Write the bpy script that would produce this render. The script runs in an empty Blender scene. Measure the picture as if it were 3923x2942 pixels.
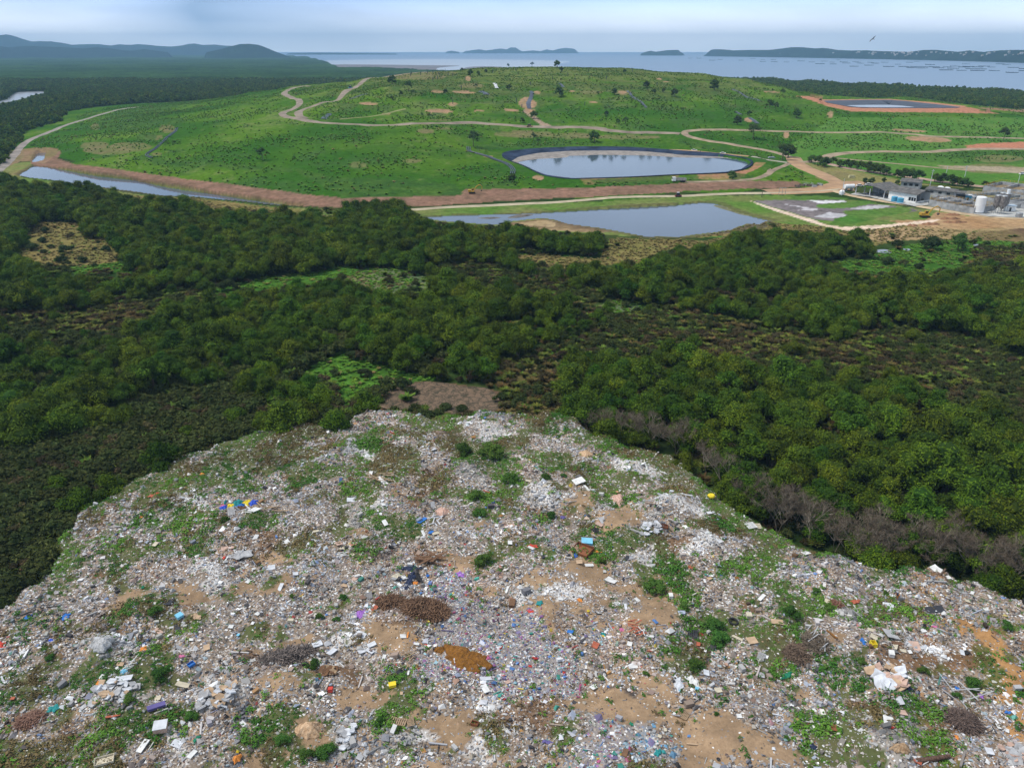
import bpy, math, random
import numpy as np
from mathutils import Vector, Matrix
from mathutils.geometry import tessellate_polygon
R = math.radians
rng = np.random.default_rng(7)
random.seed(7)
SC = bpy.context.scene
# ------------------------------------------------------------------ camera, world, sun, exposure
FW, FH, FOC, HZ = 3923.0, 2942.0, 2908.6, 189.5        # the photograph's frame, focal length and horizon row, in its own pixels
CAMZ = 78.0
PITCH = math.atan((FH/2-HZ)/FOC)
cam_d = bpy.data.cameras.new('camera'); cam = bpy.data.objects.new('camera', cam_d); SC.collection.objects.link(cam)
cam.location = (0, 0, CAMZ); cam.rotation_euler = (math.pi/2-PITCH, 0, 0)
cam_d.sensor_fit = 'HORIZONTAL'; cam_d.sensor_width = 36; cam_d.lens = 36*FOC/FW
cam_d.clip_start = .5; cam_d.clip_end = 200000
SC.camera = cam
SC.view_settings.view_transform = 'Standard'; SC.view_settings.look = 'None'
SC.view_settings.exposure = 0.42; SC.view_settings.gamma = 1
SC.cycles.max_bounces = 4; SC.cycles.diffuse_bounces = 2; SC.cycles.glossy_bounces = 2
SC.cycles.volume_bounces = 0; SC.cycles.caustics_reflective = False
SUN_EL, SUN_AZ = R(60), R(-92)                          # azimuth from +Y towards +X
W = bpy.data.worlds.new('World'); SC.world = W; W.use_nodes = True
def build_world():
    nt = W.node_tree; N = nt.nodes; L = nt.links; N.clear()
    out = N.new('ShaderNodeOutputWorld'); bg = N.new('ShaderNodeBackground')
    sky = N.new('ShaderNodeTexSky'); sky.sky_type = 'NISHITA'; sky.sun_disc = False
    sky.sun_elevation = SUN_EL; sky.sun_rotation = SUN_AZ
    sc = N.new('ShaderNodeVectorMath'); sc.operation = 'SCALE'; sc.inputs['Scale'].default_value = .1
    L.new(sky.outputs[0], sc.inputs[0])
    tc = N.new('ShaderNodeTexCoord'); sep = N.new('ShaderNodeSeparateXYZ'); L.new(tc.outputs['Generated'], sep.inputs[0])
    # overcast cloud layer: colour by elevation
    elev = N.new('ShaderNodeValToRGB'); e = elev.color_ramp.elements
    e[0].position = 0.0; e[0].color = (1.35, 1.36, 1.4, 1)
    e[1].position = 1.0; e[1].color = (.46, .49, .53, 1)
    for p, c in ((.012, (1.42, 1.4, 1.42)), (.028, (1.22, 1.28, 1.42)), (.056, (.58, .84, 1.35)), (.10, (.56, .67, .85)), (.17, (.50, .60, .76)), (.3, (.38, .43, .52)), (.55, (.40, .44, .49))):
        k = e.new(p); k.color = (*c, 1)
    L.new(sep.outputs[2], elev.inputs[0])
    # grey-blue rain cloud on the left
    m1 = N.new('ShaderNodeMapping'); m1.inputs['Scale'].default_value = (1.6, 1.2, 9); L.new(tc.outputs['Generated'], m1.inputs[0])
    n1 = N.new('ShaderNodeTexNoise'); n1.inputs['Scale'].default_value = 1.6; n1.inputs['Detail'].default_value = 3; n1.inputs['Roughness'].default_value = .45; L.new(m1.outputs[0], n1.inputs['Vector'])
    band = N.new('ShaderNodeValToRGB'); b = band.color_ramp.elements    # where along X the cloud stands
    b[0].position = .0; b[0].color = (0, 0, 0, 1); b[1].position = 1; b[1].color = (0, 0, 0, 1)
    for p, v in ((.22, .0), (.27, .25), (.33, .95), (.40, .55), (.47, .1), (.55, 0)):
        k = b.new(p); k.color = (v, v, v, 1)
    mr = N.new('ShaderNodeMapRange'); mr.inputs[1].default_value = -1; mr.inputs[2].default_value = 1
    L.new(sep.outputs[0], mr.inputs[0])
    dist = N.new('ShaderNodeMath'); dist.operation = 'MULTIPLY_ADD'; dist.inputs[1].default_value = .16; L.new(n1.outputs[0], dist.inputs[0])
    sub = N.new('ShaderNodeMath'); sub.operation = 'SUBTRACT'; sub.inputs[1].default_value = .08; L.new(mr.outputs[0], sub.inputs[0])
    L.new(sub.outputs[0], dist.inputs[2]); L.new(dist.outputs[0], band.inputs[0])
    up = N.new('ShaderNodeMapRange'); up.inputs[1].default_value = -.01; up.inputs[2].default_value = .03; L.new(sep.outputs[2], up.inputs[0])
    mul = N.new('ShaderNodeMath'); mul.operation = 'MULTIPLY'; L.new(band.outputs[0], mul.inputs[0]); L.new(up.outputs[0], mul.inputs[1])
    mix = N.new('ShaderNodeMix'); mix.data_type = 'RGBA'; L.new(mul.outputs[0], mix.inputs[0]); L.new(elev.outputs[0], mix.inputs[6]); mix.inputs[7].default_value = (.22, .33, .52, 1)
    # soft brighter and darker streaks
    r2 = N.new('ShaderNodeMapRange'); r2.inputs[1].default_value = .3; r2.inputs[2].default_value = .7; r2.inputs[3].default_value = .84; r2.inputs[4].default_value = 1.18
    m2 = N.new('ShaderNodeMapping'); m2.inputs['Scale'].default_value = (1.6, 1.6, 9); m2.inputs['Location'].default_value = (3.1, 1.7, 0); L.new(tc.outputs['Generated'], m2.inputs[0])
    n2 = N.new('ShaderNodeTexNoise'); n2.inputs['Scale'].default_value = 2.2; n2.inputs['Detail'].default_value = 4; L.new(m2.outputs[0], n2.inputs['Vector'])
    L.new(n2.outputs[0], r2.inputs[0])
    s2 = N.new('ShaderNodeVectorMath'); s2.operation = 'SCALE'; L.new(mix.outputs[2], s2.inputs[0]); L.new(r2.outputs[0], s2.inputs['Scale'])
    fin = N.new('ShaderNodeMix'); fin.data_type = 'RGBA'; fin.inputs[0].default_value = .9; L.new(sc.outputs[0], fin.inputs[6]); L.new(s2.outputs[0], fin.inputs[7])
    L.new(fin.outputs[2], bg.inputs[0]); bg.inputs[1].default_value = 1.0; L.new(bg.outputs[0], out.inputs[0])
build_world()
sl = bpy.data.lights.new('sun', 'SUN'); sl.energy = 2.6; sl.angle = R(14); sl.color = (1, .95, .87)
so = bpy.data.objects.new('sun', sl); SC.collection.objects.link(so)
sdir = Vector((math.sin(SUN_AZ)*math.cos(SUN_EL), math.cos(SUN_AZ)*math.cos(SUN_EL), math.sin(SUN_EL)))
so.rotation_euler = sdir.to_track_quat('Z', 'Y').to_euler(); so.location = (0, 0, 300)

# ------------------------------------------------------------------ coordinates
CROPS = dict(A1=(0, 0, .5877), A2=(1300, 0, .5877), A3=(2600, 0, .5981), A4=(0, 450, .5877), A5=(1300, 450, .5877), A6=(2600, 450, .5981),
             B1=(0, 800, .5877), B2=(1300, 800, .5877), B3=(2600, 800, .5981), B4=(0, 1600, .4521), B5=(1000, 1600, .4521), B6=(2000, 1600, .4521),
             B7=(2900, 1600, .4625), C1=(0, 2250, .4521), C2=(1000, 2250, .4521), C3=(2000, 2250, .4521), C4=(2923, 2250, .4521),
             D5=(3100, 600, .3721), D6=(2500, 530, .3165), D7=(1700, 600, .2712), F=(0, 0, 1.0))
def P(crop, *xy):                                       # survey points read off the photograph
    ox, oy, s = CROPS[crop]; a = np.array(xy, float).reshape(-1, 2)
    return a*s+np.array([ox, oy])
def cat(*a): return np.concatenate(a)
cp, sp = math.cos(PITCH), math.sin(PITCH)
def ray(f):
    f = np.atleast_2d(f); dx = f[:, 0]-FW/2; dy = FH/2-f[:, 1]
    return np.stack([dx, FOC*cp+dy*sp, -FOC*sp+dy*cp], 1)
def ground(f, z=1.0):                                   # survey point -> x, y at a known height
    d = ray(f); t = (z-CAMZ)/d[:, 2]; t = np.where(t < 0, 1e5, t)
    return d[:, :2]*t[:, None]
def proj(x, y, z):
    vx = x; vy = y*sp+(z-CAMZ)*cp; vz = y*cp-(z-CAMZ)*sp
    vz = np.maximum(vz, 1e-3)
    return FW/2+FOC*vx/vz, FH/2-FOC*vy/vz
_T = np.random.default_rng(3).random((256, 256))
def vn(x, y):
    xi = np.floor(x).astype(int); yi = np.floor(y).astype(int); fx = x-xi; fy = y-yi
    fx = fx*fx*(3-2*fx); fy = fy*fy*(3-2*fy)
    a = _T[xi & 255, yi & 255]; b = _T[(xi+1) & 255, yi & 255]; c = _T[xi & 255, (yi+1) & 255]; d = _T[(xi+1) & 255, (yi+1) & 255]
    return (a*(1-fx)+b*fx)*(1-fy)+(c*(1-fx)+d*fx)*fy
def fbm(x, y, s, o=4, g=.5):
    v = 0; a = 1; t = 0
    for i in range(o):
        v = v+a*(vn(x/s+17.3*i, y/s-9.1*i)-.5); t += a; a *= g; s *= .5
    return v/t*2
def inpoly(px, py, poly):
    x0, y0 = poly.min(0); x1, y1 = poly.max(0)
    res = np.zeros(px.shape, bool); m = (px >= x0) & (px <= x1) & (py >= y0) & (py <= y1)
    if not m.any(): return res
    qx = px[m]; qy = py[m]; c = np.zeros(qx.shape, bool); n = len(poly)
    for i in range(n):
        ax, ay = poly[i]; bx, by = poly[(i+1) % n]
        if ay == by: continue
        c ^= ((ay > qy) != (by > qy)) & (qx < (bx-ax)*(qy-ay)/(by-ay)+ax)
    res[m] = c; return res
def smooth(p, n=4, closed=True):                        # Catmull-Rom
    out = []; k = len(p)
    for i in range(k if closed else k-1):
        if closed: a, b, c, d = p[(i-1) % k], p[i], p[(i+1) % k], p[(i+2) % k]
        else: a, b, c, d = p[max(i-1, 0)], p[i], p[i+1], p[min(i+2, k-1)]
        for t in np.arange(n)/n:
            out.append(.5*((2*b)+(c-a)*t+(2*a-5*b+4*c-d)*t*t+(3*b-a-3*c+d)*t**3))
    if not closed: out.append(p[-1])
    return np.array(out)
def ellipse(crop, x, y, rx, ry, ang=0):
    t = np.linspace(0, 2*math.pi, 20, endpoint=False); c, s = math.cos(R(ang)), math.sin(R(ang))
    ex, ey = rx*np.cos(t), ry*np.sin(t)
    return P(crop, *np.stack([x+ex*c-ey*s, y+ex*s+ey*c], 1).ravel())

# ------------------------------------------------------------------ object helpers
def tag(o, label=None, cat_=None, group=None, kind=None):
    if label: o['label'] = label
    if cat_: o['category'] = cat_
    if group: o['group'] = group
    if kind: o['kind'] = kind
    return o
def empty(name, loc, rz=0, label=None, cat_=None, group=None, scale=1):
    o = bpy.data.objects.new(name, None); SC.collection.objects.link(o); o.location = loc; o.rotation_euler[2] = rz
    o.scale = (scale,)*3; o.empty_display_size = .5
    return tag(o, label, cat_, group)
def obj(name, me, parent=None):
    o = bpy.data.objects.new(name, me); SC.collection.objects.link(o)
    if parent: o.parent = parent
    return o
def mesh_np(name, verts, faces, mats=(), col=None, midx=None, smoothf=False, extra=None):
    """faces: (n,k) array with k = 3 or 4, or a list of such arrays"""
    me = bpy.data.meshes.new(name); verts = np.asarray(verts, np.float32)
    fl = faces if isinstance(faces, list) else [faces]; fl = [np.asarray(f, np.int32) for f in fl]; fl = [f for f in fl if len(f)]
    me.vertices.add(len(verts)); me.vertices.foreach_set('co', verts.ravel())
    if not fl:
        for k, v in (extra or {}).items():
            a = me.attributes.new(k, 'FLOAT', 'POINT'); a.data.foreach_set('value', np.asarray(v, np.float32))
        me.update(); return me
    nl = sum(f.size for f in fl); nf = sum(len(f) for f in fl)
    me.loops.add(nl); me.polygons.add(nf)
    me.loops.foreach_set('vertex_index', np.concatenate([f.ravel() for f in fl]))
    tot = np.concatenate([np.full(len(f), f.shape[1], np.int32) for f in fl]); st = np.concatenate([[0], np.cumsum(tot)[:-1]]).astype(np.int32)
    me.polygons.foreach_set('loop_start', st); me.polygons.foreach_set('loop_total', tot)
    if smoothf: me.polygons.foreach_set('use_smooth', np.ones(nf, bool))
    else: me.polygons.foreach_set('use_smooth', np.zeros(nf, bool))
    if midx is not None: me.polygons.foreach_set('material_index', np.asarray(midx, np.int32))
    for m in mats: me.materials.append(m)
    if col is not None:
        a = me.attributes.new('Col', 'FLOAT_COLOR', 'POINT'); c = np.ones((len(verts), 4), np.float32); c[:, :3] = col; a.data.foreach_set('color', c.ravel())
    for k, v in (extra or {}).items():
        a = me.attributes.new(k, 'FLOAT', 'POINT'); a.data.foreach_set('value', np.asarray(v, np.float32))
    me.update(calc_edges=True); return me
class MB:                                               # collects simple shapes into one mesh
    def __init__(s): s.v = []; s.f = []; s.m = []
    def add(s, v, f, m=0):
        b = len(s.v); s.v += [tuple(x) for x in v]; s.f += [tuple(i+b for i in q) for q in f]; s.m += [m]*len(f); return s
    def box(s, x0, x1, y0, y1, z0, z1, m=0, M=None, tx=1, ty=1):
        cx, cy = (x0+x1)/2, (y0+y1)/2
        v = [(x0, y0, z0), (x1, y0, z0), (x1, y1, z0), (x0, y1, z0)]
        v += [(cx+(x-cx)*tx, cy+(y-cy)*ty, z1) for x, y, _ in v]
        if M is not None: v = [M @ Vector(p) for p in v]
        return s.add(v, [(0, 3, 2, 1), (4, 5, 6, 7), (0, 1, 5, 4), (1, 2, 6, 5), (2, 3, 7, 6), (3, 0, 4, 7)], m)
    def tube(s, a, b, r0, r1=None, n=8, m=0, cap=True):
        a = Vector(a); b = Vector(b); r1 = r0 if r1 is None else r1; q = (b-a).to_track_quat('Z', 'Y'); v = []
        for p, r in ((a, r0), (b, r1)):
            for i in range(n):
                t = 2*math.pi*i/n; v.append(p+q @ Vector((r*math.cos(t), r*math.sin(t), 0)))
        f = [(i, (i+1) % n, n+(i+1) % n, n+i) for i in range(n)]
        if cap: f += [tuple(range(n-1, -1, -1)), tuple(range(n, 2*n))]
        return s.add(v, f, m)
    def path(s, pts, r, n=6, m=0):
        for a, b in zip(pts[:-1], pts[1:]): s.tube(a, b, r, n=n, m=m)
        return s
    def dome(s, c, r, h, n=12, k=4, m=0):
        v = []; f = []
        for j in range(k):
            t = j/k*math.pi/2
            for i in range(n):
                a = 2*math.pi*i/n; v.append((c[0]+r*math.cos(t)*math.cos(a), c[1]+r*math.cos(t)*math.sin(a), c[2]+h*math.sin(t)))
        v.append((c[0], c[1], c[2]+h))
        for j in range(k-1):
            for i in range(n): f.append((j*n+i, j*n+(i+1) % n, (j+1)*n+(i+1) % n, (j+1)*n+i))
        for i in range(n): f.append(((k-1)*n+i, (k-1)*n+(i+1) % n, k*n))
        return s.add(v, f, m)
    def build(s, name, mats, parent=None, smoothf=False):
        me = bpy.data.meshes.new(name); me.from_pydata(s.v, [], s.f)
        for m in (mats if isinstance(mats, (list, tuple)) else [mats]): me.materials.append(m)
        me.polygons.foreach_set('material_index', s.m)
        if smoothf: me.polygons.foreach_set('use_smooth', [True]*len(s.f))
        me.update(); return obj(name, me, parent)
def copy_tree(o, parent=None):
    c = o.copy(); SC.collection.objects.link(c)
    if parent is not None: c.parent = parent
    for ch in list(KIDS.get(o.name, [])): copy_tree(ch, c)
    return c
KIDS = {}
def note(o):
    KIDS[o.name] = [c for c in SC.objects if c.parent == o]
    return o

# ------------------------------------------------------------------ materials
MATS = {}
def mat(name, color, rough=.8, var=.12, scale=.8, metal=0, spec=.3, bump=0, col2=None):
    if name in MATS: return MATS[name]
    m = bpy.data.materials.new(name); m.use_nodes = True; nt = m.node_tree; N = nt.nodes; L = nt.links; bs = N['Principled BSDF']
    bs.inputs['Roughness'].default_value = rough; bs.inputs['Metallic'].default_value = metal; bs.inputs['Specular IOR Level'].default_value = spec
    tc = N.new('ShaderNodeTexCoord'); no = N.new('ShaderNodeTexNoise'); no.inputs['Scale'].default_value = scale; no.inputs['Detail'].default_value = 5
    L.new(tc.outputs['Object'], no.inputs['Vector'])
    rp = N.new('ShaderNodeValToRGB'); c = color; d = col2 or tuple(x*(1-2*var) for x in c)
    rp.color_ramp.elements[0].position = .32; rp.color_ramp.elements[1].position = .68
    rp.color_ramp.elements[0].color = (*d, 1); rp.color_ramp.elements[1].color = (*[min(1, x*(1+var)) for x in c], 1)
    L.new(no.outputs[0], rp.inputs[0]); L.new(rp.outputs[0], bs.inputs['Base Color'])
    if bump:
        bp = N.new('ShaderNodeBump'); bp.inputs['Strength'].default_value = bump; bp.inputs['Distance'].default_value = .3; L.new(no.outputs[0], bp.inputs['Height']); L.new(bp.outputs[0], bs.inputs['Normal'])
    MATS[name] = m; return m
def attr_mat(name, rough=.85, nscale=1.0, nvar=.35, spec=.15, bump=0, rnd=0, fine=0, trans=0, huevar=0):
    """colour from the mesh's own colours, broken up by noise, and by a value for each copy"""
    m = bpy.data.materials.new(name); m.use_nodes = True; nt = m.node_tree; N = nt.nodes; L = nt.links; bs = N['Principled BSDF']
    bs.inputs['Roughness'].default_value = rough; bs.inputs['Specular IOR Level'].default_value = spec
    at = N.new('ShaderNodeAttribute'); at.attribute_name = 'Col'; tc = N.new('ShaderNodeTexCoord'); cur = at.outputs['Color']
    geo = N.new('ShaderNodeNewGeometry')
    def modulate(cur, fac, lo, hi):
        mr = N.new('ShaderNodeMapRange'); mr.inputs[1].default_value = .25; mr.inputs[2].default_value = .75; mr.inputs[3].default_value = lo; mr.inputs[4].default_value = hi; L.new(fac, mr.inputs[0])
        v = N.new('ShaderNodeVectorMath'); v.operation = 'SCALE'; L.new(cur, v.inputs[0]); L.new(mr.outputs[0], v.inputs['Scale']); return v.outputs[0]
    if nvar:
        no = N.new('ShaderNodeTexNoise'); no.inputs['Scale'].default_value = nscale; no.inputs['Detail'].default_value = 6; no.inputs['Roughness'].default_value = .65; L.new(geo.outputs['Position'], no.inputs['Vector'])
        cur = modulate(cur, no.outputs[0], 1-nvar, 1+nvar)
        if bump:
            bp = N.new('ShaderNodeBump'); bp.inputs['Strength'].default_value = bump; bp.inputs['Distance'].default_value = .5; L.new(no.outputs[0], bp.inputs['Height']); L.new(bp.outputs[0], bs.inputs['Normal'])
    if rnd:
        oi = N.new('ShaderNodeObjectInfo')
        mr = N.new('ShaderNodeMapRange'); mr.inputs[3].default_value = 1-rnd; mr.inputs[4].default_value = 1+rnd; L.new(oi.outputs['Random'], mr.inputs[0])
        v = N.new('ShaderNodeVectorMath'); v.operation = 'SCALE'; L.new(cur, v.inputs[0]); L.new(mr.outputs[0], v.inputs['Scale']); cur = v.outputs[0]
        hs = N.new('ShaderNodeHueSaturation'); m2 = N.new('ShaderNodeMath'); m2.operation = 'MULTIPLY'; m2.inputs[1].default_value = 7.31; L.new(oi.outputs['Random'], m2.inputs[0])
        m3 = N.new('ShaderNodeMath'); m3.operation = 'FRACT'; L.new(m2.outputs[0], m3.inputs[0])
        m4 = N.new('ShaderNodeMapRange'); m4.inputs[3].default_value = .5-huevar; m4.inputs[4].default_value = .5+huevar*.15; L.new(m3.outputs[0], m4.inputs[0]); L.new(m4.outputs[0], hs.inputs['Hue']); L.new(cur, hs.inputs['Color']); cur = hs.outputs[0]
    L.new(cur, bs.inputs['Base Color'])
    MATS[name] = m; return m
def water_mat(name, color, rough=.06, wave=.35, dist=.02):
    m = bpy.data.materials.new(name); m.use_nodes = True; nt = m.node_tree; N = nt.nodes; L = nt.links; bs = N['Principled BSDF']
    bs.inputs['Base Color'].default_value = (*color, 1); bs.inputs['Roughness'].default_value = rough; bs.inputs['IOR'].default_value = 1.33
    geo = N.new('ShaderNodeNewGeometry'); no = N.new('ShaderNodeTexNoise'); no.inputs['Scale'].default_value = wave; no.inputs['Detail'].default_value = 4; L.new(geo.outputs['Position'], no.inputs['Vector'])
    bp = N.new('ShaderNodeBump'); bp.inputs['Distance'].default_value = dist; bp.inputs['Strength'].default_value = .5; L.new(no.outputs[0], bp.inputs['Height']); L.new(bp.outputs[0], bs.inputs['Normal'])
    MATS[name] = m; return m
HAZE = 7e-5
M_ground = attr_mat('ground_cover', nscale=.35, nvar=.45, bump=.35, spec=0)
M_road = mat('dirt_road', (.31, .235, .16), .95, .18, .15)
M_road_red = mat('orange_dirt_road', (.38, .24, .135), .95, .18, .12, col2=(.28, .175, .10))
M_road_grey = mat('gravel_road', (.27, .235, .21), .95, .15, .12)
M_water = water_mat('pond_water', (.08, .11, .16))
M_sea = water_mat('sea_water', (.12, .19, .29), .3, .01, .5)
M_liner = mat('pond_liner', (.035, .05, .085), .95, .25, .12, spec=0)
M_leaf = attr_mat('leaves', rough=.7, nscale=.35, nvar=.3, rnd=.34, huevar=.035, spec=.04)
M_bark = mat('bark', (.13, .10, .075), .95, .25, 2)
M_twig = mat('grey_twigs', (.12, .092, .065), .95, .2, .6)
# ------------------------------------------------------------------ terrain: the green mound and the flats
def V(*a):                                              # survey points in the 2212-wide overview: px, py, z
    a = np.array(a, float).reshape(-1, 3); f = a[:, :2]*1.77351; d = ray(f); t = (a[:, 2]-CAMZ)/d[:, 2]
    return np.c_[d[:, :2]*t[:, None], a[:, 2]]
ctrl = V(
 # toe of the mound, left to right: embankment bottom then top
 62,345,1.2, 150,352,1.2, 300,392,1.2, 450,422,1.2, 600,446,1.2, 740,452,1.4, 900,447,1.6, 1044,438,1.6, 1197,430,1.6, 1466,418,1.6, 1635,409,1.8, 1726,408,1.8, 1850,420,1.8, 2000,440,2, 2212,470,2, 2350,480,2,
 130,330,3.2, 200,345,4.4, 300,365,4.6, 400,381,4.6, 500,397,4.6, 620,413,4.6, 733,428,4.6, 900,418,4.6, 1044,410,4.8, 1280,404,5, 1466,395,5, 1601,390,4.8, 1726,391,3.6,
 # left shoulder
 30,330,2, 70,300,3, 120,281,3.5, 190,258,4, 245,241,5, 330,231,9, 430,222,14, 530,209,20, 613,192,28,
 150,320,4.2, 150,295,5.2, 220,335,6, 220,300,7.5, 220,270,7, 300,335,8, 300,295,11, 300,255,10, 380,345,8, 380,300,13, 380,255,14,
 480,380,6.2, 480,340,10, 480,300,14, 480,255,18, 480,230,18, 600,395,6.5, 600,360,9, 600,320,13, 600,285,17, 600,262,20, 600,230,25, 600,208,29, 690,200,32, 760,185,37, 800,172,42, 860,165,46,
 720,410,6.5, 720,370,9, 720,330,14, 720,295,18, 720,270,20, 720,235,27, 720,215,31, 840,405,6.5, 840,370,9.5, 840,320,15, 840,287,18.5, 840,270,20, 840,225,31, 840,190,41, 930,158,49,
 960,395,6, 960,350,9, 960,310,12.5, 960,290,16, 960,272,19, 960,220,31, 960,185,42,
 # pond bench and slope behind it
 1060,380,5.6, 1060,340,6, 1040,310,8, 1100,310,7, 1100,290,11, 1100,272,17, 1100,245,23, 1100,215,31, 1100,180,43, 1050,150,52, 1140,147,54.5, 1200,147,55,
 1130,395,5.6, 1300,398,5.4, 1500,388,5.2, 1640,370,5, 1690,350,5, 1250,310,6.4, 1400,312,6.4, 1520,318,6, 1620,325,5.6, 1250,297,10, 1250,277,15.5, 1250,250,21, 1250,215,31, 1250,180,43, 1300,148,54, 1400,153,51,
 1420,302,9.5, 1420,285,13, 1420,250,21, 1420,215,31, 1420,180,42, 1500,160,48, 1560,310,8, 1560,290,12, 1560,250,20, 1560,215,30, 1560,185,39,
 1650,320,6, 1650,300,9.5, 1650,285,12, 1650,250,19, 1650,220,27, 1650,195,35, 1640,178,40,
 1780,330,5, 1780,300,8.5, 1780,288,10, 1780,262,15.5, 1780,240,20.5, 1740,205,29, 1850,262,15.5, 1850,245,20.5, 1950,335,4.5, 1950,300,8, 1950,286,10, 1950,262,15, 1950,246,19,
 2100,330,4.5, 2100,305,7, 2100,275,11, 2100,255,15.5, 2140,243,17, 2212,320,4.5, 2212,285,8, 2212,262,11, 2212,250,12, 2350,300,5, 2350,262,9, 1850,345,3.2, 2000,360,2.8, 2212,375,2.6, 2350,380,2.5, 1750,365,3, 1800,385,2.4, 1900,390,2.2, 2100,400,2.2)
# behind the crest (unseen from the front): walk outward from the rim, falling to the mangrove floor
back = []
for px, py, z in ((613,192,28),(700,180,33),(800,168,44),(930,157,49),(1050,150,52),(1200,147,55),(1300,148,54),(1400,153,51),(1500,160,48),(1640,178,40),(1740,203,29),(1950,212,21),(2140,236,17),(2350,250,9),(430,222,14),(245,241,5)):
    q = V(px, py, z)[0]; u = q[:2]/np.linalg.norm(q[:2])
    for dd, k in ((60, .93), (140, .55), (230, .12), (320, 0), (700, 0)):
        back.append((*(q[:2]+u*dd), z*k+1*(1-k)))
flat = []
for x in range(-1500, 1900, 250):
    flat += [(x, 60, 1), (x, 260, 1), (x, 2900, 1), (x, 2500, 1)]
for px, py in ((0,480),(250,480),(500,480),(760,490),(1000,520),(1300,530),(1600,520),(1800,500),(2100,520),(2212,530),(-200,420),(-200,330),(0,380)): flat.append(tuple(V(px, py, 1)[0]))
for y in range(300, 2900, 250): flat += [(-1600, y, 1), (2100, y, 1), (-1300, y, 1)]
for px, py in ((0,310),(60,270),(150,235),(240,215),(380,190),(500,165)): 
    flat.append(tuple(V(px, py, 1)[0]))
C_ = np.concatenate([ctrl, np.array(back), np.array(flat)])
def rbf_fit(P3):
    n = len(P3); D = np.linalg.norm(P3[:, None, :2]-P3[None, :, :2], axis=2)/100
    A = np.zeros((n+3, n+3)); A[:n, :n] = D-np.eye(n)*.02; A[:n, n] = 1; A[:n, n+1:n+3] = P3[:, :2]/100; A[n:, :n] = A[:n, n:].T
    return np.linalg.solve(A, np.r_[P3[:, 2], 0, 0, 0])
_w = rbf_fit(C_)
GX0, GX1, GY0, GY1, GS = -1500., 2000., 300., 2700., 8.
def _grid():
    xs = np.arange(GX0, GX1+1, GS); ys = np.arange(GY0, GY1+1, GS); X, Y = np.meshgrid(xs, ys); q = np.c_[X.ravel(), Y.ravel()]
    z = np.zeros(len(q)); n = len(C_)
    for i in range(0, len(q), 20000):
        s = q[i:i+20000]; D = np.sqrt((s[:, None, 0]-C_[None, :, 0])**2+(s[:, None, 1]-C_[None, :, 1])**2)/100
        z[i:i+20000] = D @ _w[:n]+_w[n]+s @ _w[n+1:]/100
    return z.reshape(X.shape)
HG = _grid()
def base_h(x, y):
    u = np.clip((x-GX0)/GS, 0, HG.shape[1]-1.001); v = np.clip((y-GY0)/GS, 0, HG.shape[0]-1.001)
    i = u.astype(int); j = v.astype(int); fu = u-i; fv = v-j
    z = (HG[j, i]*(1-fu)+HG[j, i+1]*fu)*(1-fv)+(HG[j+1, i]*(1-fu)+HG[j+1, i+1]*fu)*fv
    ins = (x > GX0) & (x < GX1) & (y > GY0) & (y < GY1); z = np.where(ins, z, 1.0)
    z = np.maximum(z, 1.0)
    k = np.clip((z-2)/8, 0, 1)                           # lumpy slopes and low terraces on the mound only
    z = z+np.clip((z-14)/8, 0, 1)*np.clip((y-480)/200, 0, 1)*.85*np.sin(z*2*math.pi/6.5+.8*fbm(x, y, 120, 2))
    return z+k*(fbm(x, y, 60, 3)*1.6+.5*fbm(x+90, y, 14, 3))+(1-k)*.25*fbm(x, y, 25, 2)
def hit(f, zoff=0):
    f = np.atleast_2d(np.asarray(f, float)); d = ray(f); d = d/np.linalg.norm(d[:, :2], axis=1)[:, None]
    ds = 250*1.0035**np.arange(0, 760); out = np.zeros((len(f), 3)); done = np.zeros(len(f), bool); pr = None
    for D in ds:
        x = d[:, 0]*D; y = d[:, 1]*D; zr = CAMZ+d[:, 2]*D; g = base_h(x, y); below = zr <= g
        if pr is not None:
            new = below & ~done
            if new.any():
                D0, e0 = pr; e1 = zr-g; t = e0[new]/np.maximum(e0[new]-e1[new], 1e-6); Dm = D0+(D-D0)*np.clip(t, 0, 1)
                out[new, 0] = d[new, 0]*Dm; out[new, 1] = d[new, 1]*Dm; done |= new
        else:
            out[below, :2] = np.c_[x, y][below]; done |= below
        pr = (D, zr-g)
        if done.all(): break
    bad = ~done
    if bad.any(): out[bad, :2] = ground(f[bad], 1.0)
    out[:, 2] = base_h(out[:, 0], out[:, 1])+zoff
    return out
# ponds: rim/water polygons in world x, y
def wpoly(f, z, n=3): return smooth(ground(f, z), n)
P1w_f = cat(P('A5', 1155,290, 1200,310, 1270,345, 1350,376, 1520,397, 1900,386, 2212,370), P('A6', 150,358, 300,350, 400,332, 450,298, 420,275, 300,262, 0,258), P('A5', 2000,250, 1700,245, 1500,252, 1480,262, 1300,272))
P1_water = ground(P1w_f, 4.2)
P1_rim = wpoly(cat(P('A5', 1065,245, 1095,275, 1200,314, 1270,349, 1350,380, 1520,400, 1900,389, 2212,373), P('A6', 150,361, 300,353, 425,328, 472,292, 425,262, 250,232, 0,214), P('A5', 1900,196, 1600,192, 1300,203, 1110,222)), 6.0)
P1_in = ground(cat(P('A5', 1112,288, 1150,300, 1200,313, 1270,347, 1350,378, 1520,398, 1900,387, 2212,371), P('A6', 150,359, 300,351, 400,334, 455,298, 425,271, 300,254, 0,240), P('A5', 2000,222, 1800,216, 1500,219, 1300,232, 1180,255)), 4.2)
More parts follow.
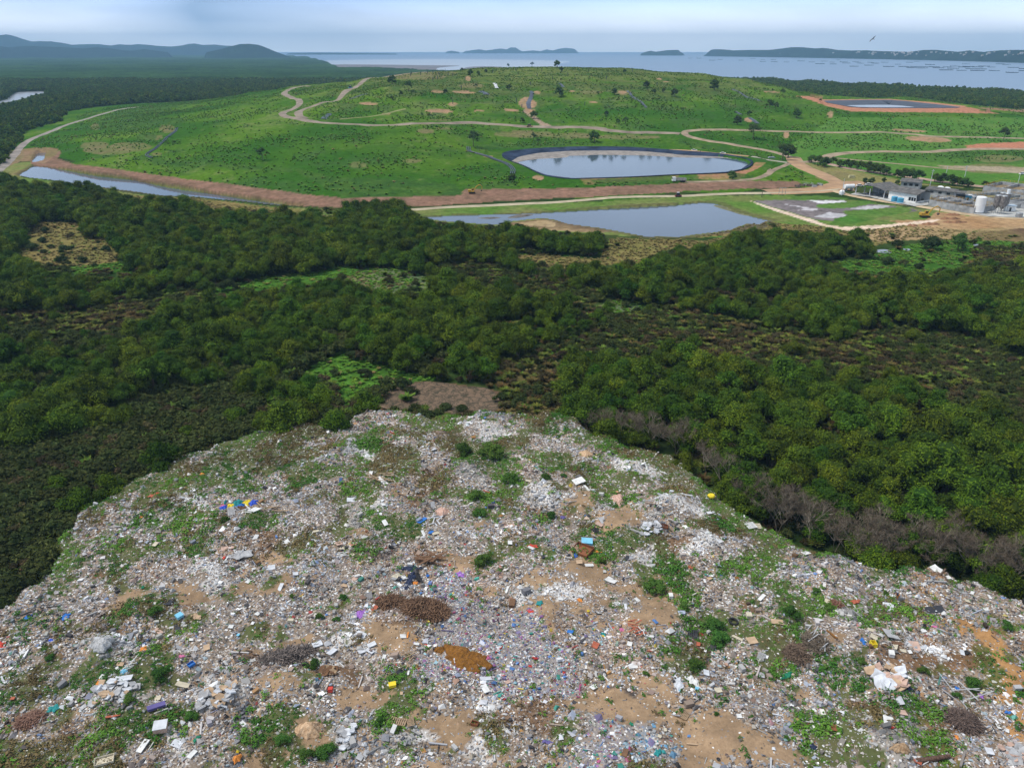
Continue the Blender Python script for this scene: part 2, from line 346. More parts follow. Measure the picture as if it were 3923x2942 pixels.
P2_water = wpoly(cat(P('A5', 520,655, 900,637, 1270,628, 1700,602, 2212,574), P('A6', 0,560, 150,548, 230,553, 300,580, 340,602, 480,640, 660,685, 560,665, 520,690, 430,685, 330,725, 100,755, 0,768), P('A5', 2100,779, 2000,780, 1920,765, 1840,750, 1700,725, 1500,700, 1400,670, 1300,662, 1150,680, 1060,690, 1080,705, 900,695, 700,680)), .6, 2)
P3_water = wpoly(P('A4', 120,380, 180,345, 230,320, 420,345, 640,385, 830,405, 1050,450, 1300,490, 1500,520, 1700,550, 1950,583, 1960,592, 1720,574, 1450,547, 1300,524, 1200,517, 1050,514, 900,490, 680,460, 520,440, 350,415, 200,400), .5, 2)
P4_water = wpoly(P('A4', 240,238, 275,232, 303,236, 285,280, 250,290, 213,288), .5, 3)
P6_F = cat(P('A1', -400,690, 0,660, 60,635, 105,605, 180,600, 330,598, 250,618, 130,650, 0,678, -400,730)); P6_water = wpoly(cat(P('A1', -400,690, 0,660, 60,635, 105,605, 180,600, 330,598, 250,618, 130,650, 0,678, -400,730)), .3, 2)
P5_rim = smooth(ground(P('A3', 915,648, 1100,644, 1350,642, 1550,660, 1800,688, 1700,692, 1500,693, 1150,690, 1060,678, 960,660), 20.5), 2)
P5_in = smooth(ground(P('A3', 1070,679, 1150,675, 1350,674, 1480,684, 1500,689, 1300,690, 1150,687), 17.5), 2)
BASIN = wpoly(P('A6', 455,538, 700,530, 1060,532, 1300,552, 1500,590, 1570,635, 1300,655, 970,692, 860,655, 640,592), 1.2, 2)
def terrain_h(x, y):
    z = base_h(x, y)
    def near(poly, pad):
        c = poly.mean(0); q = (poly-c); L_ = np.linalg.norm(q, axis=1, keepdims=True); return c+q*(1+pad/L_)
    m = inpoly(x, y, near(P5_rim, 30)); z = np.where(m, 20.3, z); z = np.where(inpoly(x, y, near(P5_rim, -1.5)), 15.5, z)
    m = inpoly(x, y, near(P1_rim, 14)); z = np.where(m, np.minimum(z, 7.5)*.35+5.9*.65, z); z = np.where(inpoly(x, y, near(P1_rim, -2.)), 2.5, z)
    for w, l in ((P2_water, .6), (P3_water, .5), (P4_water, .5), (P6_water, .3)):
        z = np.where(inpoly(x, y, w), l-1.5, z)
    z = np.where(inpoly(x, y, BASIN), np.minimum(z, 1.25), z)
    return z
LAND = np.array([(-9000, 206), (600, 206), (1000, 209), (1087, 213), (1180, 222), (1258, 243), (1300, 262), (1560, 268), (1690, 277), (2100, 292), (2415, 296), (2600, 297), (2840, 306), (3140, 326), (3500, 343), (3923, 364), (4500, 402), (6000, 520), (8000, 2942), (8000, 9000), (-9000, 9000)], float)
LANDW = np.concatenate([ground(LAND[:17], 0), [[6000, 300], [6000, 0], [-30000, 0], [-30000, 16000]]])
LANDW = np.concatenate([ground(LAND[1:18], 0), [[3000, 40], [-30000, 40], [-30000, 11500]]])

# zones seen on the ground, as outlines; everything else below the mound is mangrove wood
Z = dict(
 straw=[P('B1', 180,170, 260,90, 430,82, 520,100, 530,180, 680,190, 780,290, 760,345, 600,370, 380,380, 250,370, 160,370, 60,300, 200,240),
        P('B2', 1130,300, 1350,300, 1700,330, 1760,200, 1840,190, 2040,200, 2212,200, 2212,250, 2080,280, 1960,360, 1800,360, 1600,390, 1350,390),
        P('B3', 0,200, 180,205, 330,170, 200,230, 60,270, 0,250),
        P('B3', 1130,145, 1500,100, 2212,60, 2400,60, 2400,190, 2212,190, 1900,210, 1500,190, 1260,240, 1230,170),
        P('A6', 560,665, 640,680, 900,700, 1130,740, 1100,760, 900,760, 880,740, 650,740, 430,750, 100,770, 330,725, 430,690),
        P('A4', 700,500, 1050,520, 1300,525, 1560,560, 1800,590, 1960,600, 1960,640, 2212,640, 2212,665, 1900,640, 1500,610, 1200,560, 900,530)],
 green=[P('B1', 450,390, 620,370, 760,350, 880,370, 850,430, 650,400, 500,440), P('B1', 290,870, 400,830, 520,850, 430,900),
        cat(P('B1', 1310,570, 1420,510, 1650,470, 1780,440, 1990,430, 2212,370), P('B2', 130,390, 90,430, 0,440), P('B1', 2100,480, 1900,520, 1700,560, 1500,590)),
        cat(P('B1', 1930,1110, 2060,1010, 2212,940), P('B2', 30,920, 150,975, 360,1045, 480,1080, 680,1110, 500,1130, 350,1150, 240,1220, 60,1335, -60,1335, -40,1180, -200,1120)),
        P('B2', 1290,920, 1340,890, 1430,920, 1400,980, 1270,970), P('B2', 1650,860, 1760,840, 1900,850, 1980,900, 1850,960, 1660,960),
        P('B3', 260,790, 400,780, 480,830, 560,900, 700,940, 880,960, 870,1030, 660,990, 480,880, 280,860), P('B3', 1480,1130, 1700,1160, 1720,1210, 1590,1240, 1500,1190),
        P('B3', 2000,1040, 2300,1060, 2300,1130), P('B3', 800,345, 1000,335, 1240,330, 1250,285, 1500,230, 1850,200, 2300,220, 2300,270, 1830,380, 1500,430, 1100,400, 950,370)],
 reed=[P('B2', 20,450, 200,390, 430,385, 520,430, 640,500, 560,560, 350,560, 60,490), P('B2', 1650,640, 1800,590, 1940,620, 2000,670, 1820,720, 1760,690)],
 mud=[P('B2', 240,1240, 350,1150, 560,1120, 800,1140, 1060,1190, 1060,1310, 1000,1340, 640,1360, 400,1340, 240,1310)],
 olive=[P('B2', 1060,1200, 1000,1010, 1250,980, 1480,1010, 1430,1100, 1410,1180, 1500,1300, 1520,1350, 1060,1330)],
 fern=[P('B2', 530,430, 740,370, 960,390, 1130,430, 1500,480, 1750,560, 1650,620, 1300,640, 1000,560, 700,510),
       P('B2', 1500,650, 1640,660, 1900,700, 2212,640, 2212,960, 2000,960, 1850,980, 1660,970, 1500,1000, 1400,980, 1280,960, 1180,960, 1500,880, 1560,800),
       P('B3', 0,660, 440,740, 640,810, 850,830, 1000,900, 1250,800, 1500,790, 1900,860, 2300,1000, 2300,1550, 1850,1260, 1650,1230, 1500,1100, 1000,1130, 850,1150, 400,1060, 130,1000, 0,960),
       P('B3', 1830,380, 2000,280, 2300,270, 2300,400, 2000,420),
       P('B1', 0,690, 400,700, 650,660, 1050,570, 1310,530, 1420,600, 1750,600, 1500,650, 1200,660, 1100,800, 700,900, 500,850, 300,880, 0,860),
       cat(P('B1', 2212,1500, 2000,1460, 1900,1330, 1560,1250, 1600,1160, 1300,1230, 1000,1260, 800,1330, 900,1500), P('B4', 1000,100, 600,230, 200,300, 0,350, -400,450, -400,2000, 0,1700, 130,1548, 380,1370, 590,1050, 710,790, 1100,590, 1640,320, 2212,130, 2500,60)),
       P('B3', 1880,260, 2212,250, 2300,260, 2300,330, 1900,340)],
)
def in_zone(fx, fy, k):
    m = np.zeros(fx.shape, bool)
    for p in Z[k]: m |= inpoly(fx, fy, p)
    return m
DUMP_F = cat(P('C1', -700,500, 0,190), P('B4', 130,1548, 250,1450, 380,1370, 440,1290, 480,1200, 590,1080, 570,1010, 620,950, 700,880, 710,790, 800,740, 880,700, 1000,640, 1100,590, 1230,500, 1350,430, 1500,390, 1640,320, 1800,280, 1850,250, 2000,190),
    P('B5', 0,120, 100,105, 200,95, 400,85, 600,95, 700,70), P('B2', 60,1400, 110,1345, 200,1320, 330,1320, 450,1335, 600,1375, 700,1350, 830,1352, 900,1345, 925,1315, 1000,1335, 1100,1340, 1200,1335, 1300,1345, 1400,1330, 1540,1375, 1640,1480),
    P('B6', 480,60, 560,150, 800,235, 950,270, 1080,280, 1250,310, 1350,400, 1440,470, 1500,560, 1590,620, 1640,690, 1750,770, 1830,820, 2000,900, 2150,970),
    P('B7', 300,1040, 400,1085, 560,1120, 700,1170, 850,1220, 960,1270, 1100,1280, 1180,1262, 1250,1245, 1350,1240, 1450,1215, 1540,1240, 1600,1270, 1700,1320, 1800,1350, 1960,1430, 2100,1500, 2212,1550, 2600,1750))
DZ = 5.0
DUMP_W = np.concatenate([ground(DUMP_F, DZ), [[150, 60], [150, 20], [-150, 20], [-150, 60]]])

NOTUFT = [P('A3', 740,600, 930,630, 1350,632, 1850,675, 2080,735, 1700,735, 1110,725, 850,655), P('A6', 1820,170, 2300,150, 2300,215, 1840,215), P('A6', 1180,460, 2400,460, 2400,800, 1180,800), P('A6', 440,520, 1100,520, 1660,640, 1130,740, 600,600), P('A6', 100,340, 560,290, 500,420, 90,410)]
def terrain():
    nr, na = 1000, 860
    r = 55*(16500/55)**(np.linspace(0, 1, nr)**1.0); a = np.linspace(R(-50), R(50), na)
    Rr, A = np.meshgrid(r, a, indexing='ij'); X = (Rr*np.sin(A)).ravel(); Y = (Rr*np.cos(A)).ravel()
    H = terrain_h(X, Y)
    land = inpoly(X, Y, LANDW)
    H = np.where(land, H, -3.0)
    fx, fy = proj(X, Y, H)
    far = Rr.ravel()
    jx = fx+fbm(X, Y, 22, 3)*9*np.clip(400/far, .3, 1); jy = fy+fbm(X+500, Y, 22, 3)*5*np.clip(400/far, .3, 1.3)
    n1 = fbm(X, Y, 70, 4); n2 = fbm(X+300, Y-200, 18, 4); n3 = fbm(X-150, Y+90, 6, 3)
    def mixc(c, d, t): t = np.clip(t, 0, 1)[:, None]; return np.asarray(c)*(1-t)+np.asarray(d)*t
    floor = mixc((.022, .048, .011), (.045, .062, .018), .5+n2)
    col = floor
    hill = mixc((.032, .098, .009), (.078, .155, .013), .5+1.5*n1)
    hill = mixc(hill, mixc((.10, .125, .035), (.135, .12, .05), .5+n3), np.clip((base_h(X, Y)-20)/22+n2*1.3-.35, 0, .62)); hill = mixc(hill, (.045, .10, .022), np.clip(n2*2.0-.25, 0, .75)); hill = mixc(hill, (.15, .19, .06), np.clip(n3*1.6-.45+n1, 0, .6))
    onh = (base_h(X, Y) > 2.2) & (far > 380)
    sm = np.array([(60, 345), (0, 366), (-100, 420), (-100, 300), (40, 300), (60, 290)])*1.7735
    def paint(poly, c, c2=None, nz=None, amt=1.0, raw=False):
        nonlocal col
        m = inpoly(fx if raw else jx, fy if raw else jy, poly)
        if not m.any(): return
        cc = np.broadcast_to(np.asarray(c, float), (m.sum(), 3)) if c2 is None else mixc(c, c2, (.5+(n2 if nz is None else nz))[m])
        col[m] = col[m]*(1-amt)+cc*amt
    col = np.where(onh[:, None], hill, col)
    flatg = cat(P('A4', 0,400, 120,385, 350,420, 700,470, 1000,515, 1300,525, 1700,575, 1960,595, 2212,610), P('A5', 480,600, 2212,520), P('A6', 0,500, 700,500, 1000,520, 1600,590, 2400,660, 2400,770, 1250,780, 900,770), P('A5', 2212,780, 1840,770, 1300,730, 700,690, 520,680, 0,640), P('A4', 2212,660, 1500,620, 900,560, 500,470, 100,430))
    paint(flatg, (.085, .17, .028), (.16, .17, .06))
    paint(cat(P('A6', 680,300, 1000,440, 1500,420, 2400,470, 2400,0, 1000,0, 680,200)), (.06, .165, .024), (.10, .19, .035), amt=.8)
    paint(P('A6', 800,290, 1000,320, 1500,420, 1700,440, 2000,470, 1500,430, 1100,420, 950,380), (.23, .20, .08), (.17, .17, .06))
    paint(P('A6', 1080,218, 1500,226, 2000,205, 2400,205, 2400,300, 1900,300, 1750,305, 1400,260), (.045, .105, .02), (.07, .15, .025))
    for k, c, c2 in (('straw', (.20, .155, .06), (.15, .145, .045)), ('green', (.035, .10, .013), (.06, .145, .02)), ('reed', (.095, .145, .07), (.16, .115, .055)), ('mud', (.155, .10, .062), (.10, .065, .042)), ('olive', (.10, .105, .035), (.15, .095, .045)), ('fern', (.045, .065, .016), (.065, .06, .022))):
        for p in Z[k]: paint(p, c, c2)
    # straw and bare ground right of the dry basin
    paint(P('A6', 1130,735, 1500,700, 1700,680, 1900,650, 2400,640, 2400,740, 1900,780, 1500,790, 1260,800, 1200,760), (.34, .235, .13), (.25, .19, .09))
    paint(P('A6', 1900,740, 2400,690, 2400,830, 2100,790, 1850,785), (.13, .085, .055), (.17, .13, .06))
    paint(P('A6', 1640,605, 1850,630, 2212,645, 2212,700, 1800,720, 1500,700, 1350,665, 1600,655), (.38, .255, .14), (.30, .18, .09))
    # brown embankment between canal and mound, left bare patches
    emb = cat(P('A4', 215,215, 300,197, 370,205, 392,222, 380,270, 500,308, 700,330, 950,365, 1200,400, 1500,437, 1800,477, 2000,507, 2212,525), P('A5', 0,530, 400,517, 780,500, 800,470, 1100,470, 1380,462, 1650,455, 2212,430), P('A6', 0,422, 400,408, 600,405, 770,412, 775,447, 500,458, 0,474), P('A5', 2212,492, 1400,525, 940,552, 480,585, 0,592), P('A4', 1960,583, 1700,550, 1500,520, 1300,490, 1050,450, 830,405, 640,385, 420,345, 230,318, 205,300, 215,250))
    NOTUFT.append(emb); paint(emb, (.23, .135, .095), (.165, .105, .07), nz=n3*1.3)
    paint(P('A4', 0,330, 90,240, 160,205, 300,197, 390,215, 300,300, 210,290, 130,290, 60,330), (.25, .16, .105), (.17, .14, .06))
    paint(P('A4', 120,392, 0,440, 0,350, 90,300, 200,290, 215,312, 170,345), (.13, .19, .05), (.2, .17, .07))
    for crop, x, y, rx, ry in (('A4', 620,60,30,22), ('A4', 850,190,140,28), ('A4', 700,215,160,30), ('A4', 620,175,90,14), ('A4', 1090,75,50,28), ('A4', 1020,240,30,12), ('A4', 100,250,60,40), ('A4', 560,190,40,16), ('A5', 690,75,60,8), ('A5', 560,90,60,16), ('A5', 480,285,60,14), ('A5', 120,310,60,20), ('A4', 1000,130,60,18), ('A6', 2050,265,160,25), ('A6', 2000,330,190,32), ('A5', 1200,110,200,22), ('A5', 1500,120,150,20), ('A5', 1800,130,300,14), ('A2', 500,500,200,22), ('A2', 660,480,120,14), ('A2', 860,560,80,16), ('A2', 1640,600,80,12), ('A2', 1850,605,60,16), ('A2', 660,785,80,6), ('A6', 1000,380,120,30)):
        paint(ellipse(crop, x, y, rx, ry), (.20, .15, .085), (.14, .15, .055), amt=.7)
    pink = [('A2', 1225,675,55,38), ('A2', 815,604,75,9), ('A2', 640,600,40,8), ('A2', 190,678,60,9), ('A2', 650,727,85,14), ('A2', 910,724,35,6), ('A2', 1120,722,50,9), ('A2', 1240,725,40,16), ('A2', 840,515,18,16), ('A2', 1650,668,25,5), ('A2', 1520,597,15,6), ('A2', 1290,606,20,12), ('A2', 2085,517,14,5), ('A2', 2130,535,25,4), ('A2', 300,745,30,6), ('A2', 1845,605,25,10), ('A3', 600,590,50,4), ('A3', 975,735,18,20), ('A3', 450,770,30,12), ('A6', 690,110,18,26), ('A5', 1300,395,40,14), ('A5', 970,258,30,8), ('A6', 1600,140,150,18), ('A6', 1480,85,110,8), ('A2', 735,680,30,12)]
    for crop, x, y, rx, ry in pink: NOTUFT.append(ellipse(crop, x, y, rx*1.1, ry*1.3, 3)); paint(ellipse(crop, x, y, rx, ry, 3), (.36, .215, .14), (.24, .18, .09), nz=n3)
    for seg in (P('A2', 1200,715, 1240,745, 1290,760, 1330,800, 1380,820, 1330,835, 1290,800, 1250,765, 1195,730),): paint(seg, (.30, .22, .16))
    # red earth round the upper pond, at the far right and on the lined pond's front bank
    paint(P('A3', 740,615, 830,618, 930,640, 1060,678, 1150,690, 1500,692, 1800,683, 1900,695, 2050,730, 1700,722, 1400,720, 1110,715, 950,682, 850,645), (.42, .19, .12), (.33, .17, .10), nz=n3, raw=True)
    paint(P('A3', 900,640, 1350,636, 1600,655, 1850,682, 1800,692, 1350,646, 920,650), (.40, .20, .13), raw=True)
    paint(P('A3', 1900,690, 2212,700, 2212,725, 2050,710), (.26, .16, .10))
    paint(P('A6', 1840,180, 2000,165, 2300,155, 2300,205, 1850,208), (.44, .185, .115), (.38, .17, .10))
    paint(P('A6', 130,362, 300,355, 440,335, 490,290, 560,290, 480,340, 430,360, 380,400, 90,398), (.36, .17, .11), (.20, .17, .06), nz=n3)
    paint(P('A5', 1560,400, 1850,392, 2212,377, 2212,400, 1900,420, 1600,440), (.20, .135, .07), (.13, .14, .04), nz=n3)
    paint(P('A6', 1660,310, 1800,315, 2300,320, 2300,365, 2000,350, 1700,325), (.33, .28, .20), (.27, .22, .14))
    paint(P('A6', 1180,480, 1600,470, 2300,480, 2300,640, 1900,630, 1500,560, 1200,510), (.25, .23, .19), (.19, .19, .12))
    # dark scrub along the mound's toe and on its shoulder
    scr = [P('A5', 0,390, 250,400, 760,440, 800,500, 700,515, 0,525), P('A5', 780,460, 950,420, 1130,410, 1160,450, 1000,470), P('A4', 1900,320, 2100,370, 2212,400, 2212,500, 1950,370), P('A4', 950,270, 1200,280, 1700,320, 1900,330, 1900,360, 1400,320, 1000,310), P('A1', 650,790, 800,700, 1000,690, 1200,680, 1100,720, 900,760, 900,851, 640,851), P('A4', 640,20, 900,0, 1200,10, 1180,50, 900,60), P('A4', 900,110, 1050,90, 1000,160, 880,160), P('A5', 890,180, 1300,165, 1700,170, 1300,195, 900,215), P('A5', 1620,410, 2150,380, 2212,400, 2100,440, 1700,440), P('A6', 40,380, 140,375, 110,410, 40,410), P('A6', 300,350, 480,370, 470,400, 330,410), P('A6', 0,130, 500,240, 740,270, 600,275, 0,170)]
    for p in scr: paint(p, (.035, .085, .018), (.06, .12, .022), nz=n3*1.5, amt=.8)
    # dry basin: grey mud, pale crust, grass; pale strip round it
    paint(cat(P('A6', 450,532, 640,590, 860,655, 950,690, 1050,703, 1300,690, 1640,655, 1680,650, 1640,672, 1240,717, 1130,733, 1050,722, 900,690, 740,640, 560,580)), (.62, .50, .40), (.55, .41, .30), raw=True)
    paint(P('A6', 470,535, 700,528, 1060,530, 1080,545, 1300,560, 1500,585, 1560,600, 1100,640, 1000,668, 880,655, 640,585), (.19, .165, .165), (.13, .115, .12), raw=True)
    paint(P('A6', 840,532, 1060,535, 1080,548, 900,552), (.55, .55, .56), raw=True)
    paint(P('A6', 660,550, 820,575, 890,590, 870,600, 760,598, 800,585), (.42, .40, .42))
    paint(P('A6', 870,640, 960,610, 1060,620, 1070,640, 980,650), (.40, .39, .41))
    paint(P('A6', 1060,585, 1300,562, 1370,570, 1250,590), (.38, .37, .38))
    paint(P('A6', 880,560, 1000,548, 1200,533, 1270,548, 1100,580, 980,585, 890,580), (.07, .16, .03), (.10, .17, .04), raw=True)
    paint(P('A6', 1050,600, 1200,590, 1450,572, 1500,600, 1300,640, 1100,690, 960,690, 1000,650, 1080,630), (.06, .15, .025), (.11, .17, .04), raw=True)
    paint(P('A6', 720,505, 900,500, 1080,520, 1070,530, 700,528), (.075, .15, .03))
    paint(P('A5', 1080,690, 1330,663, 1450,680, 1700,728, 1840,752, 1500,745, 1150,720), (.30, .22, .12), (.17, .12, .07), raw=True)
    paint(P('A5', 1150,690, 1330,668, 1420,680, 1400,715, 1200,705), (.52, .42, .27), (.30, .22, .12))
    paint(P('A6', 60,765, 330,728, 430,690, 560,668, 640,685, 500,720, 300,745), (.12, .105, .07))
    for p in (P2_water, P3_water):
        c = p.mean(0); q = np.array([c+(v-c)*(1+5/np.linalg.norm(v-c)) for v in p]); m = inpoly(X, Y, q) & ~inpoly(X, Y, p)
        col[m] = col[m]*.45+np.array((.10, .075, .045))*.55
    m = ~land; col[m] = (.12, .12, .10)
    I, J = np.meshgrid(np.arange(nr-1), np.arange(na-1), indexing='ij'); b = (I*na+J).ravel()
    me = mesh_np('ground', np.c_[X, Y, H], np.c_[b, b+1, b+na+1, b+na], [M_ground], col=col, smoothf=True)
    o = obj('ground', me); tag(o, 'green grassed mound and the flat marsh ground around it', 'ground', kind='structure')
terrain()
# sea out to the horizon
me = mesh_np('sea', [(-26000, 700, 0), (26000, 700, 0), (26000, 24000, 0), (-26000, 24000, 0)], np.array([[0, 1, 2, 3]]), [M_sea])
tag(obj('sea', me), 'wide pale blue bay reaching to the horizon', 'sea', kind='structure')
def sheet(name, poly, z, m, label, cat_='water', pad=0):
    c = poly.mean(0); q = np.array([c+(v-c)*(1+pad/max(np.linalg.norm(v-c), .1)) for v in poly])
    vs = [Vector((x, y, z)) for x, y in q]; tris = tessellate_polygon([[Vector((v.x, v.y, 0)) for v in vs]])
    me = bpy.data.meshes.new(name); me.from_pydata([tuple(v) for v in vs], [], [tuple(t) for t in tris]); me.materials.append(m); me.update()
    o = obj(name, me)
    import bmesh
    bm = bmesh.new(); bm.from_mesh(me); bmesh.ops.recalc_face_normals(bm, faces=bm.faces); 
    if sum(f.normal.z for f in bm.faces) < 0: bmesh.ops.reverse_faces(bm, faces=bm.faces)
    bm.to_mesh(me); bm.free()
    return tag(o, label, cat_, kind='structure')
sheet('pond_water', P1_water, 4.24, M_water, 'still blue water of the long lined pond', pad=0); sheet('mud_bank', P1_in, 4.19, mat('sediment', (.27, .24, .215), .9, .2, .3), 'pale sediment shelf round the water of the lined pond', 'mud bank', pad=.5)
sheet('pond_water', P2_water, .6, M_water, 'open pond between the pale track and the mangroves', pad=2)
sheet('canal_water', P3_water, .5, M_water, 'narrow canal below the brown embankment', pad=1.5)
sheet('pond_water', P4_water, .5, M_water, 'tiny dark pool at the end of the embankment', pad=1.5)
sheet('river_water', P6_water, .3, water_mat('pale_water', (.25, .27, .3), .25), 'pale river bend inside the left forest', pad=6)
sheet('pond_water', P5_in, 17.6, water_mat('pale_pond_water', (.30, .34, .40), .3), 'shallow pale water on the floor of the upper pond', pad=1)
# pond liners: a band from the rim down to the water
def resample(p, n):
    q = np.vstack([p, p[:1]]); L_ = np.r_[0, np.cumsum(np.linalg.norm(np.diff(q, axis=0), axis=1))]; t = np.linspace(0, L_[-1], n, endpoint=False)
    return np.c_[np.interp(t, L_, q[:, 0]), np.interp(t, L_, q[:, 1])]
def liner(rim, inner, zr, zw, label, m=M_liner, flange=.7, outer_z=.25):
    n = 160; a = resample(rim, n); c = rim.mean(0)
    ins = resample(inner, 600); out = []
    for q in a:
        d = np.linalg.norm(ins-q, axis=1); out.append(ins[d.argmin()])
    b = np.array(out)
    for _ in range(2): b = (np.roll(b, 1, 0)+2*b+np.roll(b, -1, 0))/4
    fl = np.array([c+(v-c)*(1+flange/np.linalg.norm(v-c)) for v in a])
    bb = np.array([v+(c-v)*min(.5, 3/np.linalg.norm(v-c)) for v in b])
    rings = [np.c_[fl, np.full(n, zr)], np.c_[fl, np.full(n, zr+outer_z)], np.c_[a, np.full(n, zr+outer_z)], np.c_[b, np.full(n, zw+.05)], np.c_[bb, np.full(n, zw-.5)]]
    v = np.concatenate(rings); f = []
    for k in range(4):
        for i in range(n): f.append((k*n+i, k*n+(i+1) % n, (k+1)*n+(i+1) % n, (k+1)*n+i))
    tag(obj('pond_liner', mesh_np('pond_liner', v, np.array(f), [m], smoothf=True)), label, 'pond liner', kind='structure')
liner(P1_rim, P1_in, 6.0, 4.2, 'dark blue plastic liner sheet round the long pond')
liner(P5_rim, P5_in, 20.4, 17.6, 'dark navy liner inside the red-banked upper pond', m=mat('dark_liner', (.05, .062, .085), .55, .15, .1))
# sediment beach inside the lined pond, mud bars in the lower pond
M_sed = mat('sediment', (.27, .24, .215), .9, .2, .3)
def bar(poly_f, z, h, m, label, name='mud_bank'):
    p = resample(smooth(ground(poly_f, z), 3), 60); c = p.mean(0); rings = [(1.0, -.15), (.9, .3*h), (.6, .8*h), (.3, h)]
    v = []; 
    for k, dz in rings: v += [(c[0]+(q[0]-c[0])*k, c[1]+(q[1]-c[1])*k, z+dz+(.1*fbm(q[0]*k, q[1]*k, 4, 2) if dz > 0 else 0)) for q in p]
    v.append((*c, z+h)); n = len(p); f = []; t = []
    for k in range(len(rings)-1):
        for i in range(n): f.append((k*n+i, k*n+(i+1) % n, (k+1)*n+(i+1) % n, (k+1)*n+i))
    k = len(rings)-1
    for i in range(n): t.append((k*n+i, k*n+(i+1) % n, len(v)-1))
    tag(obj(name, mesh_np(name, v, [np.array(f), np.array(t)], [m], smoothf=True)), label, 'mud bank', kind='structure')
bar(P('A5', 1118,290, 1150,262, 1250,240, 1350,228, 1500,222, 1540,232, 1480,262, 1400,268, 1300,268, 1180,290, 1150,296), 4.2, .35, M_sed, 'pale sediment beach in the left end of the lined pond')
bar(P('A5', 1560,228, 1800,218, 2000,226, 2212,240, 2100,247, 1900,242, 1600,240), 4.2, .3, M_sed, 'thin sediment shelf below the pond liner')
M_mud = mat('wet_mud', (.13, .115, .095), .8, .3, .4)
bar(P('A5', 895,657, 1000,650, 1060,655, 980,663), .6, .2, M_mud, 'small mud bar at the left end of the lower pond')
bar(P('A5', 1090,655, 1180,632, 1270,634, 1220,648, 1140,658), .6, .25, M_mud, 'weedy mud bar off the far bank of the lower pond')
bar(P('A6', 215,560, 320,572, 420,600, 485,637, 400,625, 330,602, 250,580), .6, .25, mat('weedy_mud', (.15, .15, .08), .9, .2, .3), 'weedy spit reaching into the right end of the lower pond')
def cracked():
    m = bpy.data.materials.new('cracked_mud'); m.use_nodes = True; nt = m.node_tree; N = nt.nodes; L = nt.links; bs = N['Principled BSDF']; bs.inputs['Roughness'].default_value = .95; geo = N.new('ShaderNodeNewGeometry'); no = N.new('ShaderNodeTexNoise'); no.inputs['Scale'].default_value = .7; no.inputs['Detail'].default_value = 5; L.new(geo.outputs['Position'], no.inputs['Vector'])
    ad = N.new('ShaderNodeVectorMath'); ad.operation = 'MULTIPLY_ADD'; ad.inputs[1].default_value = (4.5, 4.5, 0); L.new(no.outputs[1], ad.inputs[0]); L.new(geo.outputs['Position'], ad.inputs[2])
    vo = N.new('ShaderNodeTexVoronoi'); vo.feature = 'DISTANCE_TO_EDGE'; vo.inputs['Scale'].default_value = .6; L.new(ad.outputs[0], vo.inputs['Vector']); rp = N.new('ShaderNodeValToRGB'); rp.color_ramp.elements[0].color = (.05, .045, .022, 1); rp.color_ramp.elements[1].position = .16; rp.color_ramp.elements[1].color = (.22, .145, .09, 1); L.new(vo.outputs[0], rp.inputs[0])
    mx = N.new('ShaderNodeMix'); mx.data_type = 'RGBA'; mx.blend_type = 'MULTIPLY'; mx.inputs[0].default_value = .7; L.new(rp.outputs[0], mx.inputs[6]); L.new(no.outputs[0], mx.inputs[7]); L.new(mx.outputs[2], bs.inputs['Base Color']); return m
p_ = P('B2', 260,1235, 350,1165, 560,1132, 800,1150, 1040,1195, 1050,1300, 1000,1335, 640,1355, 420,1335, 270,1300); q_c = wpoly(p_, 1.3, 3); q_c = q_c+np.c_[fbm(q_c[:, 0], q_c[:, 1], 3, 2), fbm(q_c[:, 0]+9, q_c[:, 1], 3, 2)]*1.5
sheet('mud_flat', q_c, 1.32, cracked(), 'cracked brown mud between the dump tip and the wood', 'mud flat')
# roads
ROADS = []
BARE_F = []
def road(name, pts_f, width, m, label, lift=.28):
    p = hit(pts_f); p = smooth(p[:, :2], 8, closed=False); L_ = np.r_[0, np.cumsum(np.linalg.norm(np.diff(p, axis=0), axis=1))]
    n = max(8, int(L_[-1]/3)); t = np.linspace(0, L_[-1], n); q = np.c_[np.interp(t, L_, p[:, 0]), np.interp(t, L_, p[:, 1])]
    for _ in range(3): q[1:-1] = (q[:-2]+2*q[1:-1]+q[2:])/4
    d = np.gradient(q, axis=0); d /= np.linalg.norm(d, axis=1)[:, None]; nm = np.c_[-d[:, 1], d[:, 0]]; ROADS.append((q[::2], width))
    w = width*(1+.12*fbm(t, t*0, 25, 2)); v = []; K = 5
    for k in range(K):
        o = (k/(K-1)-.5); e = q+nm*(w*o+(fbm(t+50*k, t*0+k, 8, 2)*.35 if k in (0, K-1) else 0))[:, None]
        z = terrain_h(e[:, 0], e[:, 1])+(lift+.1*(1-abs(o)*2) if k not in (0, K-1) else -.05)
        v.append(np.c_[e, z])
    v = np.concatenate(v); f = [(k*n+i, k*n+i+1, (k+1)*n+i+1, (k+1)*n+i) for k in range(K-1) for i in range(n-1)]
    tag(obj(name, mesh_np(name, v, np.array(f), [m], smoothf=True)), label, 'road', kind='structure')
road('gravel_road', cat(P('A4', -200,520, 0,340, 60,283, 110,225, 140,188, 200,145, 300,105, 450,45, 600,0), P('A1', 740,725, 800,712, 900,700)), 7, M_road_grey, 'pale gravel road along the left forest')
road('dirt_road', cat(P('A1', 2080,553, 1990,562, 1900,580, 1855,605, 1870,625, 1950,655, 1930,700, 1850,733, 1850,755, 1950,775, 2050,795, 2212,808), P('A2', 300,818, 600,805, 850,800, 1100,815, 1400,830, 1750,845), P('A5', 1700,80, 2050,100), P('A6', -40,100, 10,106)), 8, mat('worn_dirt_road', (.25, .20, .155), .95, .18, .1), 'long winding dirt road across the middle of the mound')
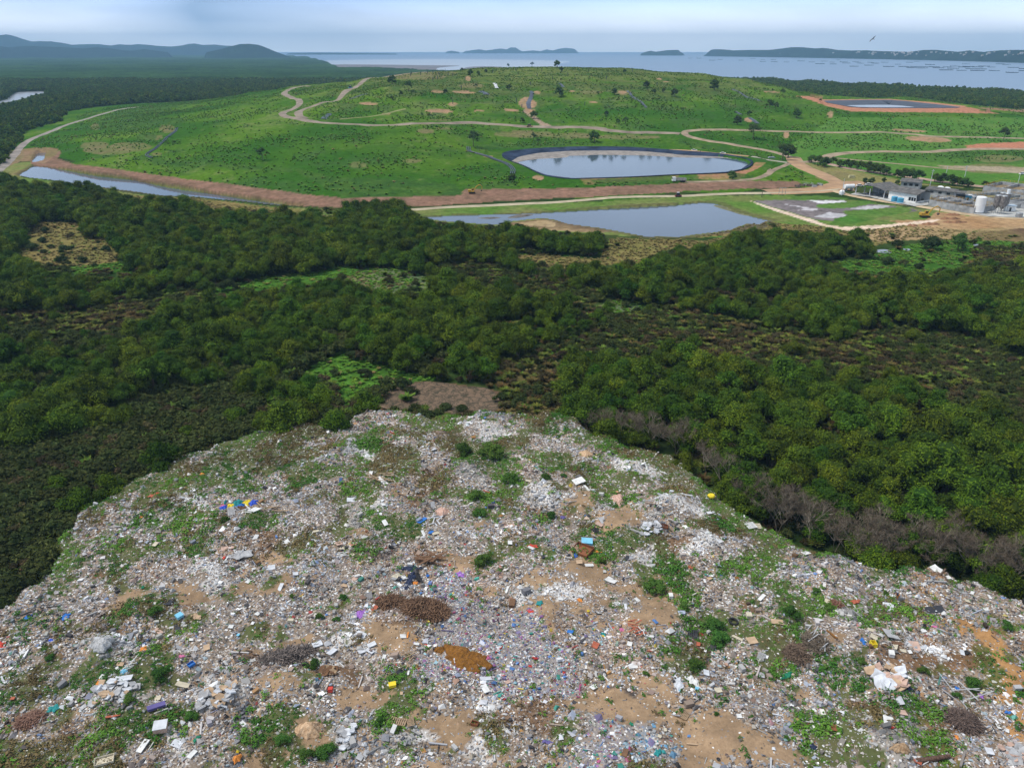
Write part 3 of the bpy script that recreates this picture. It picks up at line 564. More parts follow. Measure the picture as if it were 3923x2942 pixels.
road('dirt_road', cat(P('A1', 1990,775, 1950,755, 1950,728, 2000,705, 2050,690, 2212,645), P('A2', 80,580, 160,525, 240,508, 400,490, 560,472)), 8, MATS['worn_dirt_road'], 'dirt road climbing to the mound crest')
road('dirt_road', P('A6', 740,262, 600,220, 400,185, 150,143, 60,120, 30,102, 60,88, 150,80, 400,82, 900,98, 1430,105, 1700,125, 2300,138), 7, M_road, 'looping dirt road above the lined pond')
road('dirt_road', P('A6', 735,255, 748,285, 790,315, 900,362, 970,395, 1040,430, 1060,470), 13, M_road_red, 'wide orange road down from the junction')
road('dirt_road', cat(P('A5', 440,605, 900,578, 1500,548, 2212,514), P('A6', 300,491, 600,485, 850,478, 1040,462)), 5, mat('pale_track', (.42, .36, .25), .95, .12, .2), 'pale straight track beside the lower pond')
road('dirt_road', P('A6', 560,478, 750,474, 900,466, 1000,450, 1080,425, 1190,420), 17, M_road_red, 'broad orange yard beside the plant')
road('dirt_road', P('A6', 1000,472, 1100,500, 1200,520, 1600,580, 1850,622, 2050,640, 2400,655), 5.5, mat('sandy_track', (.46, .35, .22), .95, .14, .2), 'sandy track in front of the plant')
road('dirt_road', P('A6', 30,414, 200,412, 450,400, 560,370, 620,332, 710,296), 4.5, M_road, 'worn track on top of the embankment to the junction')
road('dirt_road', P('A6', 470,260, 600,278, 700,292), 4, mat('grey_track', (.33, .30, .25), .95, .1, .2), 'narrow grey track from the pond to the junction')
road('dirt_road', P('A6', 760,285, 850,285, 940,258, 1000,238, 1200,222, 1600,222, 1800,207, 2400,203), 9, M_road, 'orange road along the foot of the right slope')
road('dirt_road', P('A6', 900,280, 1000,308, 1200,345, 1400,370, 1700,415, 1960,445), 8, mat('pink_dirt_road', (.38, .26, .20), .95, .12, .15), 'orange road under the row of trees')
road('path', P('A6', 1010,262, 1300,290, 1660,325, 1900,345), 2.5, M_road, 'thin path between the grass banks')
road('path', P('A6', -60,215, 60,218, 250,238, 450,258), 4, M_road_red, 'reddish service path on the far rim of the lined pond')
road('path', cat(P('A2', 0,780, 180,765, 300,745, 430,712)), 2.5, mat('faint_track', (.24, .24, .10), .95, .12, .2), 'faint track curving up the mound')
# ------------------------------------------------------------------ plants: shared leaf builders
def rotz(n): return n
def leaf_quads(c, nrm, size, asp, g, cols):
    """c (n,3) centres, nrm (n,3) facing; returns verts, faces, colours"""
    n = len(c); nrm = nrm/np.linalg.norm(nrm, axis=1)[:, None]
    r = g.normal(size=(n, 3)); u = np.cross(nrm, r); u /= np.linalg.norm(u, axis=1)[:, None]; w = np.cross(nrm, u)
    s = size[:, None]*.5; k = s*asp
    v = np.stack([c-u*s, c-w*k*.8+nrm*s*.15, c+u*s, c+w*k*.8+nrm*s*.15], 1).reshape(-1, 3)
    f = np.arange(4*n).reshape(n, 4); return v, f, np.repeat(cols, 4, 0)
def ico(sub=1):
    import bmesh
    bm = bmesh.new(); bmesh.ops.create_icosphere(bm, subdivisions=sub, radius=1); v = np.array([x.co[:] for x in bm.verts]); f = np.array([[q.index for q in x.verts] for x in bm.faces]); bm.free(); return v, f
ICO1, ICO2 = ico(1), ico(2)
def crown_arrays(seed, R_=3.6, z0=1.0, z1=7.5, lobes=15, leaves=1800, lsize=.42, c1=(.055, .10, .022), c2=(.10, .16, .035), droop=.25, core=.8, lr=.40):
    g = np.random.default_rng(seed); V_, F3, F4, C = [], [], [], []; off = 0
    L_ = []
    for i in range(lobes):
        a = g.uniform(0, 2*math.pi); t = g.uniform(0, 1)
        if i < lobes*.35: rr = R_*.35*math.sqrt(g.random()); zz = z0+(z1-z0)*g.uniform(.55, .82)
        else: rr = R_*g.uniform(.5, .78); zz = z0+(z1-z0)*g.uniform(.22, .62)
        L_.append((rr*math.cos(a), rr*math.sin(a), zz, R_*lr*g.uniform(.75, 1.2)))
    L_ = np.array(L_); base = []
    for (x, y, z, r) in L_:
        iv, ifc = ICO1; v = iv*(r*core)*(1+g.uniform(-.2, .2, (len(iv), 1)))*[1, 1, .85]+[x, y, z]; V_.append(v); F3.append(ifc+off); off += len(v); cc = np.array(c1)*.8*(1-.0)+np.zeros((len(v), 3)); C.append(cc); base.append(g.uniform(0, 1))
    base = np.array(base)
    w = L_[:, 3]**2; k = g.choice(len(L_), leaves, p=w/w.sum()); d = g.normal(size=(leaves, 3)); d[:, 2] = np.abs(d[:, 2])*.9-.35; d /= np.linalg.norm(d, axis=1)[:, None]
    rad = L_[k, 3]*g.uniform(.72, 1.15, leaves)*(1+.18*np.sin(d[:, 0]*6+k)*np.cos(d[:, 1]*7+k*2)); c = L_[k, :3]+d*rad[:, None]*[1, 1, .9]
    c[:, 2] -= droop*g.random(leaves)*L_[k, 3]
    nrm = d+g.normal(size=(leaves, 3))*.55+[0, 0, .25]
    mixv = np.clip(base[k]*.6+g.uniform(0, .55, leaves), 0, 1)[:, None]; col = np.array(c1)*(1-mixv)+np.array(c2)*mixv
    v, f, cc = leaf_quads(c, nrm, lsize*g.uniform(.6, 1.4, leaves), .55, g, col)
    V_.append(v); F4.append(f+off); C.append(cc)
    return np.concatenate(V_), np.concatenate(F3), np.concatenate(F4), np.concatenate(C)
def crown_mesh(name, **k):
    v, f3, f4, c = crown_arrays(**k); return mesh_np(name, v, [f3, f4], [M_leaf], col=c)
def trunk_mesh(name, seed, h, r, n=4, spread=1.4):
    g = random.Random(seed); mb = MB()
    for i in range(n):
        a = g.uniform(0, 6.28); p = [Vector((.15*math.cos(a), .15*math.sin(a), -.4))]; e = g.uniform(.5, 1)*spread
        for k in range(1, 4): p.append(Vector((e*math.cos(a)*(k/3)**1.3+g.uniform(-.15, .15), e*math.sin(a)*(k/3)**1.3+g.uniform(-.15, .15), h*k/3)))
        for k in range(3): mb.tube(p[k], p[k+1], r*(1-.25*k), r*(1-.25*(k+1)), n=5, cap=False)
    me = bpy.data.meshes.new(name); me.from_pydata(mb.v, [], mb.f); me.materials.append(M_bark); me.update(); return me
MANG = [dict(R_=3.5, z1=8.0, lobes=11, lr=.44), dict(R_=3.9, z1=8.8, lobes=13, lr=.42), dict(R_=3.0, z1=9.2, lobes=11, lr=.46), dict(R_=4.3, z1=7.4, lobes=14, lr=.40), dict(R_=3.3, z1=6.8, lobes=10, lr=.46), dict(R_=3.8, z1=8.2, lobes=12, lr=.44), dict(R_=2.8, z1=6.4, lobes=9, lr=.48)]
CROWN, TRUNK, LOW = [], [], []
for i, k in enumerate(MANG):
    a = .5+.5*math.sin(i*2.4)
    c1 = (.018+.012*a, .052+.010*a, .006); c2 = (.078+.05*a, .165+.03*a, .012)
    CROWN.append(crown_mesh('crown', seed=i, z0=.8, leaves=3400, lsize=.40, c1=c1, c2=c2, **k)); TRUNK.append(trunk_mesh('trunk', i, 3.6, .13))
    LOW.append(crown_mesh('far_crown', seed=i+50, z0=.5, leaves=420, lsize=1.1, c1=c1, c2=c2, core=.9, **k))
def inst_field(name, pts, scl, rot, idx, meshes, label, cat_, kind='stuff'):
    """one object that draws many copies of a few meshes on its points"""
    me = mesh_np(name, pts, np.zeros((0, 3), int), extra=dict(scl=scl, rot=rot)); a = me.attributes.new('idx', 'INT', 'POINT'); a.data.foreach_set('value', np.asarray(idx, np.int32))
    co = bpy.data.collections.new(name+'_kinds')
    for i, m in enumerate(meshes):
        o = bpy.data.objects.new('%s_kind_%02d' % (name, i), m); co.objects.link(o)
    ng = bpy.data.node_groups.new(name, 'GeometryNodeTree'); ng.interface.new_socket('Geometry', in_out='INPUT', socket_type='NodeSocketGeometry'); ng.interface.new_socket('Geometry', in_out='OUTPUT', socket_type='NodeSocketGeometry')
    N = ng.nodes; L = ng.links; gi = N.new('NodeGroupInput'); go = N.new('NodeGroupOutput'); ip = N.new('GeometryNodeInstanceOnPoints'); ci = N.new('GeometryNodeCollectionInfo')
    ci.inputs['Collection'].default_value = co; ci.inputs['Separate Children'].default_value = True; ci.inputs['Reset Children'].default_value = True
    def na(n, t):
        x = N.new('GeometryNodeInputNamedAttribute'); x.data_type = t; x.inputs['Name'].default_value = n; return x.outputs[0]
    cx = N.new('ShaderNodeCombineXYZ'); L.new(na('rot', 'FLOAT'), cx.inputs[2])
    L.new(gi.outputs[0], ip.inputs['Points']); L.new(ci.outputs[0], ip.inputs['Instance']); ip.inputs['Pick Instance'].default_value = True
    L.new(na('idx', 'INT'), ip.inputs['Instance Index']); L.new(cx.outputs[0], ip.inputs['Rotation'])
    c2 = N.new('ShaderNodeCombineXYZ'); s_ = na('scl', 'FLOAT')
    for k in range(3): L.new(s_, c2.inputs[k])
    L.new(c2.outputs[0], ip.inputs['Scale']); L.new(ip.outputs[0], go.inputs[0])
    o = obj(name, me); m = o.modifiers.new('copies', 'NODES'); m.node_group = ng
    return tag(o, label, cat_, kind=kind)
def segdist(px, py, poly):
    d2 = np.full(px.shape, 1e12)
    for i in range(len(poly)):
        a = poly[i]; b = poly[(i+1) % len(poly)]; e = b-a; l = e @ e
        if l < 1e-9: continue
        t = np.clip(((px-a[0])*e[0]+(py-a[1])*e[1])/l, 0, 1); d2 = np.minimum(d2, (px-a[0]-t*e[0])**2+(py-a[1]-t*e[1])**2)
    return np.sqrt(d2)
def dump_sd(x, y):
    d = segdist(x, y, DUMP_W); return np.where(inpoly(x, y, DUMP_W), d, -d)
WOOD_TOP = cat(P('A4', -800,380, 0,400, 120,430, 350,470, 560,462, 650,480, 850,530, 1000,545, 1200,570, 1400,605, 1700,610, 2000,610, 2212,605), P('A5', 0,615, 60,600, 150,585, 400,575, 460,600, 530,665, 600,700, 850,715, 1100,725, 1350,765), P('B2', 1700,185, 1760,240, 1730,325, 1400,300, 1300,290, 1130,290, 1100,310, 1500,385, 1790,400, 1900,330, 2040,330, 2120,300, 2212,290),
    P('B3', 0,245, 120,240, 260,215, 400,170, 560,140, 760,170, 900,165, 1000,150, 1100,150, 1200,180, 1240,240, 1235,330, 1100,350, 1300,420, 1500,440, 1830,380, 1900,310, 2300,310))
WOOD_F = np.concatenate([WOOD_TOP, [[6000, 900], [9000, 5000], [-9000, 5000], [-9000, 700]]])
BACK_F = np.array([(-6000, 1200), (-500, 850), (-200, 735), (0, 637), (35, 607), (65, 573), (82, 553), (117, 523), (176, 499), (264, 463), (353, 440), (435, 415), (529, 402), (646, 392), (764, 373), (1087, 332), (1300, 308), (1300, 150), (-6000, 150)], float)
def jgrid(x0, x1, y0, y1, s, g, jit=.42):
    X, Y = np.meshgrid(np.arange(x0, x1, s), np.arange(y0, y1, s*.9)); X = X+(np.arange(X.shape[0]) % 2)[:, None]*s*.5
    return (X+g.uniform(-jit, jit, X.shape)*s).ravel(), (Y+g.uniform(-jit, jit, Y.shape)*s).ravel()
def infront(x, y, m=4): return np.abs(np.arctan2(x, np.maximum(y, 1))) < R(40+m)

# wood in front of the mound
g = np.random.default_rng(11)
X, Y = jgrid(-330, 330, 75, 470, 5.2, g)
fx, fy = proj(X, Y, np.full(X.shape, 1.0)); jx = fx+fbm(X, Y, 15, 2)*25; jy = fy+fbm(X+99, Y, 15, 2)*8
ok = inpoly(jx, jy, WOOD_F) & (fx > -350) & (fx < 4300) & (dump_sd(X, Y) < -1.5)
zone = np.zeros(X.shape, int)
for n_, k in enumerate(('straw', 'green', 'reed', 'mud', 'olive', 'fern')): zone[in_zone(jx, jy, k)] = n_+1
f2x, f2y = proj(X, Y, np.full(X.shape, 5.2)); f3x, f3y = proj(X, Y, np.full(X.shape, 2.8))
for k in ('straw', 'green', 'reed', 'mud', 'olive'):
    b_ = (in_zone(f2x, f2y, k) | in_zone(f3x, f3y, k)) & (zone != 6); zone[b_ & (zone == 0)] = 9
ok &= inpoly(f2x, f2y, WOOD_F)
zone[(zone == 0) & in_zone(f3x, f3y, 'fern') & (fbm(X, Y, 12, 2) > -.2)] = 9
keep = ok & ((zone == 0) | ((zone == 6) & (g.random(len(X)) < .07)))
thin = fbm(X, Y, 30, 3); keep &= (thin > -.55) | (zone == 6)
dens_far = (fy < 1150) | (g.random(len(X)) < .88); keep &= dens_far
for w in (P2_water, P3_water): keep &= ~inpoly(X, Y, w) & (segdist(X, Y, w) > 4)
TX, TY = X[keep], Y[keep]; tf = fy[keep]; tz = zone[keep]
ds = np.hypot(TX, TY); o_ = np.argsort(ds)
sc_ = g.uniform(.68, 1.15, len(TX))*(1+.28*fbm(TX, TY, 28, 2)+.15*fbm(TX+9, TY, 11, 2))*np.where(ds < 140, .95, 1.05)*np.where(tz == 6, .6, 1); ix_ = g.integers(0, 7, len(TX)); rt_ = g.uniform(0, 6.28, len(TX))
near_i = [i for i in o_ if -60 < proj(TX[i], TY[i], 5.)[0] < FW+60 and sc_[i] > .55][:288]
nset = np.zeros(len(TX), bool); nset[near_i] = True
fxn, fyn = proj(TX, TY, np.full(TX.shape, 4.0))
protos = []
for i in range(7):
    t = bpy.data.objects.new('mangrove_tree', None); protos.append((CROWN[i], TRUNK[i]))
for i in near_i:
    left = fxn[i] < 1300; mid = 1300 <= fxn[i] < 2150
    lab = ('bushy dark green mangrove in the wood left of the rubbish dump' if left else 'bushy green mangrove in the wood straight beyond the rubbish dump' if mid else 'bushy green mangrove in the wood right of the rubbish dump')
    grp = 'mangroves left of the dump' if left else 'mangroves beyond the dump tip' if mid else 'mangroves right of the dump'
    e = empty('mangrove_tree', (TX[i], TY[i], .9), rt_[i], lab, 'tree', grp, sc_[i]); obj('crown', CROWN[ix_[i]], e); obj('trunk', TRUNK[ix_[i]], e)
r = ~nset
BC = []                                                  # crown with its stems, for the woods nobody could count
inst_field('mangrove_wood', np.c_[TX[r], TY[r], np.full(r.sum(), .8)], sc_[r], rt_[r], ix_[r], CROWN, 'dense dark green mangrove wood between the dump and the mound', 'wood')
print('near wood', len(TX), 'individual', len(near_i))
# woods behind the mound
X, Y = jgrid(-1500, 1500, 480, 2150, 7.6, g)
m = infront(X, Y, 0); X, Y = X[m], Y[m]
fx, fy = proj(X, Y, np.full(X.shape, 1.0)); bh = base_h(X, Y)
ok = inpoly(X, Y, LANDW) & (bh < 2.3) & (inpoly(fx+fbm(X, Y, 40, 2)*6, fy, BACK_F) | (Y > 880)) & ~inpoly(X, Y, P6_water)
for zt_ in (3, 6, 9): ok &= ~inpoly(*proj(X, Y, np.full(X.shape, float(zt_))), P6_F)
X, Y = X[ok], Y[ok]; n = len(X); hgt = 1+.5*fbm(X, Y, 60, 3)
inst_field('far_mangrove_wood', np.c_[X, Y, np.full(n, .5)], g.uniform(.85, 1.3, n)*hgt, g.uniform(0, 6.28, n), g.integers(0, 7, n), LOW, 'blue-green mangrove wood behind and left of the mound', 'wood')
print('back wood', n)
def far_canopy():
    r = 1950*(16500/1950)**np.linspace(0, 1, 620); a = np.linspace(R(-41), R(41), 950); Rr, A = np.meshgrid(r, a, indexing='ij'); X = (Rr*np.sin(A)).ravel(); Y = (Rr*np.cos(A)).ravel()
    land = inpoly(X, Y, LANDW); h = 6+2.5*fbm(X, Y, 13, 2)+3*fbm(X, Y, 90, 3)+7*np.clip(Rr.ravel()/6000, 0, 1.6)*fbm(X, Y, 500, 3); H = np.where(land, h, -6)
    t = np.clip(.5+fbm(X, Y, 120, 4)+.4*fbm(X, Y, 14, 2), 0, 1)[:, None]; col = np.array((.014, .036, .009))*(1-t)+np.array((.034, .075, .017))*t
    na = len(a); I, J = np.meshgrid(np.arange(len(r)-1), np.arange(na-1), indexing='ij'); b = (I*na+J).ravel(); f = np.c_[b, b+1, b+na+1, b+na]
    k = land[f].any(1); f = f[k]; u, inv = np.unique(f, return_inverse=True)
    me = mesh_np('distant_forest', np.c_[X, Y, H][u], inv.reshape(f.shape), [MATS['leaves'] if False else M_far], col=col[u], smoothf=False); tag(obj('distant_forest', me), 'flat hazy forest plain reaching to the far left horizon', 'forest', kind='stuff')
M_far = attr_mat('far_forest', nscale=.05, nvar=.45, spec=0)
far_canopy()
# ferns and low brown shrubs
def fern_mesh(seed, R_=1.3, n=70, c1=(.035, .048, .012), c2=(.085, .06, .022), h=1.3, w=.16):
    g = np.random.default_rng(seed); v = []; f = []; C = []
    for i in range(n):
        a = g.uniform(0, 6.28); l = R_*g.uniform(.5, 1.1); hh = h*g.uniform(.6, 1.1); d = np.array([math.cos(a), math.sin(a)]); s = np.array([-d[1], d[0]])*w*g.uniform(.6, 1.5); t = g.random(); col = np.array(c1)*(1-t)+np.array(c2)*t
        b = len(v)
        for k, q in enumerate((0, .45, 1.0)):
            z = hh*(q*(2-q*1.1)) if q else 0; p = d*l*q; ww = s*(1, 1, .15)[k]
            v += [(*(p-ww), z), (*(p+ww), z)]; C += [col, col]
        f += [(b, b+1, b+3, b+2), (b+2, b+3, b+5, b+4)]
    return mesh_np('fern', v, np.array(f), [M_leaf], col=np.array(C))
TUFT = [fern_mesh(11, R_=.9, n=46, c1=(.055, .17, .018), c2=(.12, .26, .03), h=.6, w=.1), fern_mesh(12, R_=.9, n=46, c1=(.15, .145, .045), c2=(.28, .23, .085), h=.6, w=.1), crown_mesh('scrub_kind', seed=93, R_=1.2, z0=.05, z1=1.1, lobes=8, leaves=170, lsize=.42, c1=(.032, .10, .016), c2=(.075, .17, .028))]
FERN = [fern_mesh(1, c1=(.05, .085, .014), c2=(.11, .125, .024)), fern_mesh(2, c1=(.045, .095, .014), c2=(.095, .15, .022)), fern_mesh(3, c1=(.06, .055, .016), c2=(.125, .09, .03)), crown_mesh('shrub_kind', seed=91, R_=1.5, z0=.1, z1=1.9, lobes=9, leaves=420, lsize=.32, c1=(.028, .045, .012), c2=(.075, .09, .025)), crown_mesh('shrub_kind', seed=92, R_=1.3, z0=.1, z1=1.6, lobes=8, leaves=380, lsize=.28, c1=(.045, .042, .018), c2=(.10, .08, .035))]
X, Y = g.uniform(-260, 260, 92000), g.uniform(70, 420, 92000)
fx, fy = proj(X, Y, np.full(X.shape, 1.0)); jx = fx+fbm(X, Y, 9, 3)*28; jy = fy+fbm(X+99, Y, 9, 3)*10
zf = in_zone(jx, jy, 'fern'); zo = in_zone(jx, jy, 'olive'); zg = in_zone(jx, jy, 'green'); zr = in_zone(jx, jy, 'reed'); zs = in_zone(jx, jy, 'straw'); zm = in_zone(jx, jy, 'mud')
wood = inpoly(jx, jy, WOOD_F) & ~(zf | zo | zg | zr | zs | zm)
pr = np.where(zf, .93, np.where(zo, .5, np.where(zg, .012, np.where(zs, .006, np.where(wood, .35, 0))))); pr = np.where(zr, .04, pr); pr = np.where(zm, .02, pr)
keep = (g.random(len(X)) < pr) & (dump_sd(X, Y) < -1) & (fx > -300) & (fx < 4250)
for w in (P2_water, P3_water): keep &= ~inpoly(X, Y, w)
X, Y = X[keep], Y[keep]; n = len(X); br = fbm(X, Y, 25, 3)
idx = np.where(g.random(n)+br*.8 > .5, g.choice([1, 3], n), g.choice([0, 2, 4, 0], n)); qx, qy = proj(X, Y, np.full(n, 1.)); lf = (qx < 1700) & (qy > 1300); idx = np.where(lf, g.choice([3, 3, 4, 1, 3], n), idx); big_ = np.where(lf, 1.5, 1.0)
inst_field('low_shrubs', np.c_[X, Y, np.full(n, .85)], g.uniform(.7, 1.45, n)*big_, g.uniform(0, 6.28, n), idx, FERN, 'brownish ferns and low shrubs filling the marsh between the trees', 'undergrowth')
print('shrubs', n)
def tufts():
    X, Y = g.uniform(-260, 260, 130000), g.uniform(70, 470, 130000); fx, fy = proj(X, Y, np.full(X.shape, 1.0)); zg = in_zone(fx, fy, 'green') | in_zone(fx, fy, 'reed'); zs = in_zone(fx, fy, 'straw') | in_zone(fx, fy, 'olive')
    k = ((zg & (g.random(len(X)) < .95)) | (zs & (g.random(len(X)) < .7))) & (fbm(X, Y, 7, 3) > -.45) & (dump_sd(X, Y) < -1) & ~inpoly(X, Y, P2_water) & ~inpoly(X, Y, P3_water)
    X1, Y1, i1 = X[k], Y[k], np.where(zg[k] ^ (g.random(k.sum()) < .08), 0, 1); s1 = g.uniform(.5, 1.1, len(X1)); z1 = np.full(len(X1), .95)
    X, Y = jgrid(-560, 720, 420, 1250, 3.4, g, .5); bh = base_h(X, Y); H = terrain_h(X, Y); n4 = fbm(X+5, Y, 22, 4)+.6*fbm(X/2.2, Y-300, 60, 3); k = (bh > 3.2) & infront(X, Y, -2) & (n4+g.normal(0, .3, len(X)) > .12) & (np.abs(H-bh) < .01)
    
    ax, ay = proj(X, Y, H)
    for p_ in NOTUFT: k &= ~inpoly(ax, ay, p_)
    kk = np.where(k)[0]; dm = np.full(len(kk), 1e9)
    for q, w in ROADS:
        for j in range(0, len(kk), 6000): m_ = kk[j:j+6000]; dm[j:j+6000] = np.minimum(dm[j:j+6000], np.sqrt(((X[m_, None]-q[None, :, 0])**2+(Y[m_, None]-q[None, :, 1])**2).min(1))-w*.5)
    k[kk[dm < 3]] = False
    X2, Y2, H2, n4 = X[k], Y[k], H[k], n4[k]; i2 = np.where(n4+g.normal(0, .2, len(X2)) > .92, 2, np.where(g.random(len(X2)) < .05, 1, 0)); s2 = np.where(i2 == 2, g.uniform(.5, 1.3, len(X2)), g.uniform(.8, 1.8, len(X2))); print('tufts', len(X1), len(X2))
    a = np.concatenate; inst_field('tall_grass', np.c_[a([X1, X2]), a([Y1, Y2]), a([z1, H2-.05])], a([s1, s2]), g.uniform(0, 6.28, len(X1)+len(X2)), a([i1, i2]), TUFT, 'tall grass tufts and low scrub on the mound and marsh clearings', 'grass')
tufts()

# ------------------------------------------------------------------ the rubbish dump
DIRT = [('B6', 490,700,110,90,-25), ('B6', 840,900,170,90,10), ('B5', 1830,940,110,70,-20), ('B5', 790,1010,120,45,0), ('B5', 1190,620,80,50,0), ('B4', 2010,1420,130,60,-10), ('C1', 1080,130,130,45,0), ('C1', 2130,560,110,70,-10), ('C2', 170,420,130,70,0), ('C2', 150,880,230,130,0), ('C2', 400,1200,190,120,0), ('C2', 850,870,220,120,15), ('C2', 1530,1180,280,160,-5), ('C3', 800,980,400,170,10), ('C3', 1100,270,230,130,0), ('C3', 560,230,220,90,10), ('C3', 1100,800,380,70,22), ('C3', 1400,1150,500,150,22), ('C3', 1900,1330,400,170,15), ('C3', 1550,1420,300,120,0), ('C3', 2080,870,110,70,0), ('C4', 60,860,100,80,0), ('C4', 420,870,70,110,0), ('C4', 100,1460,240,110,0), ('C4', 1850,430,330,70,38), ('C4', 2130,720,260,90,35), ('C4', 2130,870,150,140,40), ('C4', 2200,1150,110,120,40), ('B6', 560,1380,220,140,0), ('B6', 900,1500,180,70,0), ('B6', 1170,1400,140,60,0), ('B5', 130,1120,120,70,-15), ('B6', 130,1380,120,120,0), ('B6', 900,790,100,50,0), ('C2', 1020,1330,70,50,0), ('C3', 2050,1480,300,60,0), ('C2', 1900,1480,200,60,0), ('C3', 450,1430,150,70,0), ('B4', 1560,1500,180,50,0), ('B6', 520,350,60,35,0), ('C3', 200,290,120,40,0)]
GREEN = [('B5', 1640,240,110,110,0), ('B5', 1900,370,300,130,10), ('B5', 2130,520,90,90,0), ('B5', 1130,320,170,150,20), ('B5', 900,230,90,50,0), ('B5', 400,400,330,90,12), ('B5', 200,300,220,80,0), ('B5', 490,660,110,70,20), ('B5', 850,750,140,60,0), ('B5', 1120,890,200,110,0), ('B5', 940,1090,90,110,-30), ('B5', 610,990,70,80,-40), ('B5', 310,1090,120,90,20), ('B5', 520,1190,90,30,20), ('B5', 1890,1180,90,130,10), ('B5', 1840,700,140,60,0), ('B5', 1850,820,80,50,0), ('B5', 340,1430,60,30,20), ('B5', 690,1510,50,25,0), ('B5', 1560,640,110,60,-25),
  ('B6', 980,340,330,70,8), ('B6', 1300,420,180,110,35), ('B6', 700,230,190,90,20), ('B6', 540,190,110,60,30), ('B6', 1230,540,230,80,15), ('B6', 840,560,150,70,20), ('B6', 560,840,110,60,-10), ('B6', 510,960,100,70,-20), ('B6', 240,830,70,50,0), ('B6', 850,1060,150,60,10), ('B6', 1100,1150,160,70,25), ('B6', 1230,1270,270,90,10), ('B6', 1110,1430,150,90,0), ('B6', 1680,830,220,110,30), ('B6', 2000,1000,220,130,30), ('B6', 2050,1150,190,90,20), ('B6', 1900,1250,160,70,20), ('B6', 1420,1430,190,90,10), ('B6', 2060,1420,190,90,20), ('B6', 680,710,60,45,0), ('B6', 350,500,60,30,0), ('B6', 200,520,70,50,0),
  ('C3', 1430,200,120,90,40), ('C3', 1650,310,180,90,40), ('C3', 1650,430,150,80,10), ('C3', 1430,540,200,110,20), ('C3', 1430,680,120,70,0), ('C3', 1950,480,220,70,25), ('C3', 2100,560,120,150,20), ('C3', 1900,170,220,50,25), ('C3', 2050,830,100,50,-30),
  ('C4', 300,360,90,110,0), ('C4', 150,450,200,100,20), ('C4', 150,620,180,140,30), ('C4', 230,230,90,50,0), ('C4', 560,180,70,50,0), ('C4', 350,140,80,60,0), ('C4', 700,560,130,60,-20), ('C4', 830,640,60,50,0), ('C4', 850,810,160,60,15), ('C4', 350,840,90,60,0), ('C4', 1350,740,70,60,0), ('C4', 1460,660,90,40,15), ('C4', 1770,810,100,70,35), ('C4', 1640,940,60,40,20), ('C4', 800,1130,160,110,20), ('C4', 650,1270,170,110,0), ('C4', 450,1430,160,100,0), ('C4', 780,1450,160,70,0), ('C4', 2070,330,70,45,0), ('C4', 1890,270,80,25,25), ('C4', 1340,200,70,60,0), ('C4', 1400,1390,70,40,20), ('C4', 1460,1060,50,30,0),
  ('C2', 540,1370,170,110,0), ('C2', 200,1310,110,90,20), ('C2', 620,1180,60,170,10), ('C2', 1000,1130,80,90,0), ('C2', 1040,1020,90,70,20), ('C2', 1160,1200,60,40,0), ('C2', 430,680,80,60,0), ('C2', 300,720,60,60,0), ('C2', 150,1470,200,70,0), ('C2', 540,170,110,50,0),
  ('C1', 270,350,130,40,-20), ('C1', 950,440,200,50,0), ('C1', 1100,250,150,90,-10), ('C1', 1330,250,90,80,0), ('C1', 700,360,120,50,-10), ('C1', 440,620,80,40,-10), ('C1', 760,660,100,40,-20), ('C1', 1340,780,150,130,-20), ('C1', 200,920,190,90,-25), ('C1', 1120,1000,110,60,-25), ('C1', 1620,1110,100,50,-15), ('C1', 1020,1200,170,100,-20), ('C1', 600,1350,240,130,-20), ('C1', 60,1400,120,120,0), ('C1', 1150,580,70,30,-10), ('C1', 1380,1320,80,60,-20), ('C1', 900,600,60,60,0), ('C1', 1700,1490,90,50,0), ('C1', 600,1080,110,50,-25), ('C1', 1220,160,80,40,0), ('C1', 1830,80,110,60,-10), ('C1', 420,270,90,40,-20),
  ('B4', 1430,690,190,70,30), ('B4', 1600,830,140,90,20), ('B4', 1270,900,150,80,0), ('B4', 2060,530,190,110,10), ('B4', 1820,880,120,60,0), ('B4', 2150,250,150,60,0), ('B4', 1050,1180,190,90,-15), ('B4', 1000,1330,150,100,0), ('B4', 1040,1480,130,50,0), ('B4', 500,1260,120,80,-50), ('B4', 800,830,110,50,-25), ('B4', 1480,360,220,60,-25), ('B4', 1870,330,130,60,-20), ('B4', 1700,1130,150,110,10), ('B4', 420,1370,100,40,-35), ('B4', 700,1130,130,60,-20), ('B4', 1560,640,110,40,20), ('B4', 1700,620,110,40,0)]
WHITE = [('B6', 940,470,210,80,5), ('B6', 1480,1090,170,65,-15), ('B6', 960,1230,110,90,25), ('B6', 1230,840,270,40,5), ('B6', 80,600,110,100,0), ('B6', 250,640,150,60,0), ('B6', 1240,790,240,30,5), ('B4', 1740,1370,110,80,-30), ('B5', 970,680,90,60,0), ('C2', 1960,940,110,170,20), ('C2', 1790,1390,150,130,0), ('C2', 560,480,130,80,-10), ('C2', 870,470,110,60,0), ('C2', 1270,1230,110,60,0), ('C3', 60,100,130,80,0), ('C3', 330,60,140,80,0), ('B5', 1900,120,140,70,0), ('B5', 850,260,110,50,0), ('C1', 1100,500,110,40,-20), ('C1', 1540,510,70,60,0), ('C4', 960,1200,50,60,0), ('B4', 1660,700,110,50,15), ('C4', 1350,480,200,70,20), ('C1', 1800,850,200,70,-40), ('C3', 250,520,120,60,0), ('C1', 1520,1330,60,60,0)]
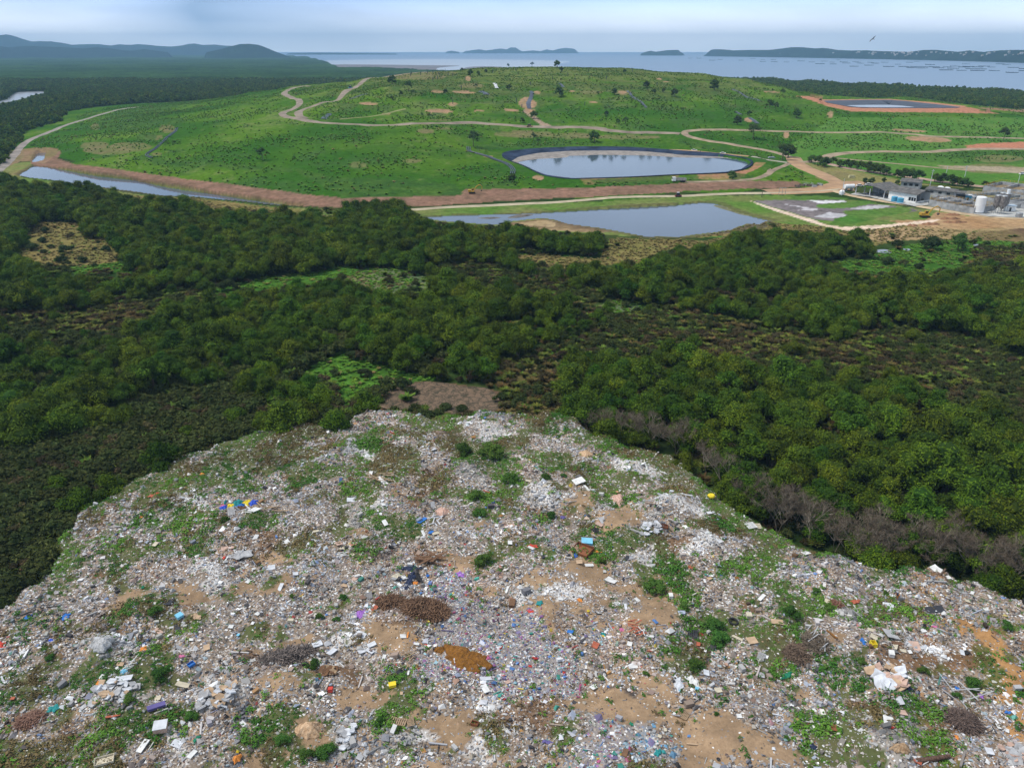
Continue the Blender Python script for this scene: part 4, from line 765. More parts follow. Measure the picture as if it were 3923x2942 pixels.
COLOR = [('C2', 1800,300,380,230,10), ('C3', 250,680,300,230,20), ('C3', 60,450,190,200,0), ('C2', 1550,700,200,110,20), ('B5', 1700,1440,230,100,10), ('C3', 800,1300,330,170,12), ('C3', 650,380,160,80,0), ('C2', 2050,700,200,200,0), ('C3', 560,1440,230,90,0)]
BLUEB = [('C3', 1000,1270,120,70,20), ('C3', 1110,1440,80,60,0), ('C3', 1290,1370,50,40,0)]
GREYR = [('C1', 1000,940,180,80,-10), ('C1', 880,560,120,60,-20), ('C1', 1880,1000,180,90,-10), ('C4', 1050,1400,190,100,0), ('B6', 1100,1010,90,60,20), ('B6', 690,750,100,40,0), ('C2', 700,1300,90,160,0), ('C2', 1090,1370,60,50,0), ('C4', 790,160,130,100,0), ('C4', 2150,1440,120,100,0), ('C4', 1300,1160,200,60,10), ('B5', 780,830,180,70,25), ('B5', 1780,510,110,60,30), ('C4', 2170,1300,90,60,0)]
BROWN = [('C3', 60,960,120,90,0), ('C3', 180,1080,160,120,20), ('C2', 2110,1100,90,90,0), ('C1', 2130,660,100,110,0), ('C2', 620,660,160,60,10), ('B5', 80,1040,110,70,0), ('C1', 270,1170,130,70,-20), ('B4', 1500,1230,120,50,-10), ('C4', 1700,1130,130,90,0), ('C4', 290,560,100,80,0), ('C4', 440,490,80,80,0), ('B6', 180,780,180,50,0), ('C4', 1500,1480,200,50,-10), ('C3', 300,950,120,100,0), ('B5', 1420,1220,130,60,20)]
BLACK = [('B5', 1090,1160,140,60,-10), ('B5', 1130,1050,90,35,0), ('C2', 250,600,190,60,-18), ('C1', 780,690,60,30,0), ('B6', 380,1250,50,30,0), ('C3', 530,230,80,30,0), ('C3', 860,850,110,30,25)]
ALLZ = [(k+1, [ellipse(*e) for e in z]) for k, z in enumerate((GREEN, DIRT, WHITE, COLOR, BLUEB, GREYR, BROWN, BLACK))]
def dump_base(x, y):
    h = DZ+.9*fbm(x, y, 16, 3)+.85*fbm(x+40, y, 6, 3)+.50*fbm(x, y-70, 2.4, 3)+.4*np.maximum(0, fbm(x+7, y+3, 9, 2)-.1)*2
    for (crop, a, b, rx, ry, an), k in [(e, 1.3) for e in WHITE[:8]+GREYR[:5]]+[(DIRT[1], 1.4), (DIRT[0], .8), (DIRT[14], 1.1), (DIRT[9], .9)]:
        c = ground(P(crop, a, b), DZ)[0]; r_ = np.linalg.norm(ground(P(crop, a+rx, b), DZ)[0]-c)*1.1+.8
        h = h+k*np.exp(-((x-c[0])**2+(y-c[1])**2)/(r_*r_)*1.6)
    return h
def dzone(x, y, seed=0):
    fx, fy = proj(x, y, np.full(x.shape, DZ)); s = np.clip(fy/2400, .4, 1)
    fx = fx+(fbm(x+seed, y, 5, 4)*120+fbm(x, y+9, .9, 2)*30)*s; fy = fy+(fbm(x+77, y, 5, 4)*75+fbm(x+31, y+9, .9, 2)*20)*s
    z = np.zeros(x.shape, int)
    for k, ps in ALLZ:
        for p in ps: z[inpoly(fx, fy, p)] = k
    # scattered weeds: thick at the far tip and left shoulder, thin near the viewer
    gx = fbm(x, y+200, 7, 4); left = np.clip((1500-fx)/1200, 0, 1); far = np.clip((2150-fy)/500, 0, 1); right = np.clip((fx-2500)/600, 0, 1)
    thr = .40-.40*far-.20*left-.20*right
    z[(z == 0) & (gx > thr)] = 1
    z[(z == 0) & (fbm(x-33, y+20, 10, 4) > .33) & (fy > 2050) & (fx > 900)] = 2; z[(z == 0) & (fbm(x-133, y+20, 6, 3) > .46)] = 7
    return z
def dump():
    s = .45; xs = np.arange(-155, 158, s); ys = np.arange(28, 176, s); X, Y = np.meshgrid(xs, ys); sh = X.shape; X = X.ravel(); Y = Y.ravel()
    sd = dump_sd(X, Y)+fbm(X, Y, 4, 3)*1.2; t = np.clip((sd+4)/4, 0, 1); t = t*t*(3-2*t); H = .3+(dump_base(X, Y)-.3)*t
    z = dzone(X, Y); n2 = (.5+fbm(X, Y, 5, 4))[:, None]; n3 = (.5+fbm(X+50, Y, 1.4, 3))[:, None]
    tan = np.array((.36, .245, .15)); orange = np.array((.42, .23, .095))
    pal = {0: (.205, .17, .14), 1: (.05, .085, .022), 3: (.62, .61, .60), 4: (.26, .25, .26), 5: (.30, .36, .42), 6: (.30, .285, .265), 7: (.16, .095, .055), 8: (.05, .047, .05)}
    fx, _ = proj(X, Y, np.full(X.shape, DZ))
    dirt = tan*(1-.25*n3)*(.85+.3*n2); k = (fx > 3500)[:, None]; dirt = np.where(k, orange*(.8+.3*n3), dirt)
    col = dirt.copy()
    for q, c in pal.items():
        m = z == q; col[m] = np.array(c)*(.75+.5*n3[m])*.8+dirt[m]*.2
    c0 = col[z == 0]; mm = np.clip(n2[z == 0]*2.2-.85, 0, 1)*.85; col[z == 0] = c0*(1-mm)+dirt[z == 0]*mm
    tr = np.where(np.isin(z, (0, 3, 4, 5, 6)), 1.0, np.where(z == 2, .06, np.where(z == 1, .18, .35)))
    I = np.arange(sh[0]*sh[1]).reshape(sh); f = np.c_[I[:-1, :-1].ravel(), I[:-1, 1:].ravel(), I[1:, 1:].ravel(), I[1:, :-1].ravel()]
    k = (sd > -4.2)[f].all(1) & infront(X, Y, 12)[f].all(1); f = f[k]; u, inv = np.unique(f, return_inverse=True)
    me = mesh_np('dump_ground', np.c_[X, Y, H][u], inv.reshape(f.shape), [M_dump], col=col[u], smoothf=True, extra=dict(trash=tr[u])); tag(obj('dump_ground', me), 'bare earth and trodden rubbish of the open dump', 'ground', kind='structure')
def dump_material():
    m = bpy.data.materials.new('dump_ground'); m.use_nodes = True; nt = m.node_tree; N = nt.nodes; L = nt.links; bs = N['Principled BSDF']; bs.inputs['Roughness'].default_value = .9; bs.inputs['Specular IOR Level'].default_value = .15
    at = N.new('ShaderNodeAttribute'); at.attribute_name = 'Col'; tr = N.new('ShaderNodeAttribute'); tr.attribute_name = 'trash'; geo = N.new('ShaderNodeNewGeometry')
    no = N.new('ShaderNodeTexNoise'); no.inputs['Scale'].default_value = 2.2; no.inputs['Detail'].default_value = 8; no.inputs['Roughness'].default_value = .75; L.new(geo.outputs['Position'], no.inputs['Vector'])
    mr = N.new('ShaderNodeMapRange'); mr.inputs[1].default_value = .3; mr.inputs[2].default_value = .7; mr.inputs[3].default_value = .72; mr.inputs[4].default_value = 1.22; L.new(no.outputs[0], mr.inputs[0])
    v = N.new('ShaderNodeVectorMath'); v.operation = 'SCALE'; L.new(at.outputs['Color'], v.inputs[0]); L.new(mr.outputs[0], v.inputs['Scale'])
    vo = N.new('ShaderNodeTexVoronoi'); vo.inputs['Scale'].default_value = 4.5; vo.inputs['Randomness'].default_value = 1; L.new(geo.outputs['Position'], vo.inputs['Vector'])
    sp_ = N.new('ShaderNodeSeparateColor'); L.new(vo.outputs['Color'], sp_.inputs[0]); rp = N.new('ShaderNodeValToRGB'); rp.color_ramp.interpolation = 'CONSTANT'; e = rp.color_ramp.elements
    e[0].position = 0; e[0].color = (.10, .085, .075, 1); e[1].position = .93; e[1].color = (.75, .74, .73, 1)
    for p, c in ((.16, (.26, .22, .19)), (.32, (.38, .33, .28)), (.48, (.21, .20, .21)), (.60, (.45, .42, .39)), (.72, (.36, .24, .16)), (.80, (.60, .58, .56)), (.87, (.20, .24, .32))):
        k = e.new(p); k.color = (*c, 1)
    L.new(sp_.outputs[0], rp.inputs[0])
    th = N.new('ShaderNodeMath'); th.operation = 'LESS_THAN'; L.new(sp_.outputs[1], th.inputs[0]); mm = N.new('ShaderNodeMath'); mm.operation = 'MULTIPLY'; mm.inputs[1].default_value = .5; L.new(tr.outputs['Fac'], mm.inputs[0]); L.new(mm.outputs[0], th.inputs[1])
    mx = N.new('ShaderNodeMix'); mx.data_type = 'RGBA'; L.new(th.outputs[0], mx.inputs[0]); L.new(v.outputs[0], mx.inputs[6]); L.new(rp.outputs[0], mx.inputs[7]); L.new(mx.outputs[2], bs.inputs['Base Color'])
    bp = N.new('ShaderNodeBump'); bp.inputs['Strength'].default_value = .6; bp.inputs['Distance'].default_value = .25; L.new(no.outputs[0], bp.inputs['Height']); L.new(bp.outputs[0], bs.inputs['Normal']); return m
M_dump = dump_material()
dump()
def dump_z(x, y):
    x = np.atleast_1d(np.asarray(x, float)); y = np.atleast_1d(np.asarray(y, float)); sd = dump_sd(x, y)+fbm(x, y, 4, 3)*1.2; t = np.clip((sd+4)/4, 0, 1); t = t*t*(3-2*t); return .3+(dump_base(x, y)-.3)*t
def pick(g, pal, n):
    p = np.array([q[0] for q in pal]); c = np.array([q[1] for q in pal]); k = g.choice(len(p), n, p=p/p.sum()); return c[k]*g.uniform(.75, 1.18, (n, 1))
GEN = [(16, (.60, .59, .58)), (17, (.84, .84, .84)), (17, (.36, .345, .345)), (15, (.22, .185, .16)), (14, (.44, .34, .27)), (17, (.07, .065, .07)), (3, (.05, .05, .07)), (5, (.30, .34, .44)), (2, (.10, .22, .50)), (1.2, (.45, .06, .05)), (1.2, (.08, .35, .28)), (1.5, (.50, .26, .08)), (.8, (.60, .47, .07)), (4, (.42, .26, .19)), (2, (.40, .52, .58))]
PALS = {0: GEN, 1: [(5, (.5, .5, .48)), (5, (.62, .60, .5)), (4, (.25, .22, .18)), (1, (.3, .35, .45))], 2: [(4, (.50, .44, .36)), (3, (.75, .73, .7)), (3, (.22, .18, .15)), (3, (.40, .28, .18)), (.5, (.12, .25, .5))],
  3: [(10, (.80, .80, .80)), (6, (.66, .67, .70)), (4, (.48, .49, .53)), (2, (.55, .48, .38)), (1, (.2, .2, .22))],
  4: [(8, (.55, .56, .62)), (7, (.34, .34, .40)), (4, (.80, .80, .82)), (4, (.12, .12, .15)), (4, (.24, .20, .36)), (3, (.10, .22, .50)), (3, (.42, .10, .22)), (3, (.06, .33, .26)), (2, (.5, .05, .04)), (1.5, (.62, .45, .06)), (3, (.30, .48, .55)), (2, (.35, .15, .35))],
  5: [(8, (.22, .46, .70)), (6, (.50, .66, .76)), (6, (.8, .82, .84)), (2, (.05, .40, .40)), (2, (.06, .08, .12))],
  6: [(10, (.38, .37, .36)), (8, (.48, .46, .43)), (4, (.28, .27, .26)), (3, (.60, .58, .55))], 7: [(6, (.13, .08, .05)), (5, (.22, .14, .09)), (3, (.3, .24, .19)), (2, (.5, .48, .45)), (1, (.07, .06, .05))], 8: [(6, (.045, .042, .045)), (3, (.09, .085, .085)), (1, (.3, .3, .32))]}
def litter():
    g = np.random.default_rng(21); n = 640000; X = g.uniform(-150, 150, n); r_ = g.uniform(0, 1, n); Y = 50+r_*118
    fx, fy = proj(X, Y, np.full(n, DZ)); k = (fx > -60) & (fx < FW+60) & (fy < FH+150); X, Y = X[k], Y[k]
    k = dump_sd(X, Y) > -1.5; X, Y = X[k], Y[k]; z = dzone(X+g.normal(0, .8, len(X)), Y+g.normal(0, .8, len(X))); fx, fy = proj(X, Y, np.full(X.shape, DZ))
    dens = np.array([1, .42, .10, 1, 1, .9, 1, .8, .5])[z]*np.clip(.85+1.7*fbm(X, Y, 5, 4), .16, 1)
    k = g.random(len(X)) < dens; X, Y, z, fx = X[k], Y[k], z[k], fx[k]; k0 = slice(None); n = len(X); print('litter', n)
    col = np.zeros((n, 3)); shade_ = 1+.35*fbm(X+60, Y, 7, 3)*1.6+.55*fbm(X, Y+60, 2, 2)
    for q, p in PALS.items():
        m = z == q; col[m] = pick(g, p, m.sum())
    # rubbish of one load tends to share a colour
    cl = fbm(X+11, Y, 3.5, 2); blu = (z == 0) & (cl > .30); col[blu] = col[blu]*.6+np.array((.42, .46, .55))*.4; pk = (z == 0) & (cl < -.28); col[pk] = col[pk]*.6+np.array((.46, .31, .24))*.4
    wl = np.clip((1500-fx[k0])/1100, 0, 1)[:, None]*.8+np.clip((fx[k0]-2700)/700, 0, .5)[:, None]; col = col*(1-wl*.5)+col.mean(1)[:, None]*np.array((.97, 1.0, 1.07))*wl*.5; col *= np.clip(shade_*.77, .30, 1.2)[:, None]; size = np.clip(g.lognormal(-1.80, .62, n), .08, 1.1)*np.array([1, .8, .7, 1.15, .85, 1.2, 1.15, .9, .8])[z]; Zh = dump_z(X, Y)
    t = g.random(n) < .74
    # crumpled scraps and shards: five corners, four faces and a bottom
    m = np.where(t)[0]; a = len(m); th = g.uniform(0, 6.28, a); c, s = np.cos(th), np.sin(th); S = size[m]; asp = g.uniform(.45, 1, a); corners = []
    for (ux, uy) in ((-1, -1), (1, -1), (1, 1), (-1, 1)):
        lx = ux*S*.5*g.uniform(.6, 1.2, a); ly = uy*S*.5*asp*g.uniform(.6, 1.2, a); corners.append(np.stack([lx*c-ly*s, lx*s+ly*c, g.uniform(-.12, .32, a)*S], 1))
    corners.append(np.stack([g.uniform(-.2, .2, a)*S, g.uniform(-.2, .2, a)*S, g.uniform(.15, .62, a)*S], 1))
    v = np.stack(corners, 1)+np.stack([X[m], Y[m], Zh[m]+.02], 1)[:, None, :]; b = (np.arange(a)*5)[:, None]
    f = np.concatenate([b+np.array([q]) for q in ((0, 1, 4), (1, 2, 4), (2, 3, 4), (3, 0, 4))]); me = mesh_np('rubbish', v.reshape(-1, 3), f, [M_lit], col=np.repeat(col[m], 5, 0)); tag(obj('rubbish', me), 'loose small rubbish strewn over the whole dump', 'rubbish', kind='stuff')
    # boards, blocks, bottles and sticks
    m = np.where(~t)[0]; a = len(m); th = g.uniform(0, 6.28, a); c, s = np.cos(th), np.sin(th); kind = g.random(a); S = size[m]
    lx = np.where(kind < .35, S*2.4, np.where(kind < .7, S*1.1, S)); ly = np.where(kind < .35, S*.22, np.where(kind < .7, S*.75, S*.6)); lz = np.where(kind < .35, S*.2, np.where(kind < .7, S*.12, S*.55)); tilt = g.normal(0, .28, a); v = []
    for uz in (0, 1):
        for (ux, uy) in ((-1, -1), (1, -1), (1, 1), (-1, 1)):
            x = ux*lx*.5; y = uy*ly*.5; zz = uz*lz+x*tilt; v.append(np.stack([X[m]+x*c-y*s, Y[m]+x*s+y*c, Zh[m]+.03+zz], 1))
    v = np.stack(v, 1); b = (np.arange(a)*8)[:, None]; f = np.concatenate([b+np.array([q]) for q in ((4, 5, 6, 7), (0, 1, 5, 4), (1, 2, 6, 5), (2, 3, 7, 6), (3, 0, 4, 7))])
    tag(obj('debris', mesh_np('debris', v.reshape(-1, 3), f, [M_lit], col=np.repeat(col[m], 8, 0))), 'broken boards, sticks and packaging mixed through the rubbish', 'debris', kind='stuff')
M_lit = attr_mat('rubbish', rough=.75, nscale=6, nvar=.12, spec=.3)
litter()
def weeds():
    g = np.random.default_rng(33); n = 150000; X = g.uniform(-150, 150, n); Y = g.uniform(50, 168, n); fx, fy = proj(X, Y, np.full(n, DZ)); k = (fx > -60) & (fx < FW+60) & (fy < FH+150); X, Y = X[k], Y[k]
    sd = dump_sd(X, Y); k = sd > -4; X, Y, sd = X[k], Y[k], sd[k]; z = dzone(X+g.normal(0, 1.0, len(X)), Y+g.normal(0, 1.0, len(X))); edge = np.exp(-np.maximum(sd, 0)/3)
    pr_ = np.where(z == 1, np.clip(.78+1.5*fbm(X+3, Y, 2.6, 3), .2, 1), np.where(z == 2, .012, np.where(z == 0, .05+.2*edge, .02))); k = g.random(len(X)) < pr_; X, Y, z = X[k], Y[k], z[k]; n = len(X); print('weed clumps', n)
    per = 21; C0 = np.c_[X, Y, dump_z(X, Y)]; big = np.clip(.5+fbm(X, Y, 5, 2), .1, 1.1); rad = (.25+.35*big)*g.uniform(.6, 1.3, n)
    d = g.normal(size=(n, per, 3)); d[..., 2] = np.abs(d[..., 2]); d /= np.linalg.norm(d, axis=2)[..., None]; c = C0[:, None, :]+d*rad[:, None, None]*[1.1, 1.1, .8]*g.uniform(.4, 1, (n, per, 1))
    t = np.clip(.5+fbm(X+5, Y, 8, 3)*1.3+g.normal(0, .15, n), 0, 1)[:, None]; dry = (fbm(X, Y+60, 6, 3)+g.normal(0, .16, n) > .20)[:, None]
    col = np.array((.04, .125, .016))*(1-t)+np.array((.12, .25, .03))*t; col = np.where(dry, np.array((.16, .12, .05))*(.7+.5*t), col)
    v, f, cc = leaf_quads(c.reshape(-1, 3), (d+[0, 0, .5]+g.normal(size=d.shape)*.4).reshape(-1, 3), np.repeat(rad, per)*g.uniform(.35, .8, n*per), .6, g, np.repeat(col, per, 0)*g.uniform(.75, 1.25, (n*per, 1)))
    tag(obj('weeds', mesh_np('weeds', v, f, [M_weed], col=cc)), 'green and browning weeds creeping over the dump', 'weeds', kind='stuff')
M_weed = attr_mat('weed_leaves', rough=.7, nscale=2, nvar=.15)
weeds()
# ------------------------------------------------------------------ far hills, islands, shallows with painted reflection
M_hill = attr_mat('far_hill', nscale=.01, nvar=.3, spec=0)
def ridge(name, sil, D, Wd, label, c=(.010, .022, .012), base=-4, rough=.10, cat_='hill'):
    f = sil; u = np.r_[0, np.cumsum(np.abs(np.diff(f[:, 0])))]; n = max(24, int(u[-1]/2.2)); t = np.linspace(0, u[-1], n); fx = np.interp(t, u, f[:, 0]); fy = np.interp(t, u, f[:, 1]); Dn = np.interp(t, u, np.broadcast_to(D, len(f)) if np.ndim(D) == 0 else D)
    r_ = ray(np.c_[fx, fy]); L_ = np.linalg.norm(r_[:, :2], axis=1); zt = CAMZ+r_[:, 2]/L_*Dn; zt = np.maximum(zt, 3); dx = r_[:, 0]/L_; dy = r_[:, 1]/L_; K = 15; v = []; col = []
    for k in range(K):
        w = k/(K-1)*2-1; Dk = Dn+w*Wd; prof = math.cos(w*math.pi/2)**1.1; X = dx*Dk; Y = dy*Dk; e = np.clip(np.minimum(t, t[-1]-t)/(3.0+.02*t[-1]), 0, 1)
        z = base+(zt-base)*prof*(1+.35*(1-prof)*fbm(X, Y, Wd*.5, 4))+fbm(X, Y, Wd*.06, 3)*rough*zt*.5*(prof if k != K//2 else .5)
        v.append(np.c_[X, Y, np.where(e < 1, base+(z-base)*e, z)]); q = np.clip(.5+fbm(X, Y, Wd*.15, 4), 0, 1)[:, None]; col.append(np.array(c)*(.7+.7*q))
    b = (np.arange(K-1)[:, None]*n+np.arange(n-1)).ravel(); tag(obj(name, mesh_np(name, np.concatenate(v), np.c_[b, b+1, b+n+1, b+n], [M_hill], col=np.concatenate(col))), label, cat_, kind='structure')
ridge('hill', P('A1', -260,280, -100,250, 0,232, 40,226, 90,235, 150,255, 200,272, 290,270, 330,272, 400,280, 470,295, 540,291, 640,290, 720,298, 780,291, 850,295, 900,290, 960,294, 1040,302, 1110,306, 1180,300, 1230,288, 1270,285, 1320,295, 1400,293, 1450,298, 1520,301, 1560,318), 12800, 1200, 'pale blue range of hills on the far left horizon')
ridge('hill', P('A1', -260,305, -100,300, 0,303, 60,312, 120,304, 200,300, 280,306, 400,308, 540,318, 640,311, 720,318, 800,330, 870,333, 940,322, 1000,330, 1110,344, 1125,352), 9500, 900, 'long low wooded hills beyond the left forest', base=0)
ridge('hill', P('A1', 1325,358, 1350,342, 1400,330, 1440,322, 1500,305, 1560,290, 1620,288, 1680,293, 1740,315, 1800,340, 1860,362, 1900,372), 8000, 500, 'single rounded wooded hill standing on the plain', c=(.010, .024, .009), base=0)
ridge('far_shore', P('A1', 1860,350, 1960,347, 2100,346, 2300,348, 2500,350, 2600,352), 13500, 400, 'faint low shore left of the islands')
ridge('island', P('A2', 690,341, 730,332, 785,341), 17000, 300, 'smallest low island, leftmost in the bay', cat_='island')
ridge('island', P('A2', 800,338, 860,330, 915,323, 950,331, 1000,325, 1050,318, 1090,324, 1110,314, 1130,311, 1150,313, 1170,325, 1190,337, 1260,331, 1310,336, 1350,324, 1390,332, 1430,320, 1480,314, 1530,320, 1565,341), 17500, 700, 'long blue island with several rounded hills in mid bay', cat_='island')
ridge('headland', cat(P('A2', 1960,353, 2000,340, 2030,333, 2060,340, 2130,330, 2212,327), P('A3', 10,334, 40,350)), 11500, 350, 'small dark headland between island and peninsula', cat_='headland')
_pen = P('A3', 150,351, 185,328, 225,318, 280,318, 350,325, 450,322, 580,322, 640,315, 720,304, 800,305, 870,312, 930,309, 1020,322, 1110,326, 1200,324, 1290,330, 1400,332, 1480,335, 1570,322, 1650,322, 1740,330, 1790,334, 1860,325, 1950,335, 2050,325, 2150,322, 2300,320, 2600,318)
_pD = np.interp(_pen[:, 0], [2690, 3300, 3923, 4200], [10500, 8200, 6300, 5800])
ridge('peninsula', _pen, _pD, 300, 'long blue wooded peninsula with white houses across the bay', cat_='peninsula')
def flat_sheet(name, f, z, m, label, cat_): return sheet(name, smooth(ground(f, z), 3), z, m, label, cat_)
M_shal_refl = water_mat('shallow_water_reflection', (.33, .37, .42), .30, .02, .3)  # paler base colour stands in for sky reflection on smoother inshore water
flat_sheet('sea_shallows_reflection', cat(P('A1', 2080,405, 2140,400), P('A2', -60,395, 300,388, 700,386, 1200,392, 1500,402, 1400,425, 1600,445, 1900,462, 2200,480, 1800,500, 0,520, -60,440)), .06, M_shal_refl, 'pale shallows with painted sky reflection off the shore behind the mound', 'sea')
flat_sheet('mud_flat', P('A2', -60,424, 300,424, 520,427, 780,430, 700,438, 640,446, 600,462, 300,470, -60,460), .2, mat('mud_flat', (.16, .145, .15), .7, .2, .02), 'grey tidal mud flat left of the mound crest', 'mud flat')
flat_sheet('mud_flat', P('A2', 810,446, 880,436, 980,435, 1080,441, 1100,470, 800,470), .2, MATS['mud_flat'], 'small grey mud flat right behind the mound crest', 'mud flat')
# fish traps: stakes in the shallows with a net hung round them
WEIR = P('A3', 395,388, 535,385, 533,398, 600,385, 605,399, 685,400, 775,394, 845,400, 895,412, 925,395, 978,401, 983,413, 1020,387, 1048,400, 1065,407, 1125,397, 1142,402, 1158,408, 1113,428, 1208,421, 1223,403, 1250,408, 1310,402, 1332,430, 1395,384, 1400,415, 1430,430, 1470,403, 1480,437, 1502,430, 1520,396, 1550,439, 1562,431, 1600,417, 1627,431, 1650,438, 1697,452, 1710,432, 1745,441, 1757,427, 1800,454, 1815,433, 1830,413, 1843,430, 1857,443, 1897,455, 1903,433, 1925,445, 1942,427, 1995,433, 2008,456, 2050,413, 2090,418, 2120,468, 2130,436, 2203,444, 2205,457, 70,375, 125,376, 210,389, 260,384, 470,378)
M_stake = mat('dark_stakes', (.035, .04, .045), .9, .2, 1)
def weir_mesh(seed):
    q = random.Random(seed); st = MB(); net = MB(); n = 14; p = []
    for i in range(n):
        a = math.pi*1.7*i/(n-1); r_ = 7; p.append((r_*math.cos(a)*1.9, r_*math.sin(a)))
    p += [(16+4*i, 1.5*i) for i in range(1, 4)]
    for x, y in p: st.tube((x, y, -2), (x+q.uniform(-.3, .3), y, q.uniform(2.6, 4.2)), .28, n=5)
    for a, b in zip(p[:-1], p[1:]): net.add([(*a, -1), (*b, -1), (*b, 1.7), (*a, 1.7)], [(0, 1, 2, 3)])
    return st, net
_st, _net = weir_mesh(1); w0 = empty('fish_trap', (0, 0, 0), 0, 'x', 'fish trap', 'stake fish traps in the bay'); a = _st.build('stakes', M_stake, w0); b = _net.build('net', M_stake, w0); note(w0)
for i, q in enumerate(ground(WEIR, 0)):
    o = w0 if i == 0 else copy_tree(w0); o.location = (q[0], q[1], 0); o.rotation_euler[2] = math.atan2(q[0], q[1])*-1+random.uniform(-.4, .4); s = random.uniform(.8, 1.25); o.scale = (s, s, s)
    o['label'] = 'dark stake fish trap in the open bay at the right'
# white houses on the far shore
def house_proto(name, w, d, h):
    e = empty(name, (0, 0, 0), 0, 'x', 'house', 'white houses on the far shore'); MB().box(-w/2, w/2, -d/2, d/2, 0, h).build('wall', mat('far_white_wall', (.5, .49, .47), .8, .08, .05), e)
    r_ = MB(); r_.add([(-w/2-.5, -d/2-.5, h), (w/2+.5, -d/2-.5, h), (w/2+.5, d/2+.5, h), (-w/2-.5, d/2+.5, h), (-w/2-.5, 0, h+2.5), (w/2+.5, 0, h+2.5)], [(0, 1, 5, 4), (2, 3, 4, 5), (3, 0, 4), (1, 2, 5), (0, 3, 2, 1)]); r_.build('roof', mat('far_roof', (.45, .36, .32), .8, .1, .05), e); return note(e)
H0 = house_proto('house', 16, 11, 9); q_ = random.Random(4)
HP = [(1165+q_.uniform(-30, 30), q_.uniform(336, 352)) for _ in range(4)]+[(1430+q_.uniform(-80, 80), q_.uniform(338, 360)) for _ in range(12)]+[(q_.uniform(1200, 2212), q_.uniform(336, 364)) for _ in range(46)]+[(650, 347), (940, 345), (990, 345)]
for i, (x, y) in enumerate(HP):
    f = P('A3', x, y)[0]; D = float(np.interp(f[0], [2690, 3300, 3923], [10500, 8200, 6300]))-290+80*q_.random(); r_ = ray(f)[0]; L_ = math.hypot(r_[0], r_[1]); o = H0 if i == 0 else copy_tree(H0)
    z = max(1, CAMZ+r_[2]/L_*D); k = (z/110); D += 200*k; o.location = (r_[0]/L_*D, r_[1]/L_*D, max(1, CAMZ+r_[2]/L_*D)); o.rotation_euler[2] = q_.uniform(-.7, .7); s = q_.uniform(.5, 1.0); o.scale = (s, s, s); o['label'] = 'tiny white house on the wooded shore across the bay'

# ------------------------------------------------------------------ trees and bushes standing apart
HILLC = [crown_mesh('crown', seed=70+i, R_=3.7, z0=.5, z1=7.9, lobes=16, leaves=1500, lsize=.55, droop=.1, c1=(.024, .055, .014), c2=(.075, .14, .025)) for i in range(3)]
HILLO = [crown_mesh('crown', seed=80+i, R_=3.7, z0=2.4, z1=7.7, lobes=11, leaves=900, lsize=.5, core=.5, droop=.1, c1=(.03, .06, .018), c2=(.06, .10, .03)) for i in range(2)]
BUSHC = [crown_mesh('crown', seed=60+i, R_=2.2, z0=.1, z1=2.6, lobes=12, leaves=1100, lsize=.30, c1=(.035, .095, .018), c2=(.075, .16, .03)) for i in range(4)]
HT = [trunk_mesh('trunk', 30+i, 5, .16, n=3, spread=1.2) for i in range(3)]; BT = trunk_mesh('stem', 40, 1.2, .04, n=6, spread=1)
def lone_tree(crop, x, y, hpx, label, kind=0, group=None, name='tree', wide=1.0):
    """x, y: foot in crop pixels; hpx: height in crop pixels"""
    f = P(crop, x, y)[0]; q = hit(f)[0]; dist = q[1]*cp-(q[2]-CAMZ)*sp; h = hpx*CROPS[crop][2]/FOC*dist; k = h/7.7
    e = empty(name, (q[0], q[1], q[2]-.1), random.uniform(0, 6.28), label, 'tree', group, k); me = (HILLC if kind == 0 else HILLO)[random.randrange(3 if kind == 0 else 2)]
    obj('crown', me, e); obj('trunk', HT[random.randrange(3)], e); e.scale = (k*wide, k*wide, k); return e
